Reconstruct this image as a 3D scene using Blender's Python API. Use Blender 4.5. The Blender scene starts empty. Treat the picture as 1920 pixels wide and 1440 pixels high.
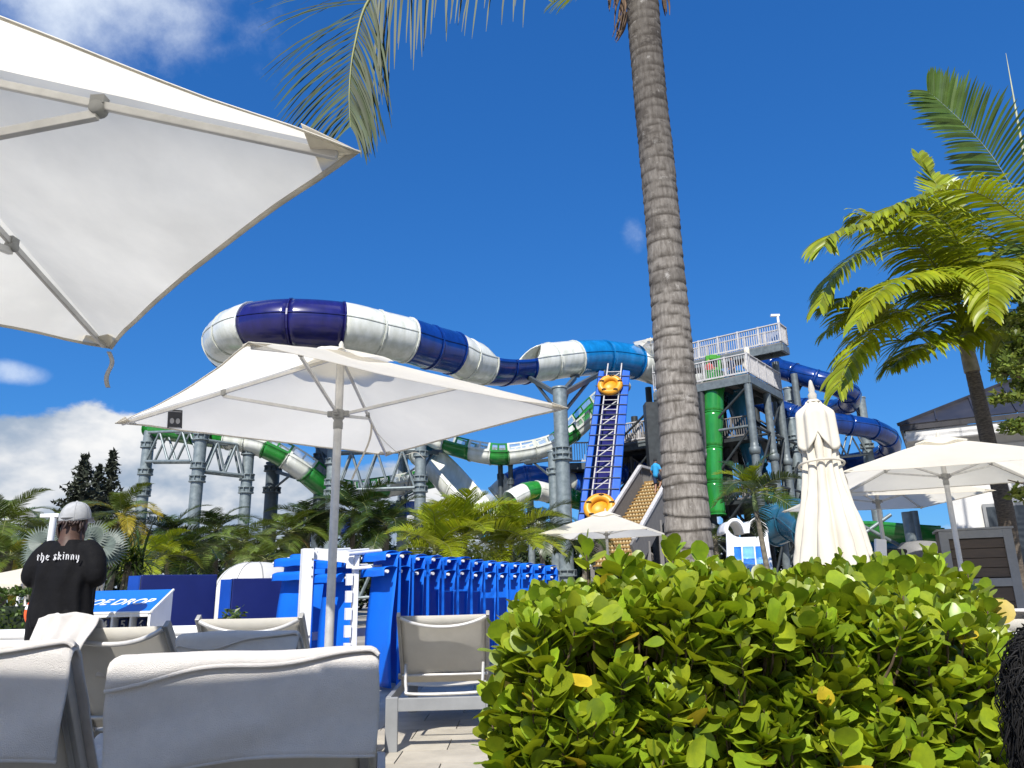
import bpy, bmesh, math, random
from mathutils import Vector, Matrix, noise
RND = random.Random(7)
SC = bpy.context.scene
COL = SC.collection
PI = math.pi
# ------------------------------------------------------------------ camera
CAM_H, PITCH, ROLL, FPX = 1.05, math.radians(15.5), math.radians(1.27), 1400.0
_F = Vector((0, math.cos(PITCH), math.sin(PITCH)))
_U0 = Vector((0, -math.sin(PITCH), math.cos(PITCH)))
_R0 = Vector((1, 0, 0))
_R = _R0 * math.cos(ROLL) - _U0 * math.sin(ROLL)
_U = _U0 * math.cos(ROLL) + _R0 * math.sin(ROLL)
_C = Vector((0, 0, CAM_H))
cam_d = bpy.data.cameras.new('camera')
cam = bpy.data.objects.new('camera', cam_d)
COL.objects.link(cam)
cam_d.sensor_width = 36.0
cam_d.lens = 36.0 * FPX / 1920.0
cam_d.clip_start = 0.05
cam_d.clip_end = 3000
_m = Matrix((_R, _U, -_F)).transposed().to_4x4()
_m.translation = _C
cam.matrix_world = _m
SC.camera = cam


def at(u, v, Y):
    """World point on the sight line of photo pixel (u, v) at distance Y ahead."""
    d = _F + _R * ((u - 960) / FPX) + _U * ((720 - v) / FPX)
    return _C + d * (Y / d.y)


def atz(u, v, z):
    d = _F + _R * ((u - 960) / FPX) + _U * ((720 - v) / FPX)
    return _C + d * ((z - CAM_H) / d.z)


# ------------------------------------------------------------------ sky, sun, exposure
SUN_AZ = math.radians(-167)      # from +Y (view direction) towards +X; negative = left
SUN_EL = math.radians(44)
sun_dir = Vector((math.sin(SUN_AZ) * math.cos(SUN_EL), math.cos(SUN_AZ) * math.cos(SUN_EL), math.sin(SUN_EL)))
sun_d = bpy.data.lights.new('sun', 'SUN')
sun_d.energy = 4.6
sun_d.angle = math.radians(0.53)
sun_d.color = (1.0, 0.955, 0.88)
sun = bpy.data.objects.new('sun', sun_d)
COL.objects.link(sun)
sun.rotation_euler = (-sun_dir).to_track_quat('-Z', 'Y').to_euler()
sun.location = (-20, -10, 40)

world = bpy.data.worlds.new('World')
SC.world = world
world.use_nodes = True
NT = world.node_tree
for n in list(NT.nodes):
    NT.nodes.remove(n)


def N(tree, typ, **kw):
    n = tree.nodes.new(typ)
    for k, v in kw.items():
        if k.startswith('i_'):
            key = k[2:]
            key = int(key) if key.isdigit() else key
            n.inputs[key].default_value = v
        else:
            setattr(n, k, v)
    return n


def mth(tree, op, a, b=None, c=None):
    n = tree.nodes.new('ShaderNodeMath')
    n.operation = op
    for i, x in enumerate((a, b, c)):
        if x is None:
            continue
        if isinstance(x, (int, float)):
            n.inputs[i].default_value = x
        else:
            tree.links.new(x, n.inputs[i])
    return n.outputs[0]


def build_sky():
    t = NT
    L = t.links.new
    sky = N(t, 'ShaderNodeTexSky', sky_type='NISHITA', sun_disc=False)
    sky.sun_elevation = SUN_EL
    sky.sun_rotation = SUN_AZ
    sky.altitude = 0
    sky.air_density = 1.0
    sky.dust_density = 0.15
    sky.ozone_density = 5.0
    hs = N(t, 'ShaderNodeVectorMath', operation='MULTIPLY')
    hs.inputs[1].default_value = (0.21, 0.56, 0.90)
    L(sky.outputs[0], hs.inputs[0])
    sep = N(t, 'ShaderNodeSeparateXYZ')
    L(hs.outputs[0], sep.inputs[0])
    com = N(t, 'ShaderNodeCombineXYZ')
    for i_, (kk, gg) in enumerate(((0.87, 0.93), (1.04, 0.70), (1.71, 0.567))):
        L(mth(t, 'MULTIPLY', mth(t, 'POWER', sep.outputs[i_], gg), kk), com.inputs[i_])
    hs = com
    tc = N(t, 'ShaderNodeTexCoord')
    sp = N(t, 'ShaderNodeSeparateXYZ')
    L(tc.outputs['Generated'], sp.inputs[0])
    x, y, z = sp.outputs
    az = mth(t, 'ARCTAN2', x, y)
    el = mth(t, 'ARCSINE', z)

    def noise_at(scale, detail, off, rough=0.55, stretch=2.2):
        mp = N(t, 'ShaderNodeMapping')
        mp.inputs['Location'].default_value = off
        mp.inputs['Scale'].default_value = (1, 1, stretch)
        L(tc.outputs['Generated'], mp.inputs[0])
        nz = N(t, 'ShaderNodeTexNoise')
        nz.inputs['Scale'].default_value = scale
        nz.inputs['Detail'].default_value = detail
        nz.inputs['Roughness'].default_value = rough
        L(mp.outputs[0], nz.inputs['Vector'])
        return nz.outputs[0]

    def bump_fn(a0, e0, wa, we):
        """1 at (az, el) = (a0, e0), falling to 0 at wa / we radians from it."""
        da = mth(t, 'DIVIDE', mth(t, 'SUBTRACT', az, a0), wa)
        de = mth(t, 'DIVIDE', mth(t, 'SUBTRACT', el, e0), we)
        q = mth(t, 'ADD', mth(t, 'MULTIPLY', da, da), mth(t, 'MULTIPLY', de, de))
        return mth(t, 'MAXIMUM', mth(t, 'SUBTRACT', 1.0, q), 0.0)

    def mapr(v, a, b, c, d):
        n = N(t, 'ShaderNodeMapRange', interpolation_type='SMOOTHSTEP')
        n.inputs[1].default_value, n.inputs[2].default_value = a, b
        n.inputs[3].default_value, n.inputs[4].default_value = c, d
        L(v, n.inputs[0])
        return n.outputs[0]
    # cumulus bank low over the horizon, higher to the left of the view, on round the compass
    n1 = noise_at(4.6, 10, (0.31, 0.2, 0.0), 0.56, 1.7)
    n1s = noise_at(4.6, 5, (0.335, 0.225, -0.05), 0.55, 1.7)
    top = mth(t, 'ADD', 0.115, mth(t, 'MULTIPLY', mth(t, 'SINE', mth(t, 'ADD', mth(t, 'MULTIPLY', az, 2.0), 2.85)), 0.105))
    top = mth(t, 'ADD', top, mth(t, 'MULTIPLY', mth(t, 'SUBTRACT', 1.0, mth(t, 'COSINE', az)), 0.06))  # added height for the unseen bank behind the camera, whitens the blue shade
    hgt = mth(t, 'SUBTRACT', top, el)
    bias = mapr(hgt, -0.10, 0.13, -0.30, 0.36)
    dens = mth(t, 'ADD', mth(t, 'ADD', n1, bias), mth(t, 'MULTIPLY', bump_fn(-0.38, 0.11, 0.30, 0.11), 0.17))
    m1 = mapr(dens, 0.51, 0.585, 0, 1)
    m1 = mth(t, 'MULTIPLY', m1, mapr(el, -0.05, 0.0, 0.2, 1))
    lit = mth(t, 'SUBTRACT', n1, n1s)
    sh1 = mapr(mth(t, 'ADD', mth(t, 'MULTIPLY', lit, 1.0), mth(t, 'MULTIPLY', mth(t, 'SUBTRACT', 0.1, hgt), 0.75)), -0.10, 0.20, 0.0, 1.0)
    c1 = N(t, 'ShaderNodeMix', data_type='RGBA')
    c1.inputs['A'].default_value = (2.05, 2.6, 3.4, 1)
    c1.inputs['B'].default_value = (5.5, 5.5, 5.5, 1)
    L(sh1, c1.inputs['Factor'])
    # thin high patches of cloud, scattered
    n2 = noise_at(3.1, 10, (1.7, 0.6, 2.2), 0.62, 1.0)
    n2b = noise_at(1.15, 2, (0.4, 1.3, 0.2), 0.5, 1.0)
    b2 = bump_fn(-0.58, 0.70, 0.30, 0.17)
    b3 = bump_fn(-0.61, 0.25, 0.06, 0.024)
    b4 = bump_fn(0.178, 0.451, 0.04, 0.05)
    sc2 = mth(t, 'MULTIPLY', mapr(n2b, 0.44, 0.70, 0, 0.5), mapr(el, 0.85, 1.05, 0, 1))  # unseen overhead patches, thickened to make the fill light less blue
    bb = mth(t, 'ADD', mth(t, 'ADD', mth(t, 'MULTIPLY', b2, 0.34), mth(t, 'MULTIPLY', b3, 0.42)), mth(t, 'MULTIPLY', b4, 0.25))
    d2 = mth(t, 'ADD', mth(t, 'ADD', n2, bb), sc2)
    m2 = mapr(d2, 0.68, 1.02, 0, 0.95)
    mx1 = N(t, 'ShaderNodeMix', data_type='RGBA')
    L(m2, mx1.inputs['Factor'])
    L(hs.outputs[0], mx1.inputs['A'])
    mx1.inputs['B'].default_value = (5.2, 5.7, 6.3, 1)
    mx2 = N(t, 'ShaderNodeMix', data_type='RGBA')
    L(m1, mx2.inputs['Factor'])
    L(mx1.outputs['Result'], mx2.inputs['A'])
    L(c1.outputs['Result'], mx2.inputs['B'])
    bg = N(t, 'ShaderNodeBackground')
    bg.inputs['Strength'].default_value = 0.115
    L(mx2.outputs['Result'], bg.inputs['Color'])
    out = N(t, 'ShaderNodeOutputWorld')
    L(bg.outputs[0], out.inputs[0])


build_sky()
SC.view_settings.view_transform = 'Standard'
SC.view_settings.look = 'None'
SC.view_settings.exposure = 0.6
SC.view_settings.gamma = 1.0
SC.view_settings.use_curve_mapping = False
SC.render.engine = 'CYCLES'
SC.cycles.use_denoising = True
SC.cycles.max_bounces = 7
SC.cycles.diffuse_bounces = 3
SC.cycles.glossy_bounces = 3
SC.cycles.transmission_bounces = 4
SC.cycles.transparent_max_bounces = 8
SC.cycles.sample_clamp_indirect = 6.0


# ------------------------------------------------------------------ mesh helpers
def catmull(pts, per=6):
    P = [Vector(p) for p in pts]
    out = []
    n = len(P)
    for i in range(n - 1):
        p0 = P[i - 1] if i else P[0] * 2 - P[1]
        p1, p2 = P[i], P[i + 1]
        p3 = P[i + 2] if i + 2 < n else P[-1] * 2 - P[-2]
        for k in range(per):
            s = k / per
            out.append(0.5 * ((2 * p1) + (p2 - p0) * s + (2 * p0 - 5 * p1 + 4 * p2 - p3) * s * s + (3 * p1 - p0 - 3 * p2 + p3) * s ** 3))
    out.append(P[-1].copy())
    return out


def lerp(a, b, t):
    return a + (b - a) * t


def ss(a, b, x):
    t = max(0.0, min(1.0, (x - a) / (b - a)))
    return t * t * (3 - 2 * t)


class MB:
    """Collects shapes; build() links them as one mesh object."""
    def __init__(self):
        self.v, self.f, self.m, self.s = [], [], [], []

    def add(self, vs, fs, mat=0, smooth=False):
        o = len(self.v)
        self.v += [tuple(p) for p in vs]
        self.f += [tuple(i + o for i in f) for f in fs]
        self.m += [mat] * len(fs)
        self.s += [smooth] * len(fs)
        return self

    def box(self, c, s, rot=None, mat=0, taper=1.0):
        c = Vector(c)
        hx, hy, hz = s[0] / 2, s[1] / 2, s[2] / 2
        vs = [Vector((x * hx * (taper if z > 0 else 1), y * hy * (taper if z > 0 else 1), z * hz)) for z in (-1, 1) for x, y in ((-1, -1), (1, -1), (1, 1), (-1, 1))]
        if rot is not None:
            vs = [rot @ p for p in vs]
        return self.add([p + c for p in vs], [(3, 2, 1, 0), (4, 5, 6, 7), (0, 1, 5, 4), (1, 2, 6, 5), (2, 3, 7, 6), (3, 0, 4, 7)], mat)

    def bar(self, a, b, w, h, mat=0, up=(0, 0, 1)):
        """Rectangular bar from a to b, w across, h along up."""
        a, b = Vector(a), Vector(b)
        d = b - a
        L = d.length
        d.normalize()
        x = d.cross(Vector(up))
        if x.length < 1e-4:
            x = d.cross(Vector((0, 1, 0)))
        x.normalize()
        z = x.cross(d)
        rot = Matrix((x, d, z)).transposed()
        return self.box((a + b) / 2, (w, L, h), rot, mat)

    def tube(self, pts, r, n=8, mat=0, cap=True, smooth=True, squash=None):
        P = [Vector(p) for p in pts]
        rs = r if isinstance(r, (list, tuple)) else [r] * len(P)
        t0 = (P[1] - P[0]).normalized()
        a = Vector((0, 0, 1)) if abs(t0.z) < 0.9 else Vector((1, 0, 0))
        x = t0.cross(a).normalized()
        vs, fs = [], []
        for i, p in enumerate(P):
            t = (P[min(i + 1, len(P) - 1)] - P[max(i - 1, 0)])
            t = t.normalized() if t.length > 1e-9 else t0
            x = (x - t * x.dot(t))
            x = x.normalized() if x.length > 1e-6 else t.orthogonal().normalized()
            y = t.cross(x)
            for k in range(n):
                an = 2 * PI * k / n
                vs.append(p + (x * math.cos(an) + y * math.sin(an)) * rs[i])
        for i in range(len(P) - 1):
            for k in range(n):
                k2 = (k + 1) % n
                fs.append((i * n + k, i * n + k2, (i + 1) * n + k2, (i + 1) * n + k))
        self.add(vs, fs, mat, smooth)
        if cap:
            self.add(vs[:n], [tuple(reversed(range(n)))], mat)
            self.add(vs[-n:], [tuple(range(n))], mat)
        return self

    def lathe(self, prof, n=16, c=(0, 0, 0), mat=0, smooth=True, axis=None):
        c = Vector(c)
        vs, fs = [], []
        for r, z in prof:
            for k in range(n):
                a = 2 * PI * k / n
                p = Vector((r * math.cos(a), r * math.sin(a), z))
                vs.append((axis @ p if axis is not None else p) + c)
        for i in range(len(prof) - 1):
            for k in range(n):
                k2 = (k + 1) % n
                fs.append((i * n + k, i * n + k2, (i + 1) * n + k2, (i + 1) * n + k))
        self.add(vs, fs, mat, smooth)
        if prof[0][0] > 1e-5:
            self.add(vs[:n], [tuple(reversed(range(n)))], mat)
        if prof[-1][0] > 1e-5:
            self.add(vs[-n:], [tuple(range(n))], mat)
        return self

    def grid(self, fn, nu, nv, mat=0, smooth=True, closed_u=False):
        vs = [fn(i / nu, j / nv) for j in range(nv + 1) for i in range(nu + 1)]
        w = nu + 1
        fs = [(j * w + i, j * w + i + 1, (j + 1) * w + i + 1, (j + 1) * w + i) for j in range(nv) for i in range(nu)]
        return self.add(vs, fs, mat, smooth)

    def ball(self, c, s, n=12, m=8, rot=None, mat=0):
        c = Vector(c)
        vs, fs = [], []
        for j in range(m + 1):
            ph = -PI / 2 + PI * j / m
            for k in range(n):
                a = 2 * PI * k / n
                p = Vector((s[0] * math.cos(ph) * math.cos(a), s[1] * math.cos(ph) * math.sin(a), s[2] * math.sin(ph)))
                vs.append((rot @ p if rot is not None else p) + c)
        for j in range(m):
            for k in range(n):
                k2 = (k + 1) % n
                fs.append((j * n + k, j * n + k2, (j + 1) * n + k2, (j + 1) * n + k))
        return self.add(vs, fs, mat, True)

    def poly(self, pts, depth, mat=0):
        """Prism: flat polygon pts extruded by vector depth."""
        P = [Vector(p) for p in pts]
        d = Vector(depth)
        n = len(P)
        vs = P + [p + d for p in P]
        fs = [tuple(reversed(range(n))), tuple(range(n, 2 * n))] + [(i, (i + 1) % n, n + (i + 1) % n, n + i) for i in range(n)]
        return self.add(vs, fs, mat)

    def mesh(self, name):
        me = bpy.data.meshes.new(name)
        me.from_pydata(self.v, [], self.f)
        me.polygons.foreach_set('material_index', self.m)
        me.polygons.foreach_set('use_smooth', self.s)
        me.update()
        return me

    def build(self, name, mats, parent=None, bevel=0.0, solid=0.0, sub=0, remesh=0.0):
        if parent is not None:
            T = basis(parent).inverted()
            self.v = [tuple(T @ Vector(p)) for p in self.v]
        me = self.mesh(name)
        for m in (mats if isinstance(mats, (list, tuple)) else [mats]):
            me.materials.append(m)
        o = bpy.data.objects.new(name, me)
        COL.objects.link(o)
        if parent is not None:
            o.parent = parent
        if solid:
            md = o.modifiers.new('solid', 'SOLIDIFY')
            md.thickness = solid
            md.offset = 0
        if remesh:
            md = o.modifiers.new('remesh', 'REMESH')
            md.mode = 'VOXEL'
            md.voxel_size = remesh
            md.use_smooth_shade = True
            md = o.modifiers.new('smooth', 'SMOOTH')
            md.factor = 0.5
            md.iterations = 6
        if bevel:
            md = o.modifiers.new('bevel', 'BEVEL')
            md.width = bevel
            md.segments = 2
            md.limit_method = 'ANGLE'
        if sub:
            md = o.modifiers.new('sub', 'SUBSURF')
            md.levels = md.render_levels = sub
        return o


def basis(o):
    M = Matrix.Identity(4)
    while o is not None:
        M = Matrix.LocRotScale(o.location, o.rotation_euler, o.scale) @ M
        o = o.parent
    return M


def tag(o, label=None, cat=None, group=None, kind=None):
    if label:
        o['label'] = label
    if cat:
        o['category'] = cat
    if group:
        o['group'] = group
    if kind:
        o['kind'] = kind
    return o


def thing(name, label, cat, loc=(0, 0, 0), rz=0.0, group=None):
    o = bpy.data.objects.new(name, None)
    o.empty_display_size = 0.2
    COL.objects.link(o)
    o.location = loc
    o.rotation_euler = (0, 0, rz)
    return tag(o, label, cat, group, 'thing')


def inst(src, parent, loc=None, rot=None, scale=None, name=None):
    """A copy of one mesh object sharing its data, put under another parent."""
    o = src.copy()
    COL.objects.link(o)
    o.parent = parent
    if name:
        o.name = name
    if loc is not None:
        o.location = loc
    if rot is not None:
        o.rotation_euler = rot
    if scale is not None:
        o.scale = scale if isinstance(scale, (tuple, list, Vector)) else (scale,) * 3
    return o


def part_from_mesh(name, me, parent, loc=(0, 0, 0), rot=(0, 0, 0), scale=1.0):
    o = bpy.data.objects.new(name, me)
    COL.objects.link(o)
    o.parent = parent
    o.location = loc
    o.rotation_euler = rot
    o.scale = scale if isinstance(scale, (tuple, list, Vector)) else (scale,) * 3
    return o


def copy_tree(o, parent=None):
    c = o.copy()
    COL.objects.link(c)
    c.parent = parent
    for ch in list(o.children):
        copy_tree(ch, c)
    return c


# ------------------------------------------------------------------ materials
MATS = {}


def mat(name, col, rough=0.6, metal=0.0, col2=None, nscale=4.0, var=0.12, bump=0.0, bscale=60.0, trans=0.0, coat=0.0, rand=0.0, spec=0.5, stretch=None, tcol=None, detail=5, sheen=0.0, island=False):
    if name in MATS:
        return MATS[name]
    m = bpy.data.materials.new(name)
    m.use_nodes = True
    t = m.node_tree
    L = t.links.new
    b = t.nodes['Principled BSDF']
    out = t.nodes['Material Output']
    tc = N(t, 'ShaderNodeTexCoord')
    src = tc.outputs['Object']
    if stretch:
        mp = N(t, 'ShaderNodeMapping')
        mp.inputs['Scale'].default_value = stretch
        L(src, mp.inputs[0])
        src = mp.outputs[0]
    nz = N(t, 'ShaderNodeTexNoise')
    nz.inputs['Scale'].default_value = nscale
    nz.inputs['Detail'].default_value = detail
    nz.inputs['Roughness'].default_value = 0.6
    L(src, nz.inputs['Vector'])
    c1 = (*col, 1)
    c2 = (*(col2 if col2 else [max(0, c * (1 - 2.2 * var)) for c in col]), 1)
    rp = N(t, 'ShaderNodeMapRange')
    rp.inputs[1].default_value, rp.inputs[2].default_value = 0.36, 0.66
    L(nz.outputs[0], rp.inputs[0])
    mx = N(t, 'ShaderNodeMix', data_type='RGBA')
    L(rp.outputs[0], mx.inputs['Factor'])
    mx.inputs['A'].default_value = c2
    mx.inputs['B'].default_value = c1
    colout = mx.outputs['Result']
    if rand:
        oi = N(t, 'ShaderNodeObjectInfo')
        rv = oi.outputs['Random']
        if island:
            ge = N(t, 'ShaderNodeNewGeometry')
            rv = mth(t, 'FRACT', mth(t, 'ADD', rv, ge.outputs['Random Per Island']))
        hs = N(t, 'ShaderNodeHueSaturation')
        L(colout, hs.inputs['Color'])
        L(mth(t, 'ADD', 1 - rand, mth(t, 'MULTIPLY', rv, 2 * rand)), hs.inputs['Value'])
        L(mth(t, 'ADD', 0.5 - rand * 0.05, mth(t, 'MULTIPLY', mth(t, 'FRACT', mth(t, 'MULTIPLY', rv, 7.13)), rand * 0.1)), hs.inputs['Hue'])
        colout = hs.outputs[0]
    L(colout, b.inputs['Base Color'])
    b.inputs['Roughness'].default_value = rough
    b.inputs['Metallic'].default_value = metal
    b.inputs['Specular IOR Level'].default_value = spec
    if coat:
        b.inputs['Coat Weight'].default_value = coat
        b.inputs['Coat Roughness'].default_value = 0.12
    if sheen:
        b.inputs['Sheen Weight'].default_value = sheen
    if rough > 0.25:
        rr = N(t, 'ShaderNodeMapRange')
        rr.inputs[3].default_value, rr.inputs[4].default_value = rough * 0.82, min(1, rough * 1.15)
        L(nz.outputs[0], rr.inputs[0])
        L(rr.outputs[0], b.inputs['Roughness'])
    if bump:
        n2 = N(t, 'ShaderNodeTexNoise')
        n2.inputs['Scale'].default_value = bscale
        n2.inputs['Detail'].default_value = 4
        L(src, n2.inputs['Vector'])
        bp = N(t, 'ShaderNodeBump')
        bp.inputs['Strength'].default_value = bump
        bp.inputs['Distance'].default_value = 0.02
        L(n2.outputs[0], bp.inputs['Height'])
        L(bp.outputs[0], b.inputs['Normal'])
    if trans:
        tr = N(t, 'ShaderNodeBsdfTranslucent')
        if tcol:
            mc = N(t, 'ShaderNodeMix', data_type='RGBA', blend_type='MULTIPLY')
            mc.inputs['Factor'].default_value = 1
            L(colout, mc.inputs['A'])
            mc.inputs['B'].default_value = (*tcol, 1)
            L(mc.outputs['Result'], tr.inputs[0])
        else:
            L(colout, tr.inputs[0])
        ms = N(t, 'ShaderNodeMixShader')
        ms.inputs[0].default_value = trans
        L(b.outputs[0], ms.inputs[1])
        L(tr.outputs[0], ms.inputs[2])
        L(ms.outputs[0], out.inputs['Surface'])
    MATS[name] = m
    return m


CANVAS = mat('canvas', (0.95, 0.905, 0.80), 0.85, nscale=1.7, var=0.035, bump=0.06, bscale=500, trans=0.58, spec=0.2)
CANVAS_OLD = mat('canvas_cream', (0.95, 0.90, 0.77), 0.85, nscale=2.2, var=0.07, bump=0.08, bscale=400, trans=0.62, spec=0.2)
CANVAS_LINED = mat('canvas_lined', (0.80, 0.78, 0.74), 0.85, nscale=1.3, var=0.04, trans=0.14, spec=0.2)
CANVAS_FOLD = mat('canvas_fold', (0.80, 0.745, 0.63), 0.85, nscale=3, var=0.06, trans=0.18, spec=0.2)
CANVAS_HEM = mat('canvas_hem', (0.86, 0.82, 0.73), 0.85, nscale=9, var=0.08, trans=0.5, spec=0.2)
TOWEL = mat('towel', (0.91, 0.865, 0.81), 0.95, nscale=25, var=0.03, bump=0.7, bscale=560, trans=0.10, sheen=0.4, spec=0.1)
SLING = mat('sling', (0.66, 0.63, 0.56), 0.8, nscale=5, var=0.05, bump=0.25, bscale=900, trans=0.14, spec=0.2)
ALU = mat('aluminium', (0.60, 0.59, 0.57), 0.4, metal=0.35, nscale=14, var=0.08)
ALU_PAINT = mat('aluminium_paint', (0.36, 0.355, 0.34), 0.5, metal=0.25, nscale=10, var=0.08)
FRAME_W = mat('frame_pale', (0.235, 0.242, 0.248), 0.55, nscale=8, var=0.06)
PLAST_GREY = mat('plastic_grey', (0.30, 0.30, 0.29), 0.5, nscale=10, var=0.1)
WHITE = mat('white_paint', (0.78, 0.78, 0.77), 0.5, nscale=5, var=0.05)
WHITE_PVC = mat('white_plastic', (0.80, 0.80, 0.79), 0.35, nscale=6, var=0.04)
STEEL = mat('galvanised_steel', (0.24, 0.28, 0.29), 0.46, metal=0.3, nscale=5, var=0.16, col2=(0.155, 0.19, 0.20))
STEEL_D = mat('painted_steel', (0.085, 0.105, 0.115), 0.5, metal=0.2, nscale=4, var=0.15)
TIMBER_G = mat('weathered_timber', (0.19, 0.18, 0.172), 0.8, nscale=6, var=0.15, stretch=(8, 8, 0.7))
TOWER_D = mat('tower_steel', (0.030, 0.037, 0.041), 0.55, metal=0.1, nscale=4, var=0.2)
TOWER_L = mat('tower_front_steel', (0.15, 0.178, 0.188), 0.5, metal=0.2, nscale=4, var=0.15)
DARK = mat('dark', (0.02, 0.02, 0.022), 0.8)


def gloss(name, col, var=0.10, rough=0.22):
    return mat(name, col, rough, nscale=1.6, var=var, coat=0.45, spec=0.5, stretch=(1.6, 1.6, 0.45), detail=8)


FG_WHITE = mat('fibreglass_white', (0.73, 0.745, 0.70), 0.25, nscale=1.8, coat=0.4, col2=(0.56, 0.575, 0.50), stretch=(1.8, 1.8, 0.4), detail=9)
FG_NAVY = gloss('fibreglass_navy', (0.014, 0.012, 0.125), 0.15)
FG_BLUE = gloss('fibreglass_blue', (0.005, 0.04, 0.25), 0.15)
FG_MID = gloss('fibreglass_midblue', (0.006, 0.19, 0.50), 0.15)
FG_DEEP = gloss('fibreglass_deepblue', (0.004, 0.038, 0.215), 0.2)
FG_GREEN = gloss('fibreglass_green', (0.02, 0.22, 0.03), 0.15)
FG_TEAL = gloss('fibreglass_teal', (0.03, 0.15, 0.24), 0.15)
FG_ROYAL = gloss('fibreglass_royal', (0.006, 0.10, 0.55), 0.12)
# ------------------------------------------------------------------ ground and paving
GROUND_M = mat('sand_ground', (0.36, 0.33, 0.28), 0.9, nscale=0.6, var=0.15, bump=0.3, bscale=20)
g = MB()
g.add([(-600, -200, -0.02), (600, -200, -0.02), (600, 1500, -0.02), (-600, 1500, -0.02)], [(0, 1, 2, 3)])
tag(g.build('ground', GROUND_M), kind='structure')
PAVER_M = mat('travertine', (0.46, 0.42, 0.35), 0.75, nscale=3.0, var=0.10, bump=0.25, bscale=30, rand=0.06)
JOINT_M = mat('paving_joint', (0.26, 0.24, 0.21), 0.9)
pv = MB()
pv.box((0, 8.5, -0.012), (24, 19, 0.012))
pave = tag(pv.build('pavement', JOINT_M), kind='structure')
sl = MB().box((0, 0, 0), (0.592, 0.392, 0.02))
slab_me = sl.mesh('paving_slab')
slab_me.materials.append(PAVER_M)
for j in range(14):
    for i in range(17):
        x = -6.2 + i * 0.6 + (0.3 if j % 2 else 0)
        y = 4.2 + j * 0.4
        part_from_mesh('paving_slab', slab_me, pave, (x, y, 0.004 + RND.uniform(-0.0012, 0.0012)), (RND.uniform(-0.002, 0.002), RND.uniform(-0.002, 0.002), 0))
far = MB()
for j in range(28):
    for i in range(30):
        if 5 < i < 25 and j < 14:
            continue
        far.box((-12 + i * 0.8, 4.4 + j * 0.4 - 0.2, 0.002), (0.792, 0.392, 0.014))
tag(far.build('paving_field', PAVER_M, pave), kind='stuff')


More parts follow.
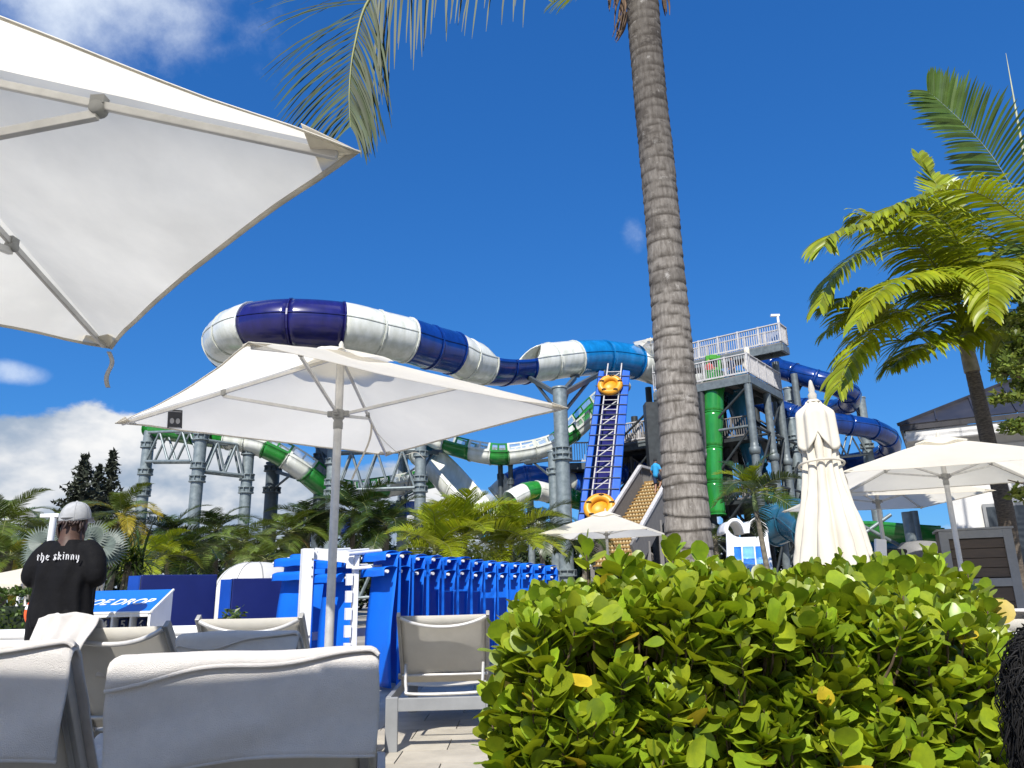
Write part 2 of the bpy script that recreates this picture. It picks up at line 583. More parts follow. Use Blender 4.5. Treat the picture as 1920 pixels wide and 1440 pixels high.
# ------------------------------------------------------------------ parasols
def parasol(name, label, cx, cy, th, h=2.375, rise=0.525, R=1.7675, cloth=None, fine=True, group='open white square parasols', strap=None, patch=False, pole_r=0.032, cap=True):
    cloth = cloth or CANVAS
    t = thing(name, label, 'parasol', (cx, cy, 0), 0, group)
    C0 = Vector((cx, cy, 0))
    ap = C0 + Vector((0, 0, h + rise))
    cor = [C0 + Vector((R * math.cos(th + k * PI / 2), R * math.sin(th + k * PI / 2), h)) for k in range(4)]
    bow = 0.034 * R
    sd = RND.uniform(0, 50)

    def panel(k):
        a, b = cor[k], cor[(k + 1) % 4]
        inw = (C0 + Vector((0, 0, h)) - (a + b) / 2).normalized()

        def fn(s, q):
            # q across panel, s outwards
            e = a.lerp(b, q) + inw * bow * 4 * q * (1 - q)
            p = ap.lerp(e, s)
            w = noise.noise(Vector((p.x * 3 + sd, p.y * 3, 0))) * 0.004 + noise.noise(Vector((p.x * 9 + sd, p.y * 9, 3))) * 0.0015
            tight = math.sin(q * PI)
            p.z += (w - 0.035 * math.sin(PI * s) * tight) - 0.012 * tight * s
            p.z += 0.005 * math.sin(26 * q + 3 * s) * (s ** 2) * (1 - tight) if fine else 0
            return p
        return fn
    m = MB()
    for k in range(4):
        m.grid(panel(k), 18 if fine else 8, 22 if fine else 10)
    can = m.build('canopy', cloth, t)
    hm = MB()
    for k in range(4):
        fn = panel(k)

        def hem(s, q, fn=fn):
            p = fn(0.985 + 0.0155 * s, q)
            p.z -= 0.003
            return p
        hm.grid(hem, 1, 22)
    hm.build('hem', CANVAS_HEM if fine else cloth, can, solid=0.002)
    for k in range(4):
        # corner pockets and rib
        c = cor[k]
        d = (C0 + Vector((0, 0, h)) - c).normalized()
        sid = Vector((-d.y, d.x, 0))
        inner = c + (ap - c).normalized() * 0.13
        pk = MB()
        pk.add([c + Vector((0, 0, -0.004)), inner + sid * 0.085 + Vector((0, 0, -0.012)), inner + Vector((0, 0, -0.03)), inner - sid * 0.085 + Vector((0, 0, -0.012))], [(0, 1, 2), (0, 2, 3)])
        pk.build('corner_pocket', CANVAS_HEM, can, solid=0.003)
        r = MB()
        r.bar(ap + Vector((0, 0, -0.05)) + (c - ap) * 0.03, c + (ap - c).normalized() * 0.06 + Vector((0, 0, -0.028)), 0.0105 * R, 0.016 * R)
        r.build('rib', ALU, t, bevel=0.003)
        run = C0 + Vector((0, 0, h + 0.01)) - d * 0.055
        jn = ap.lerp(c, 0.52) + Vector((0, 0, -0.055))
        st = MB()
        st.bar(run, jn + Vector((0, 0, -0.012)), 0.018, 0.025)
        st = st.build('strut', ALU, t, bevel=0.002)
        jb = MB()
        rot = Matrix.Rotation(math.atan2(d.y, d.x), 3, 'Z') @ Matrix.Rotation(PI / 2, 3, 'X')
        jb.lathe([(0.0, -0.017), (0.017, -0.017), (0.019, -0.014), (0.019, 0.014), (0.017, 0.017), (0, 0.017)], 12, jn + Vector((0, 0, 0.005)), axis=rot)
        jb.box(jn + Vector((0, 0, 0.028)), (0.036, 0.026, 0.024), Matrix.Rotation(math.atan2(d.y, d.x), 3, 'Z'))
        jb.build('joint', PLAST_GREY, st)
    p = MB()
    p.tube([C0 + Vector((0, 0, 0.03)), C0 + Vector((0, 0, h + rise + 0.0))], pole_r, 16)
    p.build('pole', ALU, t)
    hb = MB()
    z = h + 0.01
    hb.lathe([(pole_r + .001, z - 0.12), (0.036, z - 0.118), (0.038, z - 0.07), (0.034, z - 0.06), (0.034, z - 0.045), (0.046, z - 0.035), (0.05, z + 0.02), (0.04, z + 0.032), (pole_r + .001, z + 0.034)], 18, C0)
    for k in range(4):
        a = th + k * PI / 2
        hb.box(C0 + Vector((0.058 * math.cos(a), 0.058 * math.sin(a), z)), (0.05, 0.036, 0.045), Matrix.Rotation(a, 3, 'Z'))
    hb.build('runner', PLAST_GREY, t, bevel=0.003)
    if cap:
        cp = MB()
        rr = R * 0.24
        apc = ap + Vector((0, 0, 0.02))
        cc = [C0 + Vector((rr * math.cos(th + k * PI / 2), rr * math.sin(th + k * PI / 2), h + rise * 0.79 + 0.004)) for k in range(4)]
        for k in range(4):
            a, b = cc[k], cc[(k + 1) % 4]

            def fn(s, q, a=a, b=b):
                p = apc.lerp(a.lerp(b, q), s)
                p.z += 0.02 * math.sin(q * PI * 3) * s * s + 0.008 * math.sin(PI * s)
                return p
            cp.grid(fn, 6, 12)
        cp.build('vent_cap', cloth, t)
    fi = MB()
    fi.lathe([(0.026, 0.0), (0.028, 0.012), (0.018, 0.022), (0.021, 0.035), (0.01, 0.06), (0, 0.068)], 12, ap + Vector((0, 0, 0.012)))
    fi.build('finial', CANVAS_HEM, t)
    bs = MB()
    bs.lathe([(0.30, 0.012), (0.30, 0.05), (0.28, 0.065), (0.05, 0.075), (0.045, 0.36), (0.032, 0.37)], 24, C0)
    bs.build('base', STEEL_D, t)
    if strap:
        for (ck, f0, ln, sway) in strap:
            c = ap.lerp(cor[ck], f0) + Vector((0, 0, -0.03))
            s = MB()
            pts = [c + Vector((sway * (q ** 1.5) + 0.012 * math.sin(5 * q), 0.01 * math.sin(7 * q), -ln * q)) for q in [i / 10 for i in range(11)]]

            def fn(u, q, pts=pts):
                i = min(9, int(q * 10))
                pp = pts[i].lerp(pts[i + 1], q * 10 - i)
                return pp + Vector((0.009 * (u - 0.5) * 2, 0.004 * (u - .5), 0))
            s.grid(fn, 1, 20)
            s.build('strap', CANVAS_HEM, t, solid=0.002)
    return t, cor, ap


DEFAULT_GROUP = 'open white square parasols'
um1, cor1, ap1 = parasol('parasol', 'nearest white parasol, only two of its corners in view at upper left', -1.774, 1.662, -0.028, 2.106, 0.418, R=1.414, pole_r=0.026, cloth=CANVAS_OLD, strap=[(1, 0.985, 0.16, 0.025)])
um2, cor2, ap2 = parasol('parasol', 'white parasol in the middle with black care patch near its left corner', -1.341, 5.595, -0.048, 2.3825, 0.524, strap=[(1, 0.6, 0.52, -0.15)])
# the loose cord of the middle parasol
cd = MB()
a = ap2.lerp(cor2[1], 0.6) + Vector((0, 0, -0.06))
cd.tube(catmull([a, a + Vector((0.10, 0.2, -0.12)), a + Vector((0.22, 0.42, -0.20)), a + Vector((0.34, 0.52, -0.16)), a + Vector((0.42, 0.56, -0.06)) + Vector((0, 0, -0.16))], 6), 0.003, 5)
cd.build('cord', CANVAS_HEM, um2)
# care patch under the left corner
PATCH = mat('patch_black', (0.03, 0.03, 0.032), 0.6)
PATCH_W = mat('patch_print', (0.55, 0.55, 0.55), 0.6)
lc = cor2[2]


def under(u, v, plane_k):
    """Point of the middle canopy's underside seen at pixel (u, v): panel between corners k and k + 1."""
    a, b = cor2[plane_k], cor2[(plane_k + 1) % 4]
    n = (a - ap2).cross(b - ap2).normalized()
    d = at(u, v, 4) - _C
    return _C + d * ((ap2 - _C).dot(n) / d.dot(n))


pa = MB()
q = [under(315, 762, 1), under(342, 764, 1), under(341, 798, 1), under(313, 797, 1)]
dn = (cor2[1] - ap2).cross(cor2[2] - ap2).normalized()
if dn.z > 0:
    dn = -dn
off = dn * 0.028
pa.add([p + off for p in q], [(0, 1, 2, 3)])
pt = pa.build('care_patch', PATCH, um2, solid=0.001)
pw = MB()


def onp(x, y):
    return q[0].lerp(q[1], x).lerp(q[3].lerp(q[2], x), y) + dn * 0.031


for cxx in (0.30, 0.70):
    pw.add([onp(cxx + 0.15 * math.cos(a), 0.58 + 0.16 * math.sin(a)) for a in [k * PI / 6 for k in range(12)]], [tuple(range(12))])
pw.add([onp(0.1, 0.92), onp(0.9, 0.92), onp(0.9, 0.96), onp(0.1, 0.96)], [(0, 1, 2, 3)])
pw.add([onp(0.06, 0.05), onp(0.94, 0.05), onp(0.94, 0.09), onp(0.06, 0.09)], [(0, 1, 2, 3)])
pw.build('care_symbols', PATCH_W, pt)
parasol('parasol', 'large white parasol at right, in front of the brown panelled cabinet', 5.66, 9.81, 0.38)
parasol('parasol', 'white parasol half hidden behind the large parasol at right', 6.04, 12.54, -0.87, 2.345, 0.525, fine=False)
parasol('parasol', 'small distant white parasol in front of the tan stairs', 2.14, 17.84, 0.41, 2.28, 0.535, fine=False)


parasol('parasol', 'white parasol standing over the viewer, shading the front towels', -1.79, -0.99, PI / 4 + 0.10, cloth=CANVAS_LINED, fine=False)


def closed_parasol(name, label, base, top_z, hem_z, rmax, seed, fine=True, group='folded parasols'):
    """Furled canopy: pleated skirt hanging from the finial, a short upper tier above it."""
    t = thing(name, label, 'parasol', base, 0, group)
    B = Vector(base)
    rr = random.Random(seed)
    H = top_z - hem_z
    npl = 11
    ph = [rr.uniform(0, 6.28) for _ in range(4)]

    def skirt(u, q):
        a = 2 * PI * u
        z = top_z - 0.06 - (H - 0.06) * q
        pleat = abs(math.sin(npl * a / 2 + 0.8 * math.sin(2 * a + ph[0]) + 0.7 * q + 0.35 * math.sin(5 * q + a))) ** 0.6
        r0 = rmax * (0.40 + 0.15 * ss(0.0, 0.1, q) - 0.03 * ss(0.2, 0.3, q) + 0.46 * ss(0.25, 1.0, q))
        r = r0 * (0.60 + 0.46 * pleat * (0.55 + 0.45 * q)) + 0.014 * noise.noise(Vector((math.cos(a) * 2.5, math.sin(a) * 2.5 + q * 4, seed))) + 0.006 * noise.noise(Vector((math.cos(a) * 9, math.sin(a) * 9, q * 9)))
        zz = z + H * 0.12 * q * q * math.sin(2 * a + ph[1]) * 0.8 + H * 0.045 * q ** 4 * math.sin(npl * a + ph[2])
        return B + Vector((r * math.cos(a) * 1.05, r * math.sin(a) * 0.85, zz - B.z))
    m = MB()
    m.grid(skirt, 110 if fine else 30, 44 if fine else 10)
    m.build('canopy', CANVAS_FOLD, t, solid=0.003)
    if fine:
        def tier(u, q):
            a = 2 * PI * u
            lobes = abs(math.sin(2 * a + 0.6)) ** 0.8
            zl = top_z + 0.03 - (0.26 + 0.16 * lobes) * q * H / 1.35
            r = rmax * (0.20 + 0.32 * ss(0, 0.3, q) + 0.06 * q) * (0.93 + 0.09 * math.sin(8 * a + 1))
            return B + Vector((r * math.cos(a) * 1.05, r * math.sin(a) * 0.9, zl - B.z))
        c = MB()
        c.grid(tier, 90, 16)
        c.lathe([(0, 0.052), (rmax * 0.14, 0.044), (rmax * 0.212, 0.026)], 24, B + Vector((0, 0, top_z - B.z)))
        c.build('upper_tier', CANVAS_FOLD, t, solid=0.003)
        s_ = MB()
        s_.tube([B + Vector((rmax * 0.60 * math.cos(a) * 1.05, rmax * 0.60 * math.sin(a) * 0.85, top_z - B.z - H * (0.36 + 0.02 * math.sin(a)))) for a in [2 * PI * k / 24 for k in range(25)]], 0.008, 6, cap=False)
        s_.build('tie_strap', CANVAS_HEM, t)
        f = MB()
        f.lathe([(0.026, 0.0), (0.03, 0.03), (0.018, 0.05), (0.022, 0.07), (0.01, 0.13), (0, 0.14)], 12, B + Vector((0, 0, top_z + 0.05 - B.z)))
        f.build('finial', CANVAS_HEM, t)
    p = MB()
    p.tube([B, B + Vector((0, 0, top_z - B.z))], 0.024, 12)
    p.build('pole', ALU, t)
    return t


closed_parasol('folded_parasol', 'tall folded cream parasol with pleats rising behind the hedge', (2.07, 5.0, 0), 2.23, 1.10, 0.235, 3)


# ------------------------------------------------------------------ sun loungers
def make_lounger(label, W=0.64, group='grey sling sun loungers', pale=False, top=0.93, ytop=0.15):
    t = thing('sun_lounger', label, 'sun lounger', (0, 0, 0), 0, group)
    fm = FRAME_W if pale else ALU_PAINT
    hw = W / 2
    pv_, tp = Vector((0, 0.62, 0.38)), Vector((0, ytop, top))
    d = (tp - pv_).normalized()
    n = Vector((0, -d.z, d.y))            # towards the head end / below the back
    if n.y > 0:
        n = -n
    for s in (-1, 1):
        r = MB()
        r.bar(pv_ + Vector((s * hw, 0, 0)), tp + Vector((s * hw, 0, 0)), 0.026, 0.045, up=n)
        ra = r.build('back_rail', ALU_PAINT, t, bevel=0.004)
        gr = MB()
        gr.bar(pv_ + Vector((s * hw, 0, 0)) + n * 0.0235, tp + Vector((s * hw, 0, 0)) + n * 0.0235, 0.006, 0.003, up=n)
        gr.build('rail_groove', PLAST_GREY, ra)
        kn = MB()
        kn.lathe([(0, -0.016), (0.022, -0.014), (0.022, 0.014), (0, 0.016)], 12, pv_ + Vector((s * (hw + 0.02), 0, 0)) + d * 0.08, axis=Matrix.Rotation(PI / 2, 3, 'Y'))
        kn.build('hinge', PLAST_GREY, ra)

    def sl(u, q):
        p = pv_.lerp(tp, 0.03 + 0.955 * q) + Vector((lerp(-hw + 0.013, hw - 0.013, u), 0, 0))
        return p + n * (0.006 + 0.016 * math.sin(PI * u) * math.sin(PI * q)) - d * 0.004 * math.sin(PI * u)
    m = MB()
    m.grid(sl, 14, 10)
    m.build('back_sling', SLING, t, solid=0.002)
    b = MB()
    pts = []
    for i in range(15):
        x = -1 + 2 * i / 14
        dip = 0.015 + 0.075 * (1 - x * x)
        pts.append(tp + Vector((x * (hw - 0.012), 0, 0)) - d * dip + n * (0.022 + 0.02 * (1 - x ** 4)))
    b.tube(pts, 0.0125, 10)
    b.build('top_bar', ALU, t)
    b = MB()
    lo = pv_ + d * 0.12
    b.tube([lo + Vector((-hw, 0, 0)) + n * .03, lo + Vector((hw, 0, 0)) + n * .03], 0.011, 8)
    b.build('lower_bar', ALU, t)
    pr = MB()
    a = pv_ + d * 0.24 + n * 0.035
    foot = Vector((0, 0.28, 0.345))
    pp = [a + Vector((-hw + 0.035, 0, 0)), a.lerp(foot, 0.82) + Vector((-hw + 0.05, 0, 0)), foot + Vector((-hw + 0.10, 0, 0)), foot + Vector((hw - 0.10, 0, 0)), a.lerp(foot, 0.82) + Vector((hw - 0.05, 0, 0)), a + Vector((hw - 0.035, 0, 0))]
    pr.tube(catmull(pp, 5), 0.012, 8)
    pr.build('prop_bar', ALU, t)
    for s in (-1, 1):
        r = MB()
        r.bar((s * (hw + 0.045), 0.045, 0.325), (s * (hw + 0.045), 1.95, 0.325), 0.035, 0.075)
        r.build('side_rail', fm, t, bevel=0.004)
        for y in (0.022, 1.80):
            lg = MB()
            lg.box((s * (hw + 0.02), y, 0.186 if y < 1 else 0.142), (0.085, 0.045, 0.348 if y < 1 else 0.28))
            lg.build('leg', fm, t, bevel=0.004)
    e = MB()
    e.box((0, 0.022, 0.31), (W - 0.046, 0.038, 0.085))
    e.build('end_rail', fm, t, bevel=0.004)
    e = MB()
    e.box((0, 1.955, 0.325), (W + 0.09, 0.035, 0.075))
    e.build('foot_rail', fm, t, bevel=0.004)

    def seat(u, q):
        return Vector((lerp(-hw, hw, u), lerp(0.62, 1.93, q), 0.372 - 0.02 * math.sin(PI * u)))
    m = MB()
    m.grid(seat, 8, 12)
    m.build('seat_sling', SLING, t, solid=0.002)
    return t


def place(o, x, y, rz):
    o.location = (x, y, 0)
    o.rotation_euler = (0, 0, rz)
    return basis(o)


def lounger_at(label, ul, vl, ur, vr, Yt, rz=0.0, **kw):
    a, b = at(ul, vl, Yt), at(ur, vr, Yt)
    W = kw.pop('W', (b - a).length - 0.02)
    top = kw.pop('top', (a.z + b.z) / 2)
    o = make_lounger(label, W=W, top=top, **kw)
    c = (a + b) / 2
    M = place(o, c.x + 0.15 * math.sin(rz), c.y - 0.15 * math.cos(rz), rz)
    return o, M, W, top


lgA, MA, WA, TA = lounger_at('sun lounger in front with a wide white towel over its back', 246, 1263, 690, 1249, 1.86, 0.17)
lgB, MB_, WB, TB = lounger_at('sun lounger cut off by the left edge, towel over its back', -340, 1248, 100, 1243, 1.72, 0.22)
lgC, MC, WC, TC = lounger_at('sun lounger with bare right half and crumpled towel hung at left', 95, 1173, 318, 1169, 3.9, -0.04)
lgD, MD, WD, TD = lounger_at('bare grey sun lounger beside the blue folded chairs, white post behind', 368, 1157, 568, 1153, 4.6, 0.0)
lgE, ME, WE, TE = lounger_at('sun lounger whose back top is wrapped in a folded towel', 340, 1206, 558, 1202, 3.65, 0.0)
lgF, MF, WF, TF = lounger_at('grey sun lounger with pale frame standing beside the hedge', 745, 1151, 917, 1149, 5.7, 0.05, pale=True)
lgG, MG, WG, TG = lounger_at('sun lounger showing past the right end of the hedge', 1832, 1158, 2060, 1150, 3.7, 0.1)


# ------------------------------------------------------------------ towels
def wr(p, s, a):
    return noise.noise(Vector(p) * s) * a


def drape(name, label, M, W, top, front, back, seed, ext=0.03, x0=None, x1=None, fold=True, slant=0.0, ytop=0.15, group='white terry towels', amp=1.0):
    """Towel over the head end of a lounger back; M is the lounger's matrix."""
    lo = -W / 2 - ext if x0 is None else x0
    hi = W / 2 + ext if x1 is None else x1
    pv_, tp = Vector((0, 0.62, 0.38)), Vector((0, ytop, top))
    d = (tp - pv_).normalized()
    r = 0.03

    def path(s):
        """s: metres along; negative hangs on the head side, positive runs down the lying side."""
        if s < -0.047:
            return Vector((0, tp.y - r + 0.22 * (-s - 0.047) * 0.35, tp.z + 0.004 - (-s - 0.047)))
        if s < 0.047:
            a = (s + 0.047) / 0.094 * (PI * 0.78)
            return Vector((0, tp.y - r * math.cos(a), tp.z + 0.004 + r * math.sin(a) * 0.9))
        e = Vector((0, tp.y - r * math.cos(PI * 0.78), tp.z + 0.004 + r * 0.9 * math.sin(PI * 0.78)))
        return e - d * (s - 0.047)

    def fn(u, q, off=0.0, fr=front, sl=slant):
        x = lerp(lo, hi, u)
        fr2 = fr + sl * (u - 0.5) + 0.012 * math.sin(5 * u + seed)
        s = lerp(-fr2, back, q)
        p = path(s)
        hang = max(0.0, -s - 0.03)
        wv = amp * (wr((x * 1.0, s * 5.5 - x * 2.2, seed), 1.6, 0.032) * min(1, hang * 7) + wr((x * 2.5, s * 6, seed + 9), 2.2, 0.007))
        p.y -= wv + off
        p.z += off * 0.9 + amp * wr((x * 3, s * 4, seed + 3), 1.5, 0.008) * (1 if abs(s) < 0.08 else 0.3)
        ed = max(0, abs(u - 0.5) * 2 - 0.93) / 0.07
        p.z -= 0.012 * ed * ed * (1 if abs(s) < 0.07 else 0)
        p.x = x + amp * 0.012 * math.sin(s * 9 + seed) * (u - 0.5) * 2 * min(1, hang * 5)
        return M @ p
    m = MB()
    m.grid(fn, 70, 60)
    t = m.build(name, TOWEL, None, solid=0.006)
    tag(t, label, 'towel', group)
    if fold:
        def f2(u, q):
            edge = 0.060 - 0.052 * u + 0.010 * math.sin(9 * u + seed) + 0.012 * math.sin(4 * u)
            return fn(u, q, 0.012, edge + 0.012, 0)
        m2 = MB()
        m2.grid(f2, 70, 26)
        m2.build('top_fold', TOWEL, t, solid=0.007)
        # sewn hem
        h = MB()
        h.tube([f2(i / 60, 0.0) for i in range(61)], 0.0055, 6)
        h.build('seam', TOWEL, t)
    h = MB()
    h.tube([fn(i / 60, 0.0) for i in range(61)], 0.005, 6)
    h.build('hem', TOWEL, t)
    return t


drape('beach_towel', 'wide white towel draped over the front lounger, hanging towards the viewer', MA, WA, TA, 0.25, 0.5, 2.0, slant=-0.02)
drape('beach_towel', 'white towel over the lounger cut off by the left edge', MB_, WB, TB, 0.25, 0.5, 7.0, slant=0.03, amp=0.7)
drape('beach_towel', 'folded white towel wrapped along a lounger top behind the front lounger', ME, WE, TE, 0.13, 0.16, 12.0, ext=0.02, fold=True, amp=1.5)
drape('beach_towel', 'folded white towel on the lounger past the hedge at right', MG, WG, TG, 0.02, 0.2, 17.0, ext=0.0, fold=False, amp=0.5)


def crumple(M):
    """Towel thrown over the left end of lounger C, gathered and falling to the left."""
    def fn(u, q):
        top = 1 - abs(q - 0.35) / 0.65
        w = lerp(0.31, 0.13, ss(0.35, 1, q)) if q > 0.35 else lerp(0.31, 0.26, ss(0.35, 0, q))
        cx = lerp(-0.20, -0.235, ss(0.35, 1, q))
        x = cx + (u - 0.5) * w - 0.03 * math.sin(PI * u)
        s = q - 0.35
        if s < 0:
            y = 0.15 - s * 0.6
            z = TC + 0.035 + s * 0.9
        else:
            y = 0.13 - 0.06 * ss(0, 0.2, s)
            z = TC + 0.035 - 0.62 * s - 0.06 * ss(0.3, 0.65, s)
        ple = math.sin(u * 26 + 3 * q) * 0.012 * (0.4 + ss(0.3, 0.9, q)) + wr((u * 4, q * 5, 4), 1.3, 0.02)
        z += 0.03 * math.sin(PI * u) * (1 - ss(0.3, 0.5, q)) + wr((u * 5, q * 3, 8), 1.2, 0.012)
        return M @ Vector((x, y - ple, z))
    m = MB()
    m.grid(fn, 60, 60)
    o = m.build('beach_towel', TOWEL, None, solid=0.008)
    tag(o, 'crumpled white towel hung over the left end of a lounger, beside the man', 'towel', 'white terry towels')


crumple(MC)


def heap(c, sx, sy, sz, seed, label):
    def fn(u, q):
        x, y = (u - 0.5) * 2, (q - 0.5) * 2
        rr = min(1.4, math.hypot(x, y))
        z = sz * max(0, 1 - rr * rr * 0.55) + abs(wr((x * 1.6, y * 1.6, seed), 1.7, 0.10)) + wr((x, y, seed + 5), 5, 0.02)
        return Vector(c) + Vector((x * sx, y * sy, max(0.0, z)))
    m = MB()
    m.grid(fn, 44, 44)
    o = m.build('beach_towel', TOWEL, None, solid=0.008)
    tag(o, label, 'towel', 'white terry towels')


c = at(190, 1425, 3.0)
heap((c.x, 3.0, 0.40), 0.24, 0.2, 0.12, 3, 'rumpled white towel lying low between the two front loungers')
c2 = at(150, 1335, 4.35)
BAGM = mat('beige_cloth', (0.50, 0.47, 0.40), 0.9, nscale=9, var=0.1)
b = MB()


def bagf(u, q):
    a = 2 * PI * u
    r = math.sin(PI * min(1, q * 0.98 + 0.01)) ** 0.6
    return Vector((c2.x + 0.085 * r * math.cos(a) + wr((math.cos(a), math.sin(a), q * 4), 1.5, 0.03), 4.35 + 0.05 * r * math.sin(a), 0.38 + 0.12 * q + wr((math.cos(a) * 2, q * 3, 1), 2, 0.02)))


b.grid(bagf, 24, 14)
tag(b.build('cloth_pouch', BAGM), 'small crumpled beige cloth pouch lying on the lounger seat', 'pouch')
# ------------------------------------------------------------------ text helper
def text_mesh(body, size, shear=0.0, extrude=0.001, offset=0.0):
    cu = bpy.data.curves.new('lettering', 'FONT')
    cu.body = body
    cu.size = size
    cu.shear = shear
    cu.extrude = extrude
    cu.offset = offset
    cu.align_x = 'LEFT'
    o = bpy.data.objects.new('lettering', cu)
    COL.objects.link(o)
    bpy.context.view_layer.update()
    me = bpy.data.meshes.new_from_object(o.evaluated_get(bpy.context.evaluated_depsgraph_get()))
    bpy.data.objects.remove(o)
    return me


# ------------------------------------------------------------------ people
SKIN_D = mat('skin_dark', (0.085, 0.042, 0.027), 0.55, nscale=20, var=0.12)
SKIN_T = mat('skin_tan', (0.32, 0.17, 0.11), 0.55, nscale=20, var=0.1)
BLACK_CLOTH = mat('black_jersey', (0.0045, 0.0045, 0.006), 0.85, nscale=30, var=0.2, spec=0.2, bump=0.25, bscale=25)
HAIR = mat('hair_black', (0.006, 0.005, 0.005), 0.75, nscale=40, var=0.3)
HAIR_R = mat('hair_brown', (0.035, 0.014, 0.009), 0.6, nscale=40, var=0.3)
CAPM = mat('cap_cotton', (0.46, 0.47, 0.48), 0.85, nscale=6, var=0.2)


def limb(m, pts, rs, n=14):
    m.tube(catmull(pts, 5), [r for r in [x for i in range(len(rs) - 1) for x in [lerp(rs[i], rs[i + 1], k / 5) for k in range(5)]] + [rs[-1]]], n)
    m.ball(pts[0], (rs[0],) * 3, n, 8)
    m.ball(pts[-1], (rs[-1],) * 3, n, 8)


hd = at(143, 938, 5.5)
MAN = Vector((hd.x, 5.5, 0))
man = thing('person', 'man seen from behind in black long sleeved shirt and grey cap', 'person', MAN)
V = lambda x, y, z: MAN + Vector((x, y, z))
# skin: head, neck, ears, hands, legs
b = MB()
b.ball(V(0.0, 0.02, 1.625), (0.082, 0.10, 0.118), 20, 14)
b.ball(V(0.0, 0.075, 1.575), (0.062, 0.055, 0.065), 14, 10)
b.ball(V(0.0, 0.122, 1.605), (0.014, 0.022, 0.022), 10, 8)
for s in (-1, 1):
    b.ball(V(s * 0.085, 0.015, 1.615), (0.012, 0.022, 0.034), 10, 8)
limb(b, [V(0, 0.0, 1.60), V(0, -0.005, 1.50), V(0, 0.0, 1.42)], [0.072, 0.075, 0.095])
limb(b, [V(-0.08, 0, 0.95), V(0.08, 0, 0.95)], [0.10, 0.10])
limb(b, [V(0, 0, 1.40), V(0, 0, 0.95)], [0.09, 0.09])
for s in (-1, 1):
    limb(b, [V(s * 0.10, 0.0, 0.92), V(s * 0.115, 0.02, 0.50), V(s * 0.12, -0.01, 0.09)], [0.10, 0.065, 0.048])
    limb(b, [V(s * 0.12, -0.03, 0.05), V(s * 0.135, 0.16, 0.04)], [0.045, 0.035])
    sh, el, wr_ = V(s * 0.17, 0, 1.38), V(s * 0.222, -0.03, 1.235), V(s * 0.11, 0.23, 1.22)
    limb(b, [sh, el], [0.06, 0.048])
    limb(b, [el, wr_], [0.046, 0.032])
    # hand: palm, four fingers, thumb curled round a phone
    b.ball(wr_ + Vector((-s * 0.03, 0.05, 0.02)), (0.04, 0.045, 0.02), 10, 8)
    for k in range(4):
        f0 = wr_ + Vector((-s * (0.03 + 0.006 * k), 0.08 - 0.018 * k, 0.03))
        limb(b, [f0, f0 + Vector((-s * 0.03, 0.02, 0.015)), f0 + Vector((-s * 0.045, 0.0, 0.03 - 0.004 * k))], [0.01, 0.009, 0.008], 6)
    limb(b, [wr_ + Vector((0, 0.04, 0.03)), wr_ + Vector((-s * 0.025, 0.07, 0.05))], [0.011, 0.009], 6)
b.build('body', SKIN_D, man, remesh=0.009)
# shirt
b = MB()


def shirt(u, q):
    a = 2 * PI * u
    z = lerp(0.86, 1.475, q)
    wx = [0.188, 0.194, 0.192, 0.190, 0.198, 0.205, 0.158, 0.088]
    wy = [0.135, 0.135, 0.13, 0.13, 0.135, 0.13, 0.11, 0.085]
    f = q * 7
    i = min(6, int(f))
    rx, ry = lerp(wx[i], wx[i + 1], f - i), lerp(wy[i], wy[i + 1], f - i)
    ca, sa = math.cos(a), math.sin(a)
    e = 0.8
    x = rx * math.copysign(abs(ca) ** e, ca)
    y = ry * math.copysign(abs(sa) ** e, sa)
    fold = 0.013 * math.sin(a * 9 + 2.5 * math.sin(q * 4)) * (1 - q) ** 0.7 + noise.noise(Vector((x * 7 + q * 2, z * 2.2, y * 5))) * 0.045 * (1 - 0.6 * q)
    dip = 0.02 * math.sin(a * 2) * (1 - q)
    return V(x + ca * fold, y + sa * fold, z + dip)


ring = [[shirt(i / 120, j / 60) for i in range(120)] for j in range(61)]
b.add([p for r_ in ring for p in r_], [(j * 120 + i, j * 120 + (i + 1) % 120, (j + 1) * 120 + (i + 1) % 120, (j + 1) * 120 + i) for j in range(60) for i in range(120)] + [tuple(reversed(range(120))), tuple(60 * 120 + i for i in range(120))])
for s in (-1, 1):
    limb(b, [V(s * 0.14, 0, 1.40), V(s * 0.19, -0.01, 1.345), V(s * 0.225, -0.03, 1.255), V(s * 0.22, 0.0, 1.205), V(s * 0.13, 0.205, 1.22)], [0.078, 0.078, 0.070, 0.066, 0.048])
shirt_o = b.build('shirt', BLACK_CLOTH, man, remesh=0.011)
b = MB()
for s in (-1, 1):
    limb(b, [V(s * 0.095, 0.0, 0.93), V(s * 0.11, 0.015, 0.5), V(s * 0.12, -0.01, 0.08)], [0.128, 0.105, 0.09])
limb(b, [V(-0.08, 0, 0.92), V(0.08, 0, 0.92)], [0.138, 0.138])
b.build('trousers', BLACK_CLOTH, man, remesh=0.014)
for s in (-1, 1):
    b = MB()
    limb(b, [V(s * 0.12, -0.05, 0.055), V(s * 0.13, 0.05, 0.055), V(s * 0.14, 0.17, 0.05)], [0.052, 0.05, 0.042])
    b.box(V(s * 0.13, 0.06, 0.016), (0.10, 0.30, 0.03))
    b.build('shoe', WHITE_PVC, man, remesh=0.012)
# cap
b = MB()


def capf(u, q):
    a = 2 * PI * u
    ph = q * PI / 2
    crease = 1 - 0.02 * abs(math.sin(3 * a)) ** 6
    r = math.cos(ph) ** 0.75 * crease
    return V(0.099 * r * math.cos(a), 0.015 + 0.118 * r * math.sin(a), 1.625 + 0.025 * math.sin(a) * (1 - q) + 0.125 * math.sin(ph) ** 1.0)


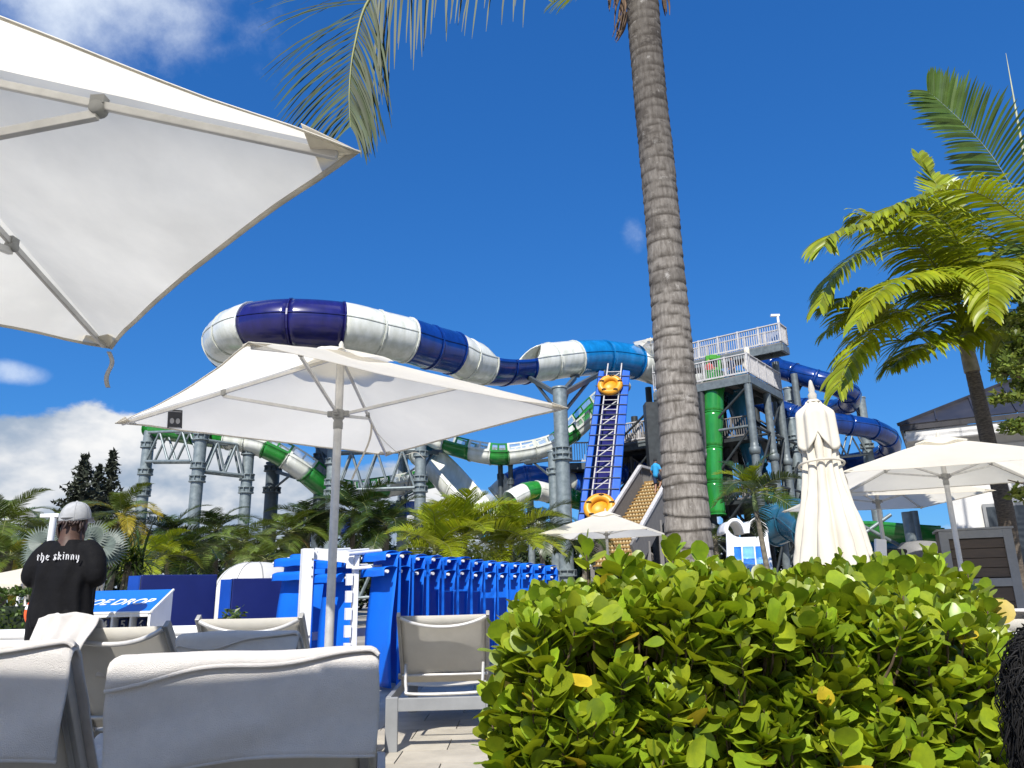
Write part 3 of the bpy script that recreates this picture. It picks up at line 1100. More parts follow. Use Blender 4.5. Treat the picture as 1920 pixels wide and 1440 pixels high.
b.grid(capf, 48, 14)
b.ball(V(0, 0.015, 1.752), (0.009, 0.009, 0.006), 8, 6)
capo = b.build('cap', CAPM, man, solid=0.004)
b = MB()
b.grid(lambda u, q: V(0.078 * math.cos(PI * u) * (1 - 0.15 * q), 0.11 + (0.03 + 0.085 * math.sin(PI * u)) * q, 1.648 - 0.03 * q + 0.0 * u), 16, 5)
b.build('brim', CAPM, capo, solid=0.005)
b = MB()
for k in range(6):
    a0 = k * PI / 3
    b.tube([capf(k / 6 + 0.001, q / 8) * 1.0 + (capf(k / 6, q / 8) - V(0, 0.015, 1.63)).normalized() * 0.002 for q in range(9)], 0.0022, 5)
b.build('seams', mat('cap_seam', (0.36, 0.37, 0.38), 0.9), capo)
b = MB()
b.tube([V(0.06 * math.cos(a), -0.005 - 0.112 * abs(math.sin(a)) ** 0.8 * 0.94, 1.628) for a in [PI + PI * k / 12 for k in range(13)]], 0.008, 6)
b.build('strap', CAPM, capo)
# short locks below the cap
b = MB()
rr = random.Random(5)
for k in range(16):
    a = PI + PI * (k + 0.5) / 16
    x, y = 0.082 * math.cos(a), 0.01 + 0.098 * math.sin(a)
    ln = rr.uniform(0.07, 0.15) if k in (0, 1, 2, 8, 13, 14, 15) else rr.uniform(0.02, 0.05)
    p = V(x, y, 1.615)
    b.tube(catmull([p, p + Vector((x * 0.12, -0.012, -ln * 0.5)), p + Vector((x * 0.05 + rr.uniform(-.02, .02), -0.02, -ln))], 3), [0.009] * 6 + [0.004], 6)
b.build('hair', HAIR_R, man)

# lettering on the shirt: broad nib strokes, letter by letter
NIB = {
    't': ((0.55), [[(0.2, 1.25), (0.2, 0.15), (0.42, 0.0)], [(0.0, 0.95), (0.5, 1.0)]]),
    'h': ((0.85), [[(0.15, 1.5), (0.15, 0.05)], [(0.15, 0.85), (0.48, 1.0), (0.62, 0.8), (0.62, 0.1), (0.35, -0.35)]]),
    'e': ((0.72), [[(0.5, 0.62), (0.62, 0.85), (0.35, 1.0), (0.12, 0.78), (0.12, 0.18), (0.35, 0.0), (0.6, 0.15)], [(0.14, 0.5), (0.55, 0.66)]]),
    's': ((0.72), [[(0.62, 0.9), (0.35, 1.02), (0.14, 0.8), (0.5, 0.5), (0.6, 0.22), (0.32, 0.0), (0.06, 0.12)], [(0.3, 0.98), (0.32, 0.02)]]),
    'k': ((0.80), [[(0.15, 1.5), (0.15, 0.0)], [(0.15, 0.55), (0.5, 1.0), (0.62, 0.82), (0.28, 0.52)], [(0.3, 0.52), (0.55, 0.1), (0.72, 0.02)]]),
    'i': ((0.42), [[(0.05, 0.9), (0.18, 1.0), (0.18, 0.1), (0.32, 0.0)], [(0.12, 1.28), (0.24, 1.4)]]),
    'n': ((0.82), [[(0.05, 0.9), (0.16, 1.0), (0.16, 0.02)], [(0.16, 0.85), (0.48, 1.0), (0.58, 0.85), (0.58, 0.1), (0.72, 0.0)]]),
    'y': ((0.75), [[(0.05, 0.92), (0.16, 1.0), (0.16, 0.2), (0.36, 0.02), (0.58, 0.2)], [(0.48, 1.02), (0.60, 0.92), (0.60, 0.0), (0.4, -0.45)]]),
}
INK = mat('shirt_print', (0.62, 0.62, 0.64), 0.8)


def back_y(x, z):
    """How far the shirt's back reaches towards the viewer at (x, z)."""
    q = (z - 0.86) / 0.615
    best = -0.12
    for k in range(33):
        u = 0.5 + 0.5 * k / 32
        p = shirt(u, q) - MAN
        if abs(p.x - x) < 0.012:
            best = min(best, p.y)
    return best


x = -0.150
S = 0.0362
for ch in 'the skinny':
    if ch == ' ':
        x += S * 0.55
        continue
    w, strokes = NIB[ch]
    b = MB()
    for st in strokes:
        for i in range(len(st) - 1):
            (x0, z0), (x1, z1) = st[i], st[i + 1]
            P = [(x + S * (x0 - 0.10), z0 + 0.06), (x + S * (x0 + 0.10), z0 - 0.06), (x + S * (x1 + 0.10), z1 - 0.06), (x + S * (x1 - 0.10), z1 + 0.06)]
            if abs(x1 - x0) > abs(z1 - z0) * 2:
                P = [(x + S * x0, z0 + 0.11), (x + S * x0, z0 - 0.11), (x + S * x1, z1 - 0.11), (x + S * x1, z1 + 0.11)]
            vs = []
            for (px_, pz) in P:
                zz = 1.325 + S * pz + 0.006 * math.sin((px_ + 0.14) * 11)
                vs.append(V(px_, back_y(px_, zz) - 0.006, zz))
            b.add(vs, [(0, 1, 2, 3)])
    b.build('lettering', INK, shirt_o, solid=0.001)
    x += S * (w + 0.16)


def small_person(label, pos, h, facing, shirt_col, short_col, skin, hair, climb=False, group=None):
    """Far figure, whole but simple: one body, with shirt, shorts and hair."""
    t = thing('person', label, 'person', pos, facing, group)
    R3 = Matrix.Rotation(facing, 3, 'Z')
    k = h / 1.75
    W = lambda x, y, z: Vector(pos) + R3 @ Vector((x * k, y * k, z * k))
    b = MB()
    b.ball(W(0, 0.0, 1.63), (0.078 * k, 0.095 * k, 0.115 * k), 14, 10)
    b.ball(W(0, 0.10, 1.61), (0.014 * k, 0.02 * k, 0.02 * k), 8, 6)
    limb(b, [W(0, 0, 1.6), W(0, 0, 1.42)], [0.055 * k, 0.07 * k], 10)
    limb(b, [W(0, 0, 1.36), W(0, 0, 1.15), W(0, 0, 0.95)], [0.14 * k, 0.125 * k, 0.14 * k], 12)
    for s in (-1, 1):
        lift = 0.28 if (climb and s > 0) else 0.0
        kn = W(s * 0.10, 0.10 + lift * 0.6, 0.52 + lift * 0.55)
        limb(b, [W(s * 0.09, 0, 0.92), kn, W(s * 0.10, -0.02 + lift * 0.5, 0.08 + lift)], [0.09 * k, 0.06 * k, 0.042 * k], 10)
        limb(b, [W(s * 0.10, -0.04 + lift * 0.5, 0.045 + lift), W(s * 0.11, 0.14 + lift * 0.5, 0.035 + lift)], [0.04 * k, 0.03 * k], 8)
        el = W(s * 0.27, 0.0, 1.12)
        ha = W(s * 0.24, 0.17, 0.95)
        limb(b, [W(s * 0.18, 0, 1.38), el, ha], [0.055 * k, 0.043 * k, 0.03 * k], 10)
        b.ball(ha + R3 @ Vector((0, 0.05 * k, -0.02 * k)), (0.03 * k, 0.045 * k, 0.02 * k), 8, 6)
        for f in range(4):
            limb(b, [ha + R3 @ Vector(((f - 1.5) * 0.014 * k, 0.07 * k, -0.02 * k)), ha + R3 @ Vector(((f - 1.5) * 0.014 * k, 0.115 * k, -0.035 * k))], [0.009 * k, 0.008 * k], 5)
    b.build('body', skin, t, remesh=0.016 * k)
    b = MB()
    limb(b, [W(0, 0, 1.38), W(0, 0, 1.15), W(0, 0, 0.93)], [0.165 * k, 0.155 * k, 0.165 * k], 14)
    for s in (-1, 1):
        limb(b, [W(s * 0.16, 0, 1.38), W(s * 0.24, 0, 1.2)], [0.075 * k, 0.065 * k], 10)
    b.build('shirt', shirt_col, t, remesh=0.02 * k)
    b = MB()
    for s in (-1, 1):
        lift = 0.28 if (climb and s > 0) else 0.0
        limb(b, [W(s * 0.085, 0, 0.93), W(s * 0.10, 0.07 + lift * 0.5, 0.58 + lift * 0.5)], [0.12 * k, 0.10 * k], 10)
    b.build('shorts', short_col, t, remesh=0.02 * k)
    b = MB()
    b.ball(W(0, -0.012, 1.665), (0.086 * k, 0.098 * k, 0.10 * k), 12, 8)
    b.build('hair', hair, t)
    return t


# ------------------------------------------------------------------ shoe drop cubby
BLUE_PRINT = mat('cubby_blue', (0.008, 0.15, 0.62), 0.4, nscale=3, var=0.05)
NAVY_PRINT = mat('cubby_navy', (0.01, 0.03, 0.14), 0.5)
fl, fr = atz(150, 1172, 0.86), at(300, 1168, 6.15)
fz = 0.985                                     # lower edge of the sloping lid
cub = thing('shoe_cubby', 'white shoe cubby with sloping blue lid reading shoe drop', 'cubby', (-3.25, 6.3, 0))
y0, y1, x0, x1 = 6.15, 6.62, -3.72, -2.83
zf, zb = at(285, 1148, 6.15).z, at(322, 1107, 6.62).z
x1 = at(283, 1148, 6.15).x
xb1 = at(325, 1107, 6.62).x
x0b = xb1 - 0.92
x0 = x1 - 0.92
P = lambda s, d, z: Vector((lerp(lerp(x0, x1, s), lerp(x0b, xb1, s), d), lerp(y0, y1, d), z))
b = MB()
b.add([P(0, 0, zf), P(1, 0, zf), P(1, 1, zb), P(0, 1, zb)], [(0, 1, 2, 3)])
lid = b.build('lid', BLUE_PRINT, cub, solid=0.02)
sd = MB()
sd.poly([P(1, 0, 0.02), P(1, 1, 0.02), P(1, 1, zb - 0.012), P(1, 0, zf - 0.012)], (-0.02, 0, 0))
sd.build('side_panel', WHITE_PVC, cub)
sd = MB()
sd.poly([P(0, 0, 0.02), P(0, 1, 0.02), P(0, 1, zb - 0.012), P(0, 0, zf - 0.012)], (0.02, 0, 0))
sd.build('side_panel', WHITE_PVC, cub)
tr = MB()
for a, c in ((P(1, 0, zf), P(1, 1, zb)), (P(0, 0, zf), P(0, 1, zb))):
    tr.tube([a + Vector((0, 0, 0.004)), c + Vector((0, 0, 0.004))], 0.011, 8)
tr.tube([P(0, 0, zf), P(1, 0, zf)], 0.011, 8)
tr.build('lid_trim', WHITE_PVC, lid)
bk = MB()
bk.poly([P(0.02, 0.97, 0.02), P(0.98, 0.97, 0.02), P(0.98, 0.97, zb - 0.03), P(0.02, 0.97, zb - 0.03)], (0, 0.015, 0))
bk.build('back_panel', WHITE_PVC, cub)
for r in range(4):
    z = zf - 0.02 - 0.155 * r
    sh = MB()
    sh.bar(P(0.02, 0.02, z) + Vector((0, 0.0, 0)), P(0.98, 0.02, z), 0.03, 0.022)
    sh.box((P(0.5, 0.5, z).x, P(0.5, .5, z).y, z), (0.86, 0.40, 0.014))
    sh.build('shelf', WHITE_PVC, cub)
for c in range(7):
    dv = MB()
    s = 0.02 + 0.96 * c / 6
    dv.poly([P(s, 0.01, 0.3), P(s, 0.9, 0.3), P(s, 0.9, zf - 0.03), P(s, 0.01, zf - 0.03)], (0.016, 0, 0))
    dv.build('divider', WHITE_PVC, cub)
for c in range(6):
    pl = MB()
    s0 = 0.02 + 0.96 * (c + 0.13) / 6
    s1 = 0.02 + 0.96 * (c + 0.62) / 6
    zt = zf - 0.045
    pl.add([P(s0, 0.25, zt - 0.085), P(s1, 0.25, zt - 0.085), P(s1, 0.25, zt), P(s0, 0.25, zt)], [(0, 1, 2, 3)])
    plo = pl.build('number_plate', NAVY_PRINT, cub, solid=0.004)
    me = text_mesh(str(c + 1), 0.085, 0, 0.001, 0.002)
    me.materials.append(WHITE_PVC)
    o = bpy.data.objects.new('digit', me)
    COL.objects.link(o)
    o.parent = plo
    o.location = basis(cub).inverted() @ (P(lerp(s0, s1, 0.22), 0.25, zt - 0.073) + Vector((0, -0.006, 0)))
    o.rotation_euler = (PI / 2, 0, 0)
me = text_mesh('SHOE DROP', 0.185, 0.25, 0.001, 0.003)
me.materials.append(WHITE_PVC)
o = bpy.data.objects.new('lettering', me)
COL.objects.link(o)
o.parent = lid
slope = math.atan2(zb - zf, y1 - y0)
o.rotation_euler = (slope, 0, 0)
wid = max(v.co.x for v in me.vertices)
o.scale = (0.66 / wid, 0.95, 1)
o.location = basis(cub).inverted() @ (P(0.215, 0.30, 0) + Vector((0, 0, lerp(zf, zb, 0.30) + 0.013)))

# ------------------------------------------------------------------ blue barriers and low white kerb wall
BAR_SIDE = mat('barrier_edge_blue', (0.006, 0.06, 0.36), 0.45, nscale=2, var=0.08)
BAR_M = mat('barrier_blue', (0.004, 0.012, 0.115), 0.45, nscale=2, var=0.08)


def barrier(label, u0, v0, u1, v1, Y0, Y1, vb):
    a, c = at(u0, v0, Y0), at(u1, v1, Y1)
    t = thing('barrier', label, 'barrier', ((a.x + c.x) / 2, (a.y + c.y) / 2, 0), 0, 'blue barriers')
    d = (c - a)
    d.z = 0
    n = Vector((d.y, -d.x, 0)).normalized()
    if n.y > 0:
        n = -n
    z = (a.z + c.z) / 2
    th = -n * 0.17
    for nm, (p, q_) in (('front_panel', (a, c)),):
        m = MB()
        m.poly([Vector((p.x, p.y, 0.03)), Vector((q_.x, q_.y, 0.03)), Vector((q_.x, q_.y, z)), Vector((p.x, p.y, z))], th)
        m.build(nm, BAR_M, t, bevel=0.012)
    m = MB()
    e = (a - c)
    e.z = 0
    e.normalize()
    p = a + e * 0.012
    m.poly([Vector((p.x, p.y, 0.03)), Vector((p.x, p.y, z - 0.01)), Vector((p.x, p.y, z - 0.01)) + th + e * 0.1, Vector((p.x, p.y, 0.03)) + th + e * 0.1], e * 0.02)
    m.build('end_panel', BAR_SIDE, t)
    for k in (0.12, 0.88):
        p = a.lerp(c, k)
        f = MB()
        f.box((p.x, p.y + 0.09, 0.015), (0.08, 0.6, 0.03))
        f.build('foot', STEEL_D, t)
    return t


barrier('dark blue barrier board standing behind the shoe cubby', 266, 1076, 408, 1079, 10.6, 11.2, 1180)
barrier('dark blue barrier board left of the folded blue chairs', 437, 1083, 540, 1085, 10.9, 11.3, 1170)
w = MB()
w.box((-5.8, 7.55, 0.36), (7.2, 0.35, 0.72))
wl = tag(w.build('low_wall', WHITE, None, bevel=0.02), 'low white poolside wall running behind the loungers at left', 'wall')
w = MB()
w.tube([(-9.4, 7.4, 0.755), (-2.2, 7.4, 0.755)], 0.05, 10)
w.build('coping', WHITE_PVC, wl)

# ------------------------------------------------------------------ rack of folded blue chairs
BLUE_FAB = mat('blue_sling', (0.004, 0.155, 0.78), 0.6, nscale=3, var=0.06, bump=0.15, bscale=700, trans=0.12, spec=0.3)


def folded_chair(label, p_near, face, H, W, seed, group):
    """Blue sling chair folded flat and stood on end: panel plus two turned over flaps on white tubes."""
    rr = random.Random(seed)
    t = thing('folded_chair', label, 'folded chair', (p_near.x, p_near.y, 0), 0, group)
    f = Vector(face).normalized()
    n = Vector((f.y, -f.x, 0))
    if n.y > 0:
        n = -n
    B = Vector((p_near.x, p_near.y, 0))
    bow = rr.uniform(0.02, 0.05)

    def pan(u, q):
        z = lerp(0.06, H - 0.02, q)
        s = 0.04 * math.sin(PI * q) ** 0.6 * (1 - u)
        return B + f * (lerp(0.0, W, u) - s * 0.6) + n * (bow * math.sin(PI * q) + 0.012 * math.sin(6 * q + seed) + 0.05 * (1 - q)) + Vector((0, 0, z))
    m = MB()
    m.grid(pan, 8, 22)
    m.build('sling', BLUE_FAB, t, solid=0.006)
    for k, (zz, out) in enumerate(((H, 0.17), (H - 0.17, 0.185))):
        def flap(u, q, zz=zz, out=out, k=k):
            a = min(1.0, q / 0.6)
            y = -0.01 + out * a + 0.004 * math.sin(PI * 3 * u + seed) * ss(0.5, 1, q)
            z = zz + 0.02 * math.sin(PI * a * 0.9) - 0.015 * a * a - 0.085 * ss(0.55, 1.0, q) + 0.003 * math.sin(3 * PI * u + k + seed) * a
            return B + f * lerp(-0.015, W * 0.97, u) + n * y + Vector((0, 0, z))
        m = MB()
        m.grid(flap, 12, 12)
        fl = m.build('flap', BLUE_FAB, t, solid=0.006)
        tb = MB()
        c = B + n * (out * 0.80) + Vector((0, 0, zz - 0.042))
        tb.tube([c - f * 0.045, c + f * (W + 0.03)], 0.019, 10)
        tb.build('end_tube', WHITE_PVC, fl)
    fr = MB()
    for s in (0.03, W - 0.03):
        p = B + f * s - n * 0.02
        fr.bar(p + n * -0.02 + Vector((0, 0, 0.01)), p + n * -0.02 + Vector((0, 0, H - 0.06)), 0.02, 0.03, up=n)
    fr.build('frame', BLUE_FAB, t)
    return t


zt = 1.385
A0, A1 = atz(746, 1036, zt), at(746, 1036, 8.7)
A0 = at(746, 1036, 8.7)
zt = A0.z
A1 = atz(1043, 1062, zt)
face = Vector((-0.60, 0.80, 0))
us = [746, 771, 800, 828, 856, 881, 905, 930, 953, 976, 999, 1021, 1043]
ORD = ['nearest', 'second', 'third', 'fourth', 'fifth', 'sixth', 'seventh', 'eighth', 'ninth', 'tenth', 'eleventh', 'twelfth', 'last']
for i, u in enumerate(us):
    # where the sight line of column u meets the row's line
    best = min((k / 400 for k in range(401)), key=lambda k: abs((lambda w: 960 + FPX * (w - _C).dot(_R) / (w - _C).dot(_F))(A0.lerp(A1, k)) - u))
    p = A0.lerp(A1, best)
    folded_chair('%s folded blue chair of the long row, counted from the white rack' % ORD[i], p, face, zt + RND.uniform(-0.012, 0.012), 0.60, i, 'row of folded blue chairs')
pL = at(667, 1049, 9.2)
folded_chair('folded blue chair inside the white rack, behind the parasol pole', pL, (-0.75, 0.66, 0), pL.z, 0.62, 31, 'row of folded blue chairs')
pL = at(586, 1046, 9.4)
folded_chair('folded blue chair at the left end, left of the white post', pL, (-0.75, 0.66, 0), pL.z, 0.62, 37, 'row of folded blue chairs')
pL = at(640, 1038, 10.2)
folded_chair('folded blue chair seen behind the white rack top', pL, (-0.9, 0.4, 0), pL.z, 0.75, 41, 'row of folded blue chairs')
# white rack
rk = thing('chair_rack', 'white rack with square post, notched post and pegs holding blue chairs', 'rack', (-2.2, 8.8, 0))
pa_ = at(577, 1029, 8.7)
b = MB()
b.box((pa_.x, 8.7, pa_.z / 2), (0.125, 0.125, pa_.z), Matrix.Rotation(0.5, 3, 'Z'))
post = b.build('post', WHITE_PVC, rk, bevel=0.004)
for z in (1.45, 1.36, 1.26, 0.62, 0.54):
    d = MB()
    d.lathe([(0, -0.003), (0.011, -0.003), (0.011, 0.003), (0, 0.003)], 8, (pa_.x + 0.072, 8.66, z), axis=Matrix.Rotation(PI / 2, 3, 'Y') @ Matrix.Rotation(0.5, 3, 'X'))
    d.build('bolt', PLAST_GREY, post)
pb_ = at(664, 1042, 8.95)
b = MB()
b.box((pb_.x + 0.015, 8.98, pb_.z / 2), (0.06, 0.09, pb_.z), Matrix.Rotation(0.5, 3, 'Z'))
np_ = b.build('notched_post', WHITE_PVC, rk, bevel=0.003)
for k in range(7):
    b = MB()
    b.box((pb_.x - 0.04, 8.92, pb_.z - 0.08 - 0.19 * k), (0.065, 0.08, 0.13), Matrix.Rotation(0.5, 3, 'Z'))
    b.build('tooth', WHITE_PVC, np_, bevel=0.003)
for k, (ua, va, Ya, ub, vb, Yb, r) in enumerate(((592, 1034, 8.75, 655, 1030, 9.4, 0.022), (628, 1036, 8.9, 690, 1031, 9.6, 0.022), (652, 1039, 8.8, 714, 1033, 9.3, 0.025), (660, 1066, 8.9, 716, 1062, 9.0, 0.022), (652, 1062, 8.9, 688, 1060, 9.3, 0.022))):
    b = MB()
    b.tube([at(ua, va, Ya), at(ub, vb, Yb)], r, 10)
    b.build('peg', WHITE_PVC, rk)
b = MB()
b.bar(at(590, 1038, 8.75), at(664, 1046, 9.0), 0.03, 0.13)
b.build('top_board', WHITE_PVC, rk)
b = MB()
b.bar(at(585, 1193, 9.9), at(690, 1184, 10.0), 0.03, 0.1)
b.build('bottom_board', WHITE_PVC, rk)

# ------------------------------------------------------------------ white dome of the play pool
dome = thing('pool_dome', 'white rounded fibreglass dome behind the blue barriers', 'dome', (-4.6, 14.0, 0))
DOME_M = mat('dome_gelcoat', (0.62, 0.61, 0.58), 0.5, nscale=1.5, var=0.08)
dc = at(478, 1120, 14.0)
b = MB()


def domef(u, q):
    a = 2 * PI * u
    ph = q * PI / 2
    lob = 1 + 0.07 * abs(math.cos(2.5 * a)) ** 3
    r = math.cos(ph) ** 0.7 * lob
    return Vector((dc.x + 0.78 * r * math.cos(a), 14.0 + 0.8 * r * math.sin(a), 0.0 + 1.66 * math.sin(ph) ** 0.55))


b.grid(domef, 60, 16)
dm = b.build('shell', DOME_M, dome)
for u in (0.62, 0.72, 0.83):
    b = MB()
    b.tube([domef(u, q / 14) * 1.0 for q in range(14)], 0.012, 5)
    b.build('seam', PLAST_GREY, dm)

# ------------------------------------------------------------------ things at the far left
t = thing('lamp_post', 'slim white lamp post standing left of the man', 'lamp post', (at(98, 1030, 12).x, 12, 0))
c = at(101, 968, 12)
b = MB()
b.tube([(c.x, 12, 0), (c.x, 12, c.z)], 0.05, 10)
b.build('pole', WHITE_PVC, t)
b = MB()
b.box((c.x - 0.05, 12, c.z + 0.01), (0.30, 0.09, 0.06))
b.build('lamp_head', WHITE_PVC, t, bevel=0.01)


def flat_tent(label, u0, u1, v_top, v_eave, Y):
    a, c = at(u0, v_eave, Y), at(u1, v_eave, Y)
    t = thing('cabana', label, 'cabana', ((a.x + c.x) / 2, Y + 1.2, 0), 0, 'white cabanas by the left hedge')
    zt_ = at(u0, v_top, Y).z
    b = MB()
    cx, cy = (a.x + c.x) / 2, Y + 1.2
    hw = (c.x - a.x) / 2
    vs = [(cx - hw, Y, a.z), (cx + hw, Y, a.z), (cx + hw, Y + 2.4, a.z), (cx - hw, Y + 2.4, a.z), (cx, cy, zt_ + 0.25)]
    b.add(vs, [(0, 1, 4), (1, 2, 4), (2, 3, 4), (3, 0, 4)])
    b.build('roof', CANVAS, t, solid=0.01)
    vl = MB()
    for k in range(4):
        p, q_ = Vector(vs[k]), Vector(vs[(k + 1) % 4])
        vl.add([p, q_, q_ - Vector((0, 0, 0.16)), p - Vector((0, 0, 0.16))], [(0, 1, 2, 3)])
    vl.build('valance', CANVAS, t, solid=0.006)
    for k in range(4):
        p = MB()
        x, y, z = vs[k]
        p.tube([(lerp(x, cx, 0.03), lerp(y, cy, 0.03), 0), (lerp(x, cx, 0.03), lerp(y, cy, 0.03), z)], 0.03, 8)
        p.build('post', WHITE_PVC, t)


flat_tent('white cabana roof peeking out left of the man, upper of two', -60, 78, 1078, 1090, 15.5)
flat_tent('white cabana roof at the left edge, lower of two', -120, 38, 1092, 1098, 12.6)
# life ring
t = thing('life_ring', 'orange life ring hanging on a thin post beside the hedge', 'life ring', (at(72, 1150, 7.3).x, 7.3, 0))
c = at(70, 1148, 7.3)
ORANGE = mat('ring_orange', (0.72, 0.10, 0.02), 0.5, nscale=5, var=0.1)
for k in range(8):
    b = MB()
    a0, a1 = 2 * PI * k / 8, 2 * PI * (k + 1) / 8
    wide = k % 2 == 0
    mid, hw = (a0 + a1) / 2, (a1 - a0) / 2
    aa = [mid + (1.55 if wide else 0.45) * hw * (-1 + 2 * j / 6) for j in range(7)]
    b.tube([(c.x + 0.105 * math.cos(a) * 0.45, 7.3 + 0.105 * math.cos(a) * 0.6, c.z + 0.105 * math.sin(a)) for a in aa], 0.034 if wide else 0.035, 10)
    b.build('ring_segment' if wide else 'white_band', ORANGE if wide else WHITE_PVC, t)
b = MB()
b.tube([(c.x + 0.02, 7.35, 0.7), (c.x + 0.02, 7.35, c.z + 0.14)], 0.012, 8)
b.build('post', ALU, t)
# ------------------------------------------------------------------ leaves
HEDGE_LEAF = mat('hedge_leaf', (0.30, 0.385, 0.02), 0.36, nscale=30, var=0.14, rand=0.36, island=True, trans=0.36, tcol=(1.15, 1.05, 0.5), spec=0.45, col2=(0.20, 0.28, 0.02))
HEDGE_YEL = mat('hedge_leaf_yellow', (0.62, 0.46, 0.03), 0.45, nscale=25, var=0.12, trans=0.3, rand=0.15, island=True)
PALM_LIT = mat('palm_leaf', (0.30, 0.36, 0.018), 0.35, nscale=3, var=0.15, rand=0.25, island=True, trans=0.34, tcol=(1.2, 1.1, 0.5), spec=0.5)
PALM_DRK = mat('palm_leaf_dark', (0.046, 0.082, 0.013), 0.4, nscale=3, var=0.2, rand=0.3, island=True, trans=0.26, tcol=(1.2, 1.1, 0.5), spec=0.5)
PALM_COCO = mat('coconut_leaf', (0.12, 0.17, 0.025), 0.36, nscale=2, var=0.2, rand=0.3, island=True, trans=0.28, tcol=(1.2, 1.05, 0.5), spec=0.5)
PALM_MID = mat('palm_leaf_mid', (0.10, 0.17, 0.03), 0.36, nscale=3, var=0.15, rand=0.2, island=True, trans=0.34, tcol=(1.1, 1.1, 0.6), spec=0.5)
PALM_DRY = mat('palm_leaf_dry', (0.33, 0.20, 0.05), 0.7, nscale=6, var=0.25, rand=0.2, island=True, trans=0.25)
PALM_YEL = mat('palm_leaf_yellow', (0.45, 0.36, 0.03), 0.45, nscale=4, var=0.2, rand=0.2, island=True, trans=0.3)
PALM_SILV = mat('palm_leaf_silver', (0.13, 0.165, 0.14), 0.5, nscale=5, var=0.1, rand=0.15, island=True, trans=0.2)
RACHIS = mat('palm_rachis', (0.20, 0.22, 0.06), 0.5, nscale=5, var=0.15)
BARK_P = mat('palm_bark', (0.30, 0.275, 0.25), 0.9, nscale=9, var=0.3, col2=(0.07, 0.058, 0.048), bump=1.0, bscale=35, stretch=(2.2, 2.2, 0.5), detail=8)
BARK_S = mat('young_palm_bark', (0.20, 0.175, 0.13), 0.85, nscale=12, var=0.25, bump=0.4, bscale=40)
SHAFT = mat('crown_shaft', (0.17, 0.23, 0.08), 0.5, nscale=5, var=0.15)
TWIG = mat('twig', (0.14, 0.095, 0.06), 0.85, nscale=20, var=0.2)
LEAF_D = mat('dark_leaf', (0.035, 0.058, 0.016), 0.5, nscale=10, var=0.2, rand=0.35, island=True, trans=0.2)
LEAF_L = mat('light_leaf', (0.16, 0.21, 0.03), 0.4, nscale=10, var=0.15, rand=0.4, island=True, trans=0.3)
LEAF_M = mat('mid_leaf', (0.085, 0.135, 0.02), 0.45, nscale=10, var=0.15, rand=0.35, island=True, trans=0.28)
PINE_M = mat('pine_needles', (0.040, 0.050, 0.026), 0.7, nscale=8, var=0.3, rand=0.3, island=True)


def frond_mesh(name, L, a0, bend, nl, ll, lw, hang, leafmat, seed, fwd=0.9, vee=0.5, pet=0.12, ragged=0.1, rach=None, r0=0.018, curl=0.0):
    """Pinnate palm leaf along +X from the origin, first rising at angle a0, then arching down by bend."""
    rr = random.Random(seed)
    m = MB()
    n = 26
    pts, tans = [], []
    p = Vector((0, 0, 0))
    for i in range(n + 1):
        s = i / n
        an = a0 - bend * s ** 1.35
        tdir = Vector((math.cos(an), curl * s, math.sin(an))).normalized()
        pts.append(p.copy())
        tans.append(tdir)
        p = p + tdir * (L / n)
    m.tube(pts[::2] if n % 2 == 0 else pts, [lerp(r0, r0 * 0.18, (i / (n / 2))) for i in range(n // 2 + 1)], 5, mat=1)
    for k in range(nl):
        s = pet + (1 - pet) * (k + 0.5) / nl
        for side in (-1, 1):
            ss_ = min(0.995, s + rr.uniform(-0.3, 0.3) / nl)
            f = ss_ * n
            i = min(n - 1, int(f))
            b = pts[i].lerp(pts[i + 1], f - i)
            t = tans[i].lerp(tans[i + 1], f - i).normalized()
            up = Vector((0, 1, 0)).cross(t) * -1
            if up.z < 0:
                up = -up
            lat = t.cross(up) * side
            e = (ss_ - pet) / (1 - pet)
            ln = ll * (0.45 + 0.55 * math.sin(PI * min(1, 0.12 + 0.80 * e)) ** 0.7) * (1 - 0.45 * e * e) * rr.uniform(1 - ragged, 1 + ragged * 0.5)
            fw = fwd * (0.45 + 0.9 * e)
            d = (lat * 1.0 + t * fw + up * vee * rr.uniform(0.7, 1.3)).normalized()
            g = hang * rr.uniform(0.7, 1.25)
            w = lw * rr.uniform(0.85, 1.1)
            c = b.copy()
            vs = []
            wd = d.cross(up).normalized()
            ns = 4
            for q in range(ns + 1):
                x = q / ns
                ww = w * (0.55 + 0.9 * x) * (1 - x) ** 0.55 * 1.05 if q < ns else 0
                ww = max(ww, w * 0.04)
                vs += [c + wd * ww, c - wd * ww]
                d = (d + Vector((0, 0, -g * (0.25 + 0.75 * x)))).normalized()
                wd = (wd - d * wd.dot(d)).normalized()
                c = c + d * (ln / ns)
            m.add(vs, [(2 * q, 2 * q + 1, 2 * q + 3, 2 * q + 2) for q in range(ns)], 0, True)
    me = m.mesh(name)
    me.materials.append(leafmat)
    me.materials.append(rach or RACHIS)
    return me


def trunk_obj(parent, pts, rs, m, rings=0, name='trunk', n=18, rough=0.0, seed=0, perm=16):
    P = catmull(pts, perm)
    k = len(P)
    R_ = []
    for i in range(k):
        f = i / (k - 1) * (len(rs) - 1)
        j = min(len(rs) - 2, int(f))
        R_.append(lerp(rs[j], rs[j + 1], f - j))
    b = MB()
    b.tube(P, R_, n)
    return b.build(name, m, parent)


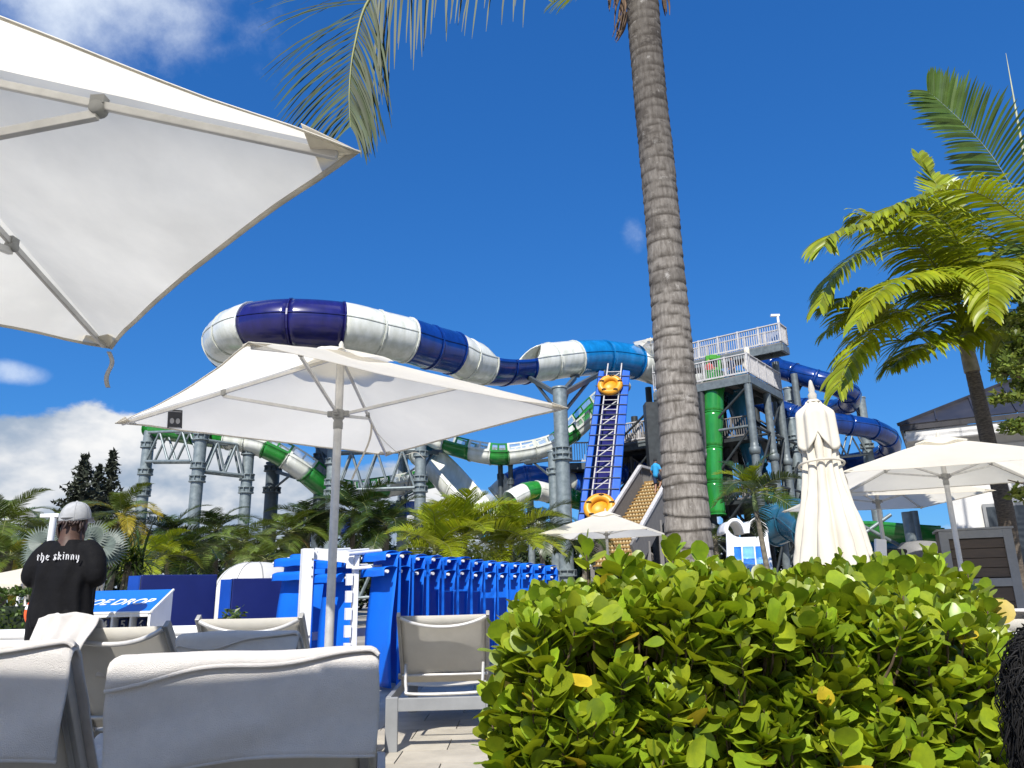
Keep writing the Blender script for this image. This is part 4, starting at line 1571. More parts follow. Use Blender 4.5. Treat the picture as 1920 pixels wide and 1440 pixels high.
def palm(name, label, base, top, r0, r1, meshes, count, seed, group=None, trunk_m=None, scale=1.0, el=(-0.5, 1.0), shaft=0.0, bendmid=(0, 0, 0), az0=0.0, cat='palm tree', dry=None, yaws=None):
    rr = random.Random(seed)
    t = thing(name, label, cat, base, 0, group)
    b, tp = Vector(base), Vector(top)
    mid = (b + tp) / 2 + Vector(bendmid)
    trunk_obj(t, [b, mid, tp], [r0, (r0 + r1) / 2, r1], trunk_m or BARK_S, n=12)
    o = tp
    if shaft:
        s = MB()
        dr = (tp - mid).normalized()
        s.tube([tp - dr * 0.02, tp + dr * shaft * 0.3, tp + dr * shaft * 0.75, tp + dr * shaft], [r1 * 0.95, r1 * 1.12, r1 * 0.8, r1 * 0.35], 12)
        s.build('crown_shaft', SHAFT, t)
        o = tp + dr * shaft * 0.85
    for k in range(count):
        f = (k + 0.5) / count
        yaw = az0 + k * 2.39996 + rr.uniform(-0.25, 0.25) if yaws is None else yaws[k % len(yaws)]
        pit = lerp(el[1], el[0], f ** 0.8) + rr.uniform(-0.1, 0.1)
        me = rr.choice(meshes)
        if dry and f > 0.88:
            me = dry
        ob = part_from_mesh('frond', me, t, o - b + Vector((0, 0, 0.02 * (1 - f))), (rr.uniform(-0.35, 0.35), -pit, yaw), scale * rr.uniform(0.82, 1.08) * lerp(0.85, 1.05, min(1, f * 2)))
    return t


# ------------------------------------------------------------------ near hedge
def leaf_mesh(name, L, W, m, cup=0.25, ns=6):
    """Spoon shaped thick leaf from its stalk at the origin along +X."""
    b = MB()
    vs, fs = [], []
    for i in range(ns + 1):
        s = i / ns
        w = W * (0.10 + 0.9 * math.sin(PI * min(1.0, s ** 1.55 * 0.93 + 0.02)) ** 0.75) if i < ns else W * 0.30
        z = -0.12 * L * s * s + 0.02 * L
        vs += [(s * L, -w, z + cup * w * 0.9), (s * L, 0, z), (s * L, w, z + cup * w * 0.9)]
    for i in range(ns):
        a = i * 3
        fs += [(a, a + 3, a + 4, a + 1), (a + 1, a + 4, a + 5, a + 2)]
    b.add(vs, fs, 0, True)
    me = b.mesh(name)
    me.materials.append(m)
    return me


def euler_for(d, up_hint, roll):
    x = d.normalized()
    z = up_hint - x * up_hint.dot(x)
    z = z.normalized() if z.length > 1e-3 else x.orthogonal().normalized()
    y = z.cross(x)
    M = Matrix((x, y, z)).transposed()
    return M @ Matrix.Rotation(roll, 3, 'X')


def hedge_main():
    rr = random.Random(11)
    t = thing('hedge', 'bright green hedge of round spoon shaped leaves filling the lower right', 'hedge', (1.0, 2.6, 0))
    # outline of the hedge top: height over x at front
    def topz(x, y):
        u = x / max(0.5, y) * 2.1
        base = 0.962 + 0.07 * noise.noise(Vector((x * 1.9, y * 1.3, 2))) + 0.035 * noise.noise(Vector((x * 6, y * 5, 7)))
        base += 0.045 * ss(2.0, 3.0, y) + 0.05 * math.exp(-((x / y * 2.1 - 0.42) / 0.26) ** 2)
        base -= 0.10 * ss(0.08, -0.12, x) + 0.17 * ss(1.05, 1.42, x * 2.0 / y)
        return base
    y0, y1 = 2.0, 3.15

    def xl(y):
        return 0.0 + (y - 2.0) * 0.10

    def xr(y):
        return 1.235 + (y - 2.0) * 0.56
    shoots = []
    for k in range(2300):
        r = rr.random()
        if r < 0.50:      # front face
            y = y0 + rr.uniform(-0.06, 0.13)
            x = rr.uniform(xl(y), xr(y))
            z = rr.uniform(0.25, topz(x, y))
            x += 0.0
            nrm = Vector((rr.uniform(-0.4, 0.4), -1, 0.35))
        elif r < 0.86:    # top
            y = rr.uniform(y0 + 0.05, y1)
            x = rr.uniform(xl(y), xr(y))
            z = topz(x, y) - rr.uniform(0, 0.05)
            nrm = Vector((rr.uniform(-0.3, 0.3), rr.uniform(-0.5, 0.1), 1))
        else:             # left end
            y = rr.uniform(y0, y1)
            z = rr.uniform(0.25, topz(xl(y), y))
            x = xl(y) + rr.uniform(-0.05, 0.06)
            nrm = Vector((-1, rr.uniform(-0.6, 0.2), 0.3))
        bul = 0.05 * noise.noise(Vector((x * 3.0, y * 3, z * 3.5)))
        if noise.noise(Vector((x * 4.2 + 9, y * 4, z * 4.2))) < -0.6 and r < 0.5:
            continue
        p = Vector((x, y, z)) + nrm.normalized() * bul
        shoots.append((p, nrm.normalized(), 0.0))
    for k in range(26):   # tall sprigs above the top
        y = rr.uniform(2.05, 2.9)
        x = rr.uniform(xl(y) + 0.12, xr(y))
        shoots.append((Vector((x, y, topz(x, y) + rr.uniform(0.02, 0.085))), Vector((rr.uniform(-0.2, 0.2), rr.uniform(-0.2, 0.2), 1)).normalized(), 0.1))
    for u, v in ((1100, 1018), (1262, 1025), (1185, 1065), (1340, 1060), (1160, 1050)):
        p = at(u, v + 28, 2.25)
        shoots.append((p, Vector((0.05, -0.1, 1)), 0.2))
    variants = [leaf_mesh('leaf', 1.0, w, HEDGE_LEAF, c) for w, c in ((0.33, 0.25), (0.38, 0.05), (0.30, 0.45), (0.36, -0.12))]
    yel = leaf_mesh('leaf', 1.0, 0.31, HEDGE_YEL, 0.2)
    single, rest, restY = [], MB(), MB()
    stems = MB()
    for p, nrm, tall in shoots:
        ax = (nrm * rr.uniform(0.35, 0.75) + Vector((rr.uniform(-0.25, 0.25), 0, 0.95 + tall * 3))).normalized()
        nlv = rr.randint(6, 9)
        size = rr.uniform(0.052, 0.104) * (1.12 if rr.random() < 0.15 else 1)
        stem_l = rr.uniform(0.05, 0.09)
        stems.tube([p - ax * 0.15 - nrm * 0.03, p - ax * 0.06, p + ax * stem_l * 0.5], [0.0042, 0.0035, 0.002], 4)
        e1 = ax.orthogonal().normalized()
        e2 = ax.cross(e1)
        ph = rr.uniform(0, 6.28)
        for i in range(nlv):
            f = i / nlv
            a = ph + i * 2.4
            opening = lerp(0.92, 0.12, f) + rr.uniform(-0.2, 0.2)
            d = ax * math.cos(opening) + (e1 * math.cos(a) + e2 * math.sin(a)) * math.sin(opening)
            L = size * lerp(1.0, 0.62, f) * rr.uniform(0.85, 1.12)
            pos = p + ax * stem_l * (f - 0.5)
            M = euler_for(d, ax, rr.uniform(-0.45, 0.45))
            yw = rr.random() < (0.05 if f < 0.3 else 0.005)
            vi = rr.randrange(4)
            tip = pos + d * L
            # how large it shows from the seats: near, front side, not deep inside
            score = L / max(0.4, tip.y) + (0.006 if tip.y < y0 + 0.02 else 0) + (0.004 if tip.z > topz(tip.x, tip.y) else 0) + rr.uniform(0, 0.004)
            q = 960 + FPX * (tip - _C).dot(_R) / (tip - _C).dot(_F)
            v_ = 720 - FPX * (tip - _C).dot(_U) / (tip - _C).dot(_F)
            if not (880 < q < 1925 and v_ < 1450):
                score = 0
            single.append((score, pos, M, L, vi, yw))
    for k in range(450):   # loose leaves between the rosettes, any which way
        y = y0 + rr.uniform(-0.07, 0.12) if rr.random() < 0.6 else rr.uniform(2.05, 3.0)
        x = rr.uniform(xl(y), xr(y))
        z = rr.uniform(0.25, topz(x, y)) if y < y0 + 0.13 else topz(x, y) - rr.uniform(0, 0.06)
        d = Vector((rr.uniform(-1, 1), rr.uniform(-1.0, 0.3), rr.uniform(-0.7, 1))).normalized()
        single.append((rr.uniform(0, 0.04) if y < 2.12 else 0, Vector((x, y, z)), euler_for(d, Vector((0, -0.4, 1)), rr.uniform(-1.2, 1.2)), rr.uniform(0.045, 0.105), rr.randrange(4), rr.random() < 0.045))
    single.sort(key=lambda a: -a[0])
    ids = single[:280]
    B0 = Vector((1.0, 2.6, 0))
    for sc, pos, M, L, vi, yw in ids:
        part_from_mesh('leaf', yel if yw else variants[vi], t, pos - B0, M.to_euler(), L)
    base_v = [[v.co.copy() for v in me.vertices] for me in variants]
    base_f = [tuple(p.vertices) for p in variants[0].polygons]
    for sc, pos, M, L, vi, yw in single[280:]:
        (restY if yw else rest).add([pos + M @ (c * L) for c in base_v[vi]], base_f, 0, True)
    tag(rest.build('foliage', HEDGE_LEAF, t), kind='stuff')
    tag(restY.build('yellow_foliage', HEDGE_YEL, t), kind='stuff')
    tag(stems.build('twigs', TWIG, t), kind='stuff')
    # woody inside
    for k in range(30):
        y = rr.uniform(2.2, 3.0)
        x = rr.uniform(xl(y) + 0.05, xr(y) - 0.05)
        b = MB()
        p = Vector((x, y, 0.0))
        pts = [p]
        for i in range(4):
            p = p + Vector((rr.uniform(-0.15, 0.15), rr.uniform(-0.07, 0.08), 0.17))
            pts.append(p)
        b.tube(catmull(pts, 3), [lerp(0.013, 0.004, i / 12) for i in range(13)], 5)
        for i in (1, 2, 3):
            b.tube([pts[i], pts[i] + Vector((rr.uniform(-0.13, 0.13), rr.uniform(-0.15, 0.02), 0.12))], [0.006, 0.003], 4)
        b.build('branch', TWIG, t)
    # dense shaded inner leaves
    inner = MB()
    for k in range(5200):
        y = 2.1 + 1.0 * rr.random() ** 1.8
        x = rr.uniform(xl(y) + 0.05, xr(y) - 0.04)
        z = rr.uniform(0.1, topz(x, y) - 0.07)
        d = Vector((rr.uniform(-1, 1), rr.uniform(-1, 1), rr.uniform(0, 1))).normalized()
        M = euler_for(d, Vector((0, 0, 1)), rr.uniform(-1, 1))
        L = rr.uniform(0.05, 0.08)
        inner.add([Vector((x, y, z)) + M @ (c * L) for c in base_v[0]], base_f, 0, True)
    tag(inner.build('inner_foliage', HEDGE_LEAF, t), kind='stuff')


hedge_main()


def leaf_cloud(parent, name, m, centre, rad, count, size, seed, shell=0.55, kind='stuff', flat=1.0):
    """Loose crown: leaf faces in clumps spread through an ellipsoid."""
    rr = random.Random(seed)
    b = MB()
    C_ = Vector(centre)
    clumps = []
    for k in range(max(6, count // 45)):
        d = Vector((rr.gauss(0, 1), rr.gauss(0, 1), rr.gauss(0, 1))).normalized()
        r = rr.uniform(shell, 1.0)
        clumps.append(Vector((d.x * rad[0] * r, d.y * rad[1] * r, d.z * rad[2] * r)))
    cr = (rad[0] + rad[1] + rad[2]) / 3 * 0.34
    for k in range(count):
        c = clumps[rr.randrange(len(clumps))]
        p = C_ + c + Vector((rr.gauss(0, 1), rr.gauss(0, 1), rr.gauss(0, 0.8))) * cr * 0.55
        d = Vector((rr.uniform(-1, 1), rr.uniform(-1, 1), rr.uniform(-0.5, 0.9))).normalized()
        s = d.orthogonal().normalized()
        s = (Matrix.Rotation(rr.uniform(0, 6.28), 3, d) @ s)
        L = size * rr.uniform(0.7, 1.3)
        w = L * 0.28
        n = d.cross(s)
        b.add([p, p + d * L * 0.45 + s * w + n * L * 0.06, p + d * L - n * L * 0.08, p + d * L * 0.45 - s * w + n * L * 0.06], [(0, 1, 2), (0, 2, 3)], 0, False)
    return tag(b.build(name, m, parent), kind=kind)


def bush(name, label, base, rad, count, size, m, seed, cat='shrub', group=None, trunk=0.0):
    t = thing(name, label, cat, base, 0, group)
    B_ = Vector(base)
    zc = trunk + rad[2] * (0.9 if trunk else 0.75)
    leaf_cloud(t, 'crown', m, B_ + Vector((0, 0, zc)), rad, count, size, seed)
    b = MB()
    rr = random.Random(seed)
    b.tube([B_, B_ + Vector((0.03, 0.02, zc * 0.5)), B_ + Vector((-0.02, 0, zc))], [0.05 + 0.02 * zc, 0.04, 0.02], 7)
    for k in range(5):
        a = k * 1.3
        p = B_ + Vector((0, 0, zc * 0.6))
        b.tube([p, p + Vector((math.cos(a) * rad[0] * 0.5, math.sin(a) * rad[1] * 0.5, rad[2] * 0.5))], [0.03, 0.01], 5)
    b.build('trunk', TWIG, t)
    return t


# clipped hedge at far left
t = thing('clipped_hedge', 'long clipped dark green hedge behind the low wall at left', 'hedge', (-7.0, 9.2, 0))
rr = random.Random(21)
b = MB()
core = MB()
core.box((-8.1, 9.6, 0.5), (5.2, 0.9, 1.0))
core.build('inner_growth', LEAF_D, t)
zt_h = at(30, 1108, 9.1).z
for k in range(9000):
    f = rr.random()
    if f < 0.6:
        p = Vector((rr.uniform(-10.7, -5.45), 9.1 + rr.uniform(-0.05, 0.08), rr.uniform(0.1, zt_h)))
    else:
        p = Vector((rr.uniform(-10.7, -5.45), rr.uniform(9.1, 10.1), zt_h + rr.uniform(-0.05, 0.03)))
    d = Vector((rr.uniform(-1, 1), rr.uniform(-1.2, 0.2), rr.uniform(-0.2, 1))).normalized()
    s = d.orthogonal().normalized()
    s = Matrix.Rotation(rr.uniform(0, 6.28), 3, d) @ s
    L = rr.uniform(0.04, 0.07)
    b.add([p, p + d * L * 0.5 + s * L * 0.3, p + d * L, p + d * L * 0.5 - s * L * 0.3], [(0, 1, 2, 3)])
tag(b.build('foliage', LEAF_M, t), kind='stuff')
bush('shrub', 'small round leafed shrub between the two blue barriers', (at(425, 1100, 8.9).x, 8.9, 0), (0.22, 0.22, 0.55), 900, 0.07, LEAF_M, 4)
bush('shrub', 'bright leafy shrub at the right edge beyond the hedge', (at(1905, 1100, 4.6).x, 4.6, 0), (0.33, 0.33, 0.42), 2200, 0.055, HEDGE_LEAF, 6)

# ------------------------------------------------------------------ palms: shared leaf meshes
COCO = [frond_mesh('frond', 2.3, 0.15, 1.5, 70, 0.66, 0.019, 0.22, PALM_COCO, s, fwd=0.8, vee=0.25, ragged=0.2) for s in (1, 2, 3)]
COCO_DRY = frond_mesh('frond', 2.0, 0.0, 1.7, 56, 0.55, 0.017, 0.5, PALM_DRY, 9, ragged=0.3)
COCO_YEL = frond_mesh('frond', 2.2, 0.05, 1.75, 60, 0.6, 0.019, 0.35, PALM_YEL, 10, ragged=0.2)
ARECA = [frond_mesh('frond', 1.5, 0.35, 1.35, 52, 0.54, 0.018, 0.2, PALM_LIT, s, fwd=0.7, vee=0.55) for s in (4, 5)]
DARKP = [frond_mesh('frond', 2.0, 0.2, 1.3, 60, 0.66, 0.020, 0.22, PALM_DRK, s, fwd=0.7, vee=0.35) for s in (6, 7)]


def palm_px(name, label, u, v, Y, meshes, count, seed, group, scale=1.0, r=0.09, **kw):
    tp = at(u, v, Y)
    rr = random.Random(seed)
    return palm(name, label, (tp.x + rr.uniform(-0.3, 0.3), tp.y + 0.05, 0), tp, r * 1.25, r, meshes, count, seed, group, scale=scale, **kw)


GP = 'palms in the planting behind the pool deck'
palm_px('coconut_palm', 'young coconut palm with drooping yellow fronds right of the man', 228, 968, 24, COCO + [COCO_YEL], 20, 1, GP, 0.82, el=(-0.75, 1.25), dry=COCO_YEL)
palm_px('coconut_palm', 'coconut palm at the far left edge above the hedge', 12, 985, 22, COCO, 18, 2, GP, 0.9, el=(-0.6, 1.2))
palm_px('coconut_palm', 'coconut palm left of the lamp post, behind the man', 72, 1010, 26, COCO, 16, 3, GP, 0.8, el=(-0.6, 1.2))
palm_px('coconut_palm', 'low yellowing coconut palm at lower left above the cabanas', 18, 1045, 18, COCO + [COCO_YEL], 16, 4, GP, 0.55, el=(-0.7, 1.2), dry=COCO_YEL)
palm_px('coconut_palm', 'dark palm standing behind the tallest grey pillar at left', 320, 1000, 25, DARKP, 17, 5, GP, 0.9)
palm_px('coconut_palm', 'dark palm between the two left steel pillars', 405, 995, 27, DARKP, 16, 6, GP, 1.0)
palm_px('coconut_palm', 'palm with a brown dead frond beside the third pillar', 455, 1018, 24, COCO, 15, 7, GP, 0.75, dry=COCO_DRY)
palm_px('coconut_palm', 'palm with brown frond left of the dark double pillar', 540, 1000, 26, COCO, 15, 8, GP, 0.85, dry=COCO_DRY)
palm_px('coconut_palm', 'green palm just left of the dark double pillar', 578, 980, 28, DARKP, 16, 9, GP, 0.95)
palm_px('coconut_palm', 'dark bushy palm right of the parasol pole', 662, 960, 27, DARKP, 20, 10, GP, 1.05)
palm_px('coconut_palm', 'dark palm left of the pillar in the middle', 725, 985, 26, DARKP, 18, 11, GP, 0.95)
palm_px('areca_palm', 'bright yellow green palm above the blue chairs, middle of the picture', 872, 1012, 16, ARECA, 18, 12, GP, 1.05, r=0.05, el=(-0.3, 1.35), trunk_m=RACHIS)
palm_px('areca_palm', 'bright palm left of the twin pillars, above the blue chairs', 958, 1020, 17.5, ARECA, 16, 13, GP, 1.0, r=0.05, el=(-0.3, 1.3), trunk_m=RACHIS)
palm_px('areca_palm', 'low bright palm behind the blue chairs, right of the middle pillar', 815, 1032, 15, ARECA, 12, 14, GP, 0.8, r=0.04, el=(-0.2, 1.3), trunk_m=RACHIS)
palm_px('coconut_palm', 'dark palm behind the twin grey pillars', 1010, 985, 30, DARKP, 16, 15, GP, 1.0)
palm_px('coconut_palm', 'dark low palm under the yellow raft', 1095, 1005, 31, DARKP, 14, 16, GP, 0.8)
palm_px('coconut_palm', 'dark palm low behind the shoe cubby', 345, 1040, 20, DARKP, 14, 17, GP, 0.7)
palm_px('areca_palm', 'small bright palm behind the dark blue barrier', 300, 1045, 19, ARECA, 12, 18, GP, 0.7, r=0.04)
palm_px('coconut_palm', 'palm low behind the white dome', 500, 1050, 22, COCO, 13, 19, GP, 0.7)
palm_px('christmas_palm', 'small palm with pale trunk right of the big trunk', 1418, 958, 19, DARKP + ARECA, 12, 20, GP, 0.78, r=0.06, el=(-0.35, 1.4), shaft=0.5)
palm_px('coconut_palm', 'dark palm right of the small white parasol, under the tower', 1340, 1010, 30, DARKP, 14, 24, GP, 0.85)

# spiky screw pine right of the man
t = thing('screw_pine', 'spiky long leaved screw pine right of the man', 'plant', (at(245, 1060, 15).x, 15, 0))
rr = random.Random(3)
c = at(247, 1045, 15)
b = MB()
for k in range(240):
    d = Vector((rr.gauss(0, 1), rr.gauss(0, 1), rr.gauss(0.25, 0.8))).normalized()
    L = rr.uniform(0.55, 0.85)
    s = d.cross(Vector((0, 0, 1))).normalized() * 0.018
    o = c + Vector((rr.uniform(-0.25, 0.25), rr.uniform(-0.2, 0.2), rr.uniform(-0.3, 0.1)))
    p1 = o + d * L * 0.55
    p2 = o + d * L * 0.95 + Vector((0, 0, -0.12 * L))
    b.add([o + s * 0.7, o - s * 0.7, p1 - s, p1 + s, p2], [(0, 1, 2, 3), (3, 2, 4)])
tag(b.build('foliage', PALM_DRK, t), kind='stuff')
b = MB()
for k in range(4):
    b.tube([(c.x + 0.15 * (k - 1.5), 15, 0), (c.x + 0.05 * (k - 1.5), 15, c.z - 0.1)], [0.05, 0.04], 7)
b.build('trunk', BARK_S, t)
# silver fan palm behind the man
t = thing('fan_palm', 'silvery fan palm half hidden behind the man', 'palm tree', (at(150, 1010, 13).x, 13, 0))
c = at(128, 1052, 13)
for k in range(11):
    a = PI * (0.02 + 0.96 * k / 10)
    tip = c + Vector((0.62 * math.cos(a), rr.uniform(-0.2, 0.3), 0.12 + 0.30 * math.sin(a)))
    b = MB()
    b.tube([c, tip], 0.010, 5, mat=1)
    nrm = Vector((0, -1, 0.25)).normalized()
    out = (tip - c).normalized()
    sid = nrm.cross(out).normalized()
    for j in range(22):
        an = -1.9 + 3.8 * j / 21
        d = out * math.cos(an) + sid * math.sin(an)
        L = 0.36 * (1 - 0.25 * abs(an) / 1.9)
        w = nrm.cross(d).normalized() * 0.016
        b.add([tip + w * 0.3, tip - w * 0.3, tip + d * L * 0.6 - w + nrm * 0.02, tip + d * L * 0.6 + w + nrm * 0.02, tip + d * L], [(0, 1, 2, 3), (3, 2, 4)])
    b.build('fan_leaf', [PALM_SILV, RACHIS], t)
b = MB()
b.tube([(c.x, 13, 0), c], [0.12, 0.09], 10)
b.build('trunk', BARK_S, t)

# ------------------------------------------------------------------ conifers and broad trees beyond
def conifer(label, u, v, Y, wid, seed):
    tp = at(u, v, Y)
    t = thing('island_pine', label, 'pine tree', (tp.x, tp.y, 0), 0, 'dark pines on the horizon')
    rr = random.Random(seed)
    H = tp.z
    b = MB()
    b.tube([(tp.x, tp.y, 0), (tp.x, tp.y, H)], [0.22, 0.03], 8)
    b.build('trunk', TWIG, t)
    m = MB()
    nt = 34
    for i in range(nt):
        z = H * (0.28 + 0.72 * i / nt)
        L0 = wid * (1 - (i / nt)) ** 0.75 * rr.uniform(0.75, 1.15)
        nb = 7
        for k in range(nb):
            a = 2 * PI * k / nb + rr.uniform(-0.3, 0.3)
            L = L0 * rr.uniform(0.35, 1.2)
            for j in range(max(3, int(L * 9))):
                s = (j + 1) / max(3, int(L * 9))
                p = Vector((tp.x + math.cos(a) * L * s, tp.y + math.sin(a) * L * s, z + 0.15 * L * s * s + rr.uniform(-0.2, 0.2)))
                for q in range(2):
                    d = Vector((rr.uniform(-1, 1), rr.uniform(-1, 1), rr.uniform(-0.2, 1.1))).normalized()
                    e = d.orthogonal().normalized() * 0.1
                    m.add([p - e, p + e, p + d * rr.uniform(0.2, 0.4)], [(0, 1, 2)])
    tag(m.build('crown', PINE_M, t), kind='stuff')


conifer('broad dark pine above the man and the coconut palm', 160, 856, 46, 2.3, 2)
conifer('narrow dark pine top behind the coconut palm', 214, 845, 48, 1.5, 4)
conifer('short dark pine between the two taller pines', 188, 872, 50, 1.5, 5)

FAR = 'broad dark trees along the horizon'
rr = random.Random(77)
desc = ['left of all steel pillars', 'behind the coconut palm', 'behind the left steel pillars', 'behind the third pillar', 'behind the dark double pillar', 'behind the parasol pole', 'behind the middle pillar', 'behind the bright palms', 'behind the twin pillars', 'below the yellow raft', 'behind the stairs', 'behind the small bright slides', 'behind the folded parasol', 'behind the green slide']
for i, u in enumerate([-40, 90, 300, 420, 560, 670, 740, 880, 1020, 1090, 1200, 1390, 1500, 1680]):
    Y = rr.uniform(52, 62)
    c = at(u, 1010 + rr.uniform(-15, 20), Y)
    bush('broad_tree', 'low dark broadleaf tree ' + desc[i], (c.x, Y, 0), (3.4, 2.4, c.z * 0.5), 1500, 0.55, LEAF_D, 100 + i, 'tree', FAR, trunk=0.3)
# ------------------------------------------------------------------ water slides
def frame_at(P, i):
    t = (P[min(i + 1, len(P) - 1)] - P[max(i - 1, 0)]).normalized()
    lat = t.cross(Vector((0, 0, 1)))
    lat = lat.normalized() if lat.length > 1e-4 else Vector((1, 0, 0))
    up = lat.cross(t).normalized()
    return t, lat, up


def slide(name, label, pts, r, cols, kinds=None, per=8, group='water slides', flange=0.07, rs=None, seam=True, lift=0.0):
    """Chute along pts ((u, v, distance) each a joint between two moulded sections)."""
    W = [at(*p) if len(p) == 3 and not isinstance(p, Vector) else Vector(p) for p in pts]
    base = Vector((W[0].x, W[0].y, 0))
    t = thing(name, label, 'water slide', base, 0, group)
    P = catmull(W, per)
    nsec = len(W) - 1
    for k in range(nsec):
        kind = kinds[k] if kinds else 'tube'
        m = cols[k]
        b = MB()
        vs, fs = [], []
        if kind == 'tube':
            a0, a1, n = 0.0, 2 * PI, 24
        elif kind in ('hood_in', 'hood_out'):
            a0, a1, n = PI / 2, PI / 2 + 2 * PI, 24
        else:
            a0, a1, n = PI - 0.12, 2 * PI + 0.12, 16
        idx = list(range(k * per, (k + 1) * per + 1))
        closed = kind == 'tube'
        cnt = n if closed else n + 1

        def rad(i):
            if rs is None:
                return r
            f = i / per
            j = min(nsec - 1, int(f))
            return lerp(rs[j], rs[j + 1], f - j)
        for i in idx:
            tt, lat, up = frame_at(P, i)
            gap = 0.0
            if kind == 'hood_in':
                gap = (PI / 2 - 0.12) * (1 - ss(0, 1, (i - idx[0]) / per))
            elif kind == 'hood_out':
                gap = (PI / 2 - 0.12) * ss(0, 1, (i - idx[0]) / per)
            for q in range(cnt):
                a = a0 + gap + (a1 - a0 - 2 * gap) * q / n
                vs.append(P[i] + (lat * math.cos(a) + up * math.sin(a)) * rad(i))
        for i in range(len(idx) - 1):
            for q in range(n):
                q2 = (q + 1) % cnt
                fs.append((i * cnt + q, i * cnt + q2, (i + 1) * cnt + q2, (i + 1) * cnt + q))
        b.add(vs, fs, 0, True)
        so = b.build('tube_section' if kind != 'open' else 'flume_section', m, t, solid=0.05)
        # flange at the joint
        f = MB()
        if kind == 'hood_in' or (k and kinds and kinds[k - 1] == 'hood_out'):
            a0, a1 = PI - 0.12, 2 * PI + 0.12
        for i in ([idx[0]] + ([idx[-1]] if k == nsec - 1 else [])):
            tt, lat, up = frame_at(P, i)
            rr_ = rad(i)
            ring = []
            for off, ra in ((-0.035, rr_ + 0.02), (-0.035, rr_ + flange), (0.035, rr_ + flange), (0.035, rr_ + 0.02)):
                ring.append([P[i] + tt * off + (lat * math.cos(a0 + (a1 - a0) * q / n) + up * math.sin(a0 + (a1 - a0) * q / n)) * ra for q in range(n + 1)])
            o = [v for rg in ring for v in rg]
            w = n + 1
            f.add(o, [(j * w + q, j * w + q + 1, (j + 1) * w + q + 1, (j + 1) * w + q) for j in range(3) for q in range(n)], 0, False)
        if seam:
            for sgn in (-1, 1):
                for a in ((0.12,) if kind != 'open' else (-0.02,)):
                    line_i, line_o = [], []
                    for i in idx:
                        tt, lat, up = frame_at(P, i)
                        dr = lat * math.cos(a) * sgn + up * math.sin(a)
                        line_i.append(P[i] + dr * (rad(i) + 0.01) - up * 0.02)
                        line_o.append(P[i] + dr * (rad(i) + flange * 0.8) - up * 0.02)
                    kk = len(idx)
                    th = Vector((0, 0, 0.045))
                    f.add(line_i + line_o + [p + th for p in line_o] + [p + th for p in line_i], [(j * kk + q, j * kk + q + 1, ((j + 1) % 4) * kk + q + 1, ((j + 1) % 4) * kk + q) for j in range(4) for q in range(kk - 1)], 0, False)
        f.build('flange', m, so)
    return t, P


Wh, Nv, Bl, Mi, Gr, Te, De, Ro = FG_WHITE, FG_NAVY, FG_BLUE, FG_MID, FG_GREEN, FG_TEAL, FG_DEEP, FG_ROYAL
slA, PA = slide('tube_slide', 'huge navy and white tube slide curving across the sky', [
    (1300, 712, 47.5), (1240, 694, 46.5), (1190, 679, 45), (1132, 671, 43.8), (1075, 673, 42.4), (1030, 678, 41.2), (982, 684, 40), (942, 686, 38.6),
    (905, 683, 37.3), (872, 674, 36.2), (848, 662, 35.5), (805, 651, 34.4), (762, 638, 33.4), (705, 625, 32.4), (640, 611, 31.5), (548, 606, 31), (476, 612, 31.3),
    (442, 624, 32.5), (424, 640, 34.5), (430, 656, 37.5), (465, 676, 40.5), (530, 706, 42.5), (620, 742, 42.6), (720, 788, 41.2), (800, 840, 39.6), (870, 915, 38), (900, 948, 37.4), (935, 985, 36.8)],
    1.06, [Wh, Wh, Mi, Mi, Wh, Wh, Bl, Bl, Wh, Wh, Bl, Bl, Wh, Wh, Nv, Nv, Wh, Wh, Wh, Bl, Wh, Bl, Wh, Te, Wh, Wh, Te],
    ['tube'] * 5 + ['hood_out'] + ['open'] * 2 + ['hood_in'] + ['tube'] * 13 + ['open'] * 5)
# half hoods where the open flume meets the tube
slB, PB = slide('tube_slide', 'dark blue tube slide winding out right of the tower, upper one', [
    (1425, 668, 48), (1452, 688, 47), (1490, 700, 46), (1530, 712, 45.2), (1565, 722, 45), (1592, 738, 45.6), (1590, 756, 47.2), (1560, 768, 49), (1510, 764, 50.5), (1460, 758, 52)], 0.62, [De] * 9)
slC, PC = slide('tube_slide', 'deep blue tube slide winding far out to the right, lower one', [
    (1380, 740, 48), (1440, 758, 46.6), (1490, 778, 45.4), (1540, 790, 44.7), (1592, 797, 44.6), (1635, 805, 45.1), (1664, 820, 46.2), (1668, 842, 47.8), (1640, 858, 49.5), (1590, 868, 51), (1530, 872, 52), (1440, 850, 53)], 0.6, [De] * 11)
slD, PD = slide('tube_slide', 'green upright tube slide dropping below the tower platform', [
    (1338, 700, 40.3), (1338, 730, 40.3), (1338, 775, 40.2), (1339, 840, 40.1), (1340, 905, 40.0), (1345, 965, 39.9)], 0.5, [Gr] * 5, rs=[0.56, 0.56, 0.52, 0.42, 0.42, 0.42], flange=0.05, seam=False)
slE, PE = slide('tube_slide', 'teal slide falling steeply right of the green tube', [
    (1376, 705, 42.2), (1384, 745, 42.0), (1400, 812, 41.6), (1420, 876, 41.2), (1446, 930, 40.6), (1482, 972, 39.8), (1530, 985, 39)], 0.56, [Te] * 6, ['tube'] * 3 + ['open'] * 3, rs=[0.7, 0.68, 0.55, 0.58, 0.7, 0.75, 0.75], flange=0.05)
slF, PF = slide('tube_slide', 'green and white tube slide low behind the bright palms', [
    (922, 985, 35.6), (938, 958, 36), (958, 938, 36.3), (984, 924, 36.8), (1006, 920, 37.2), (1030, 925, 37.6), (1070, 934, 38), (1100, 940, 38.5), (1140, 938, 40)], 0.46, [Wh, Gr, Wh, Gr, Wh, Gr, Gr, Gr], ['open', 'open'] + ['tube'] * 6, flange=0.05)
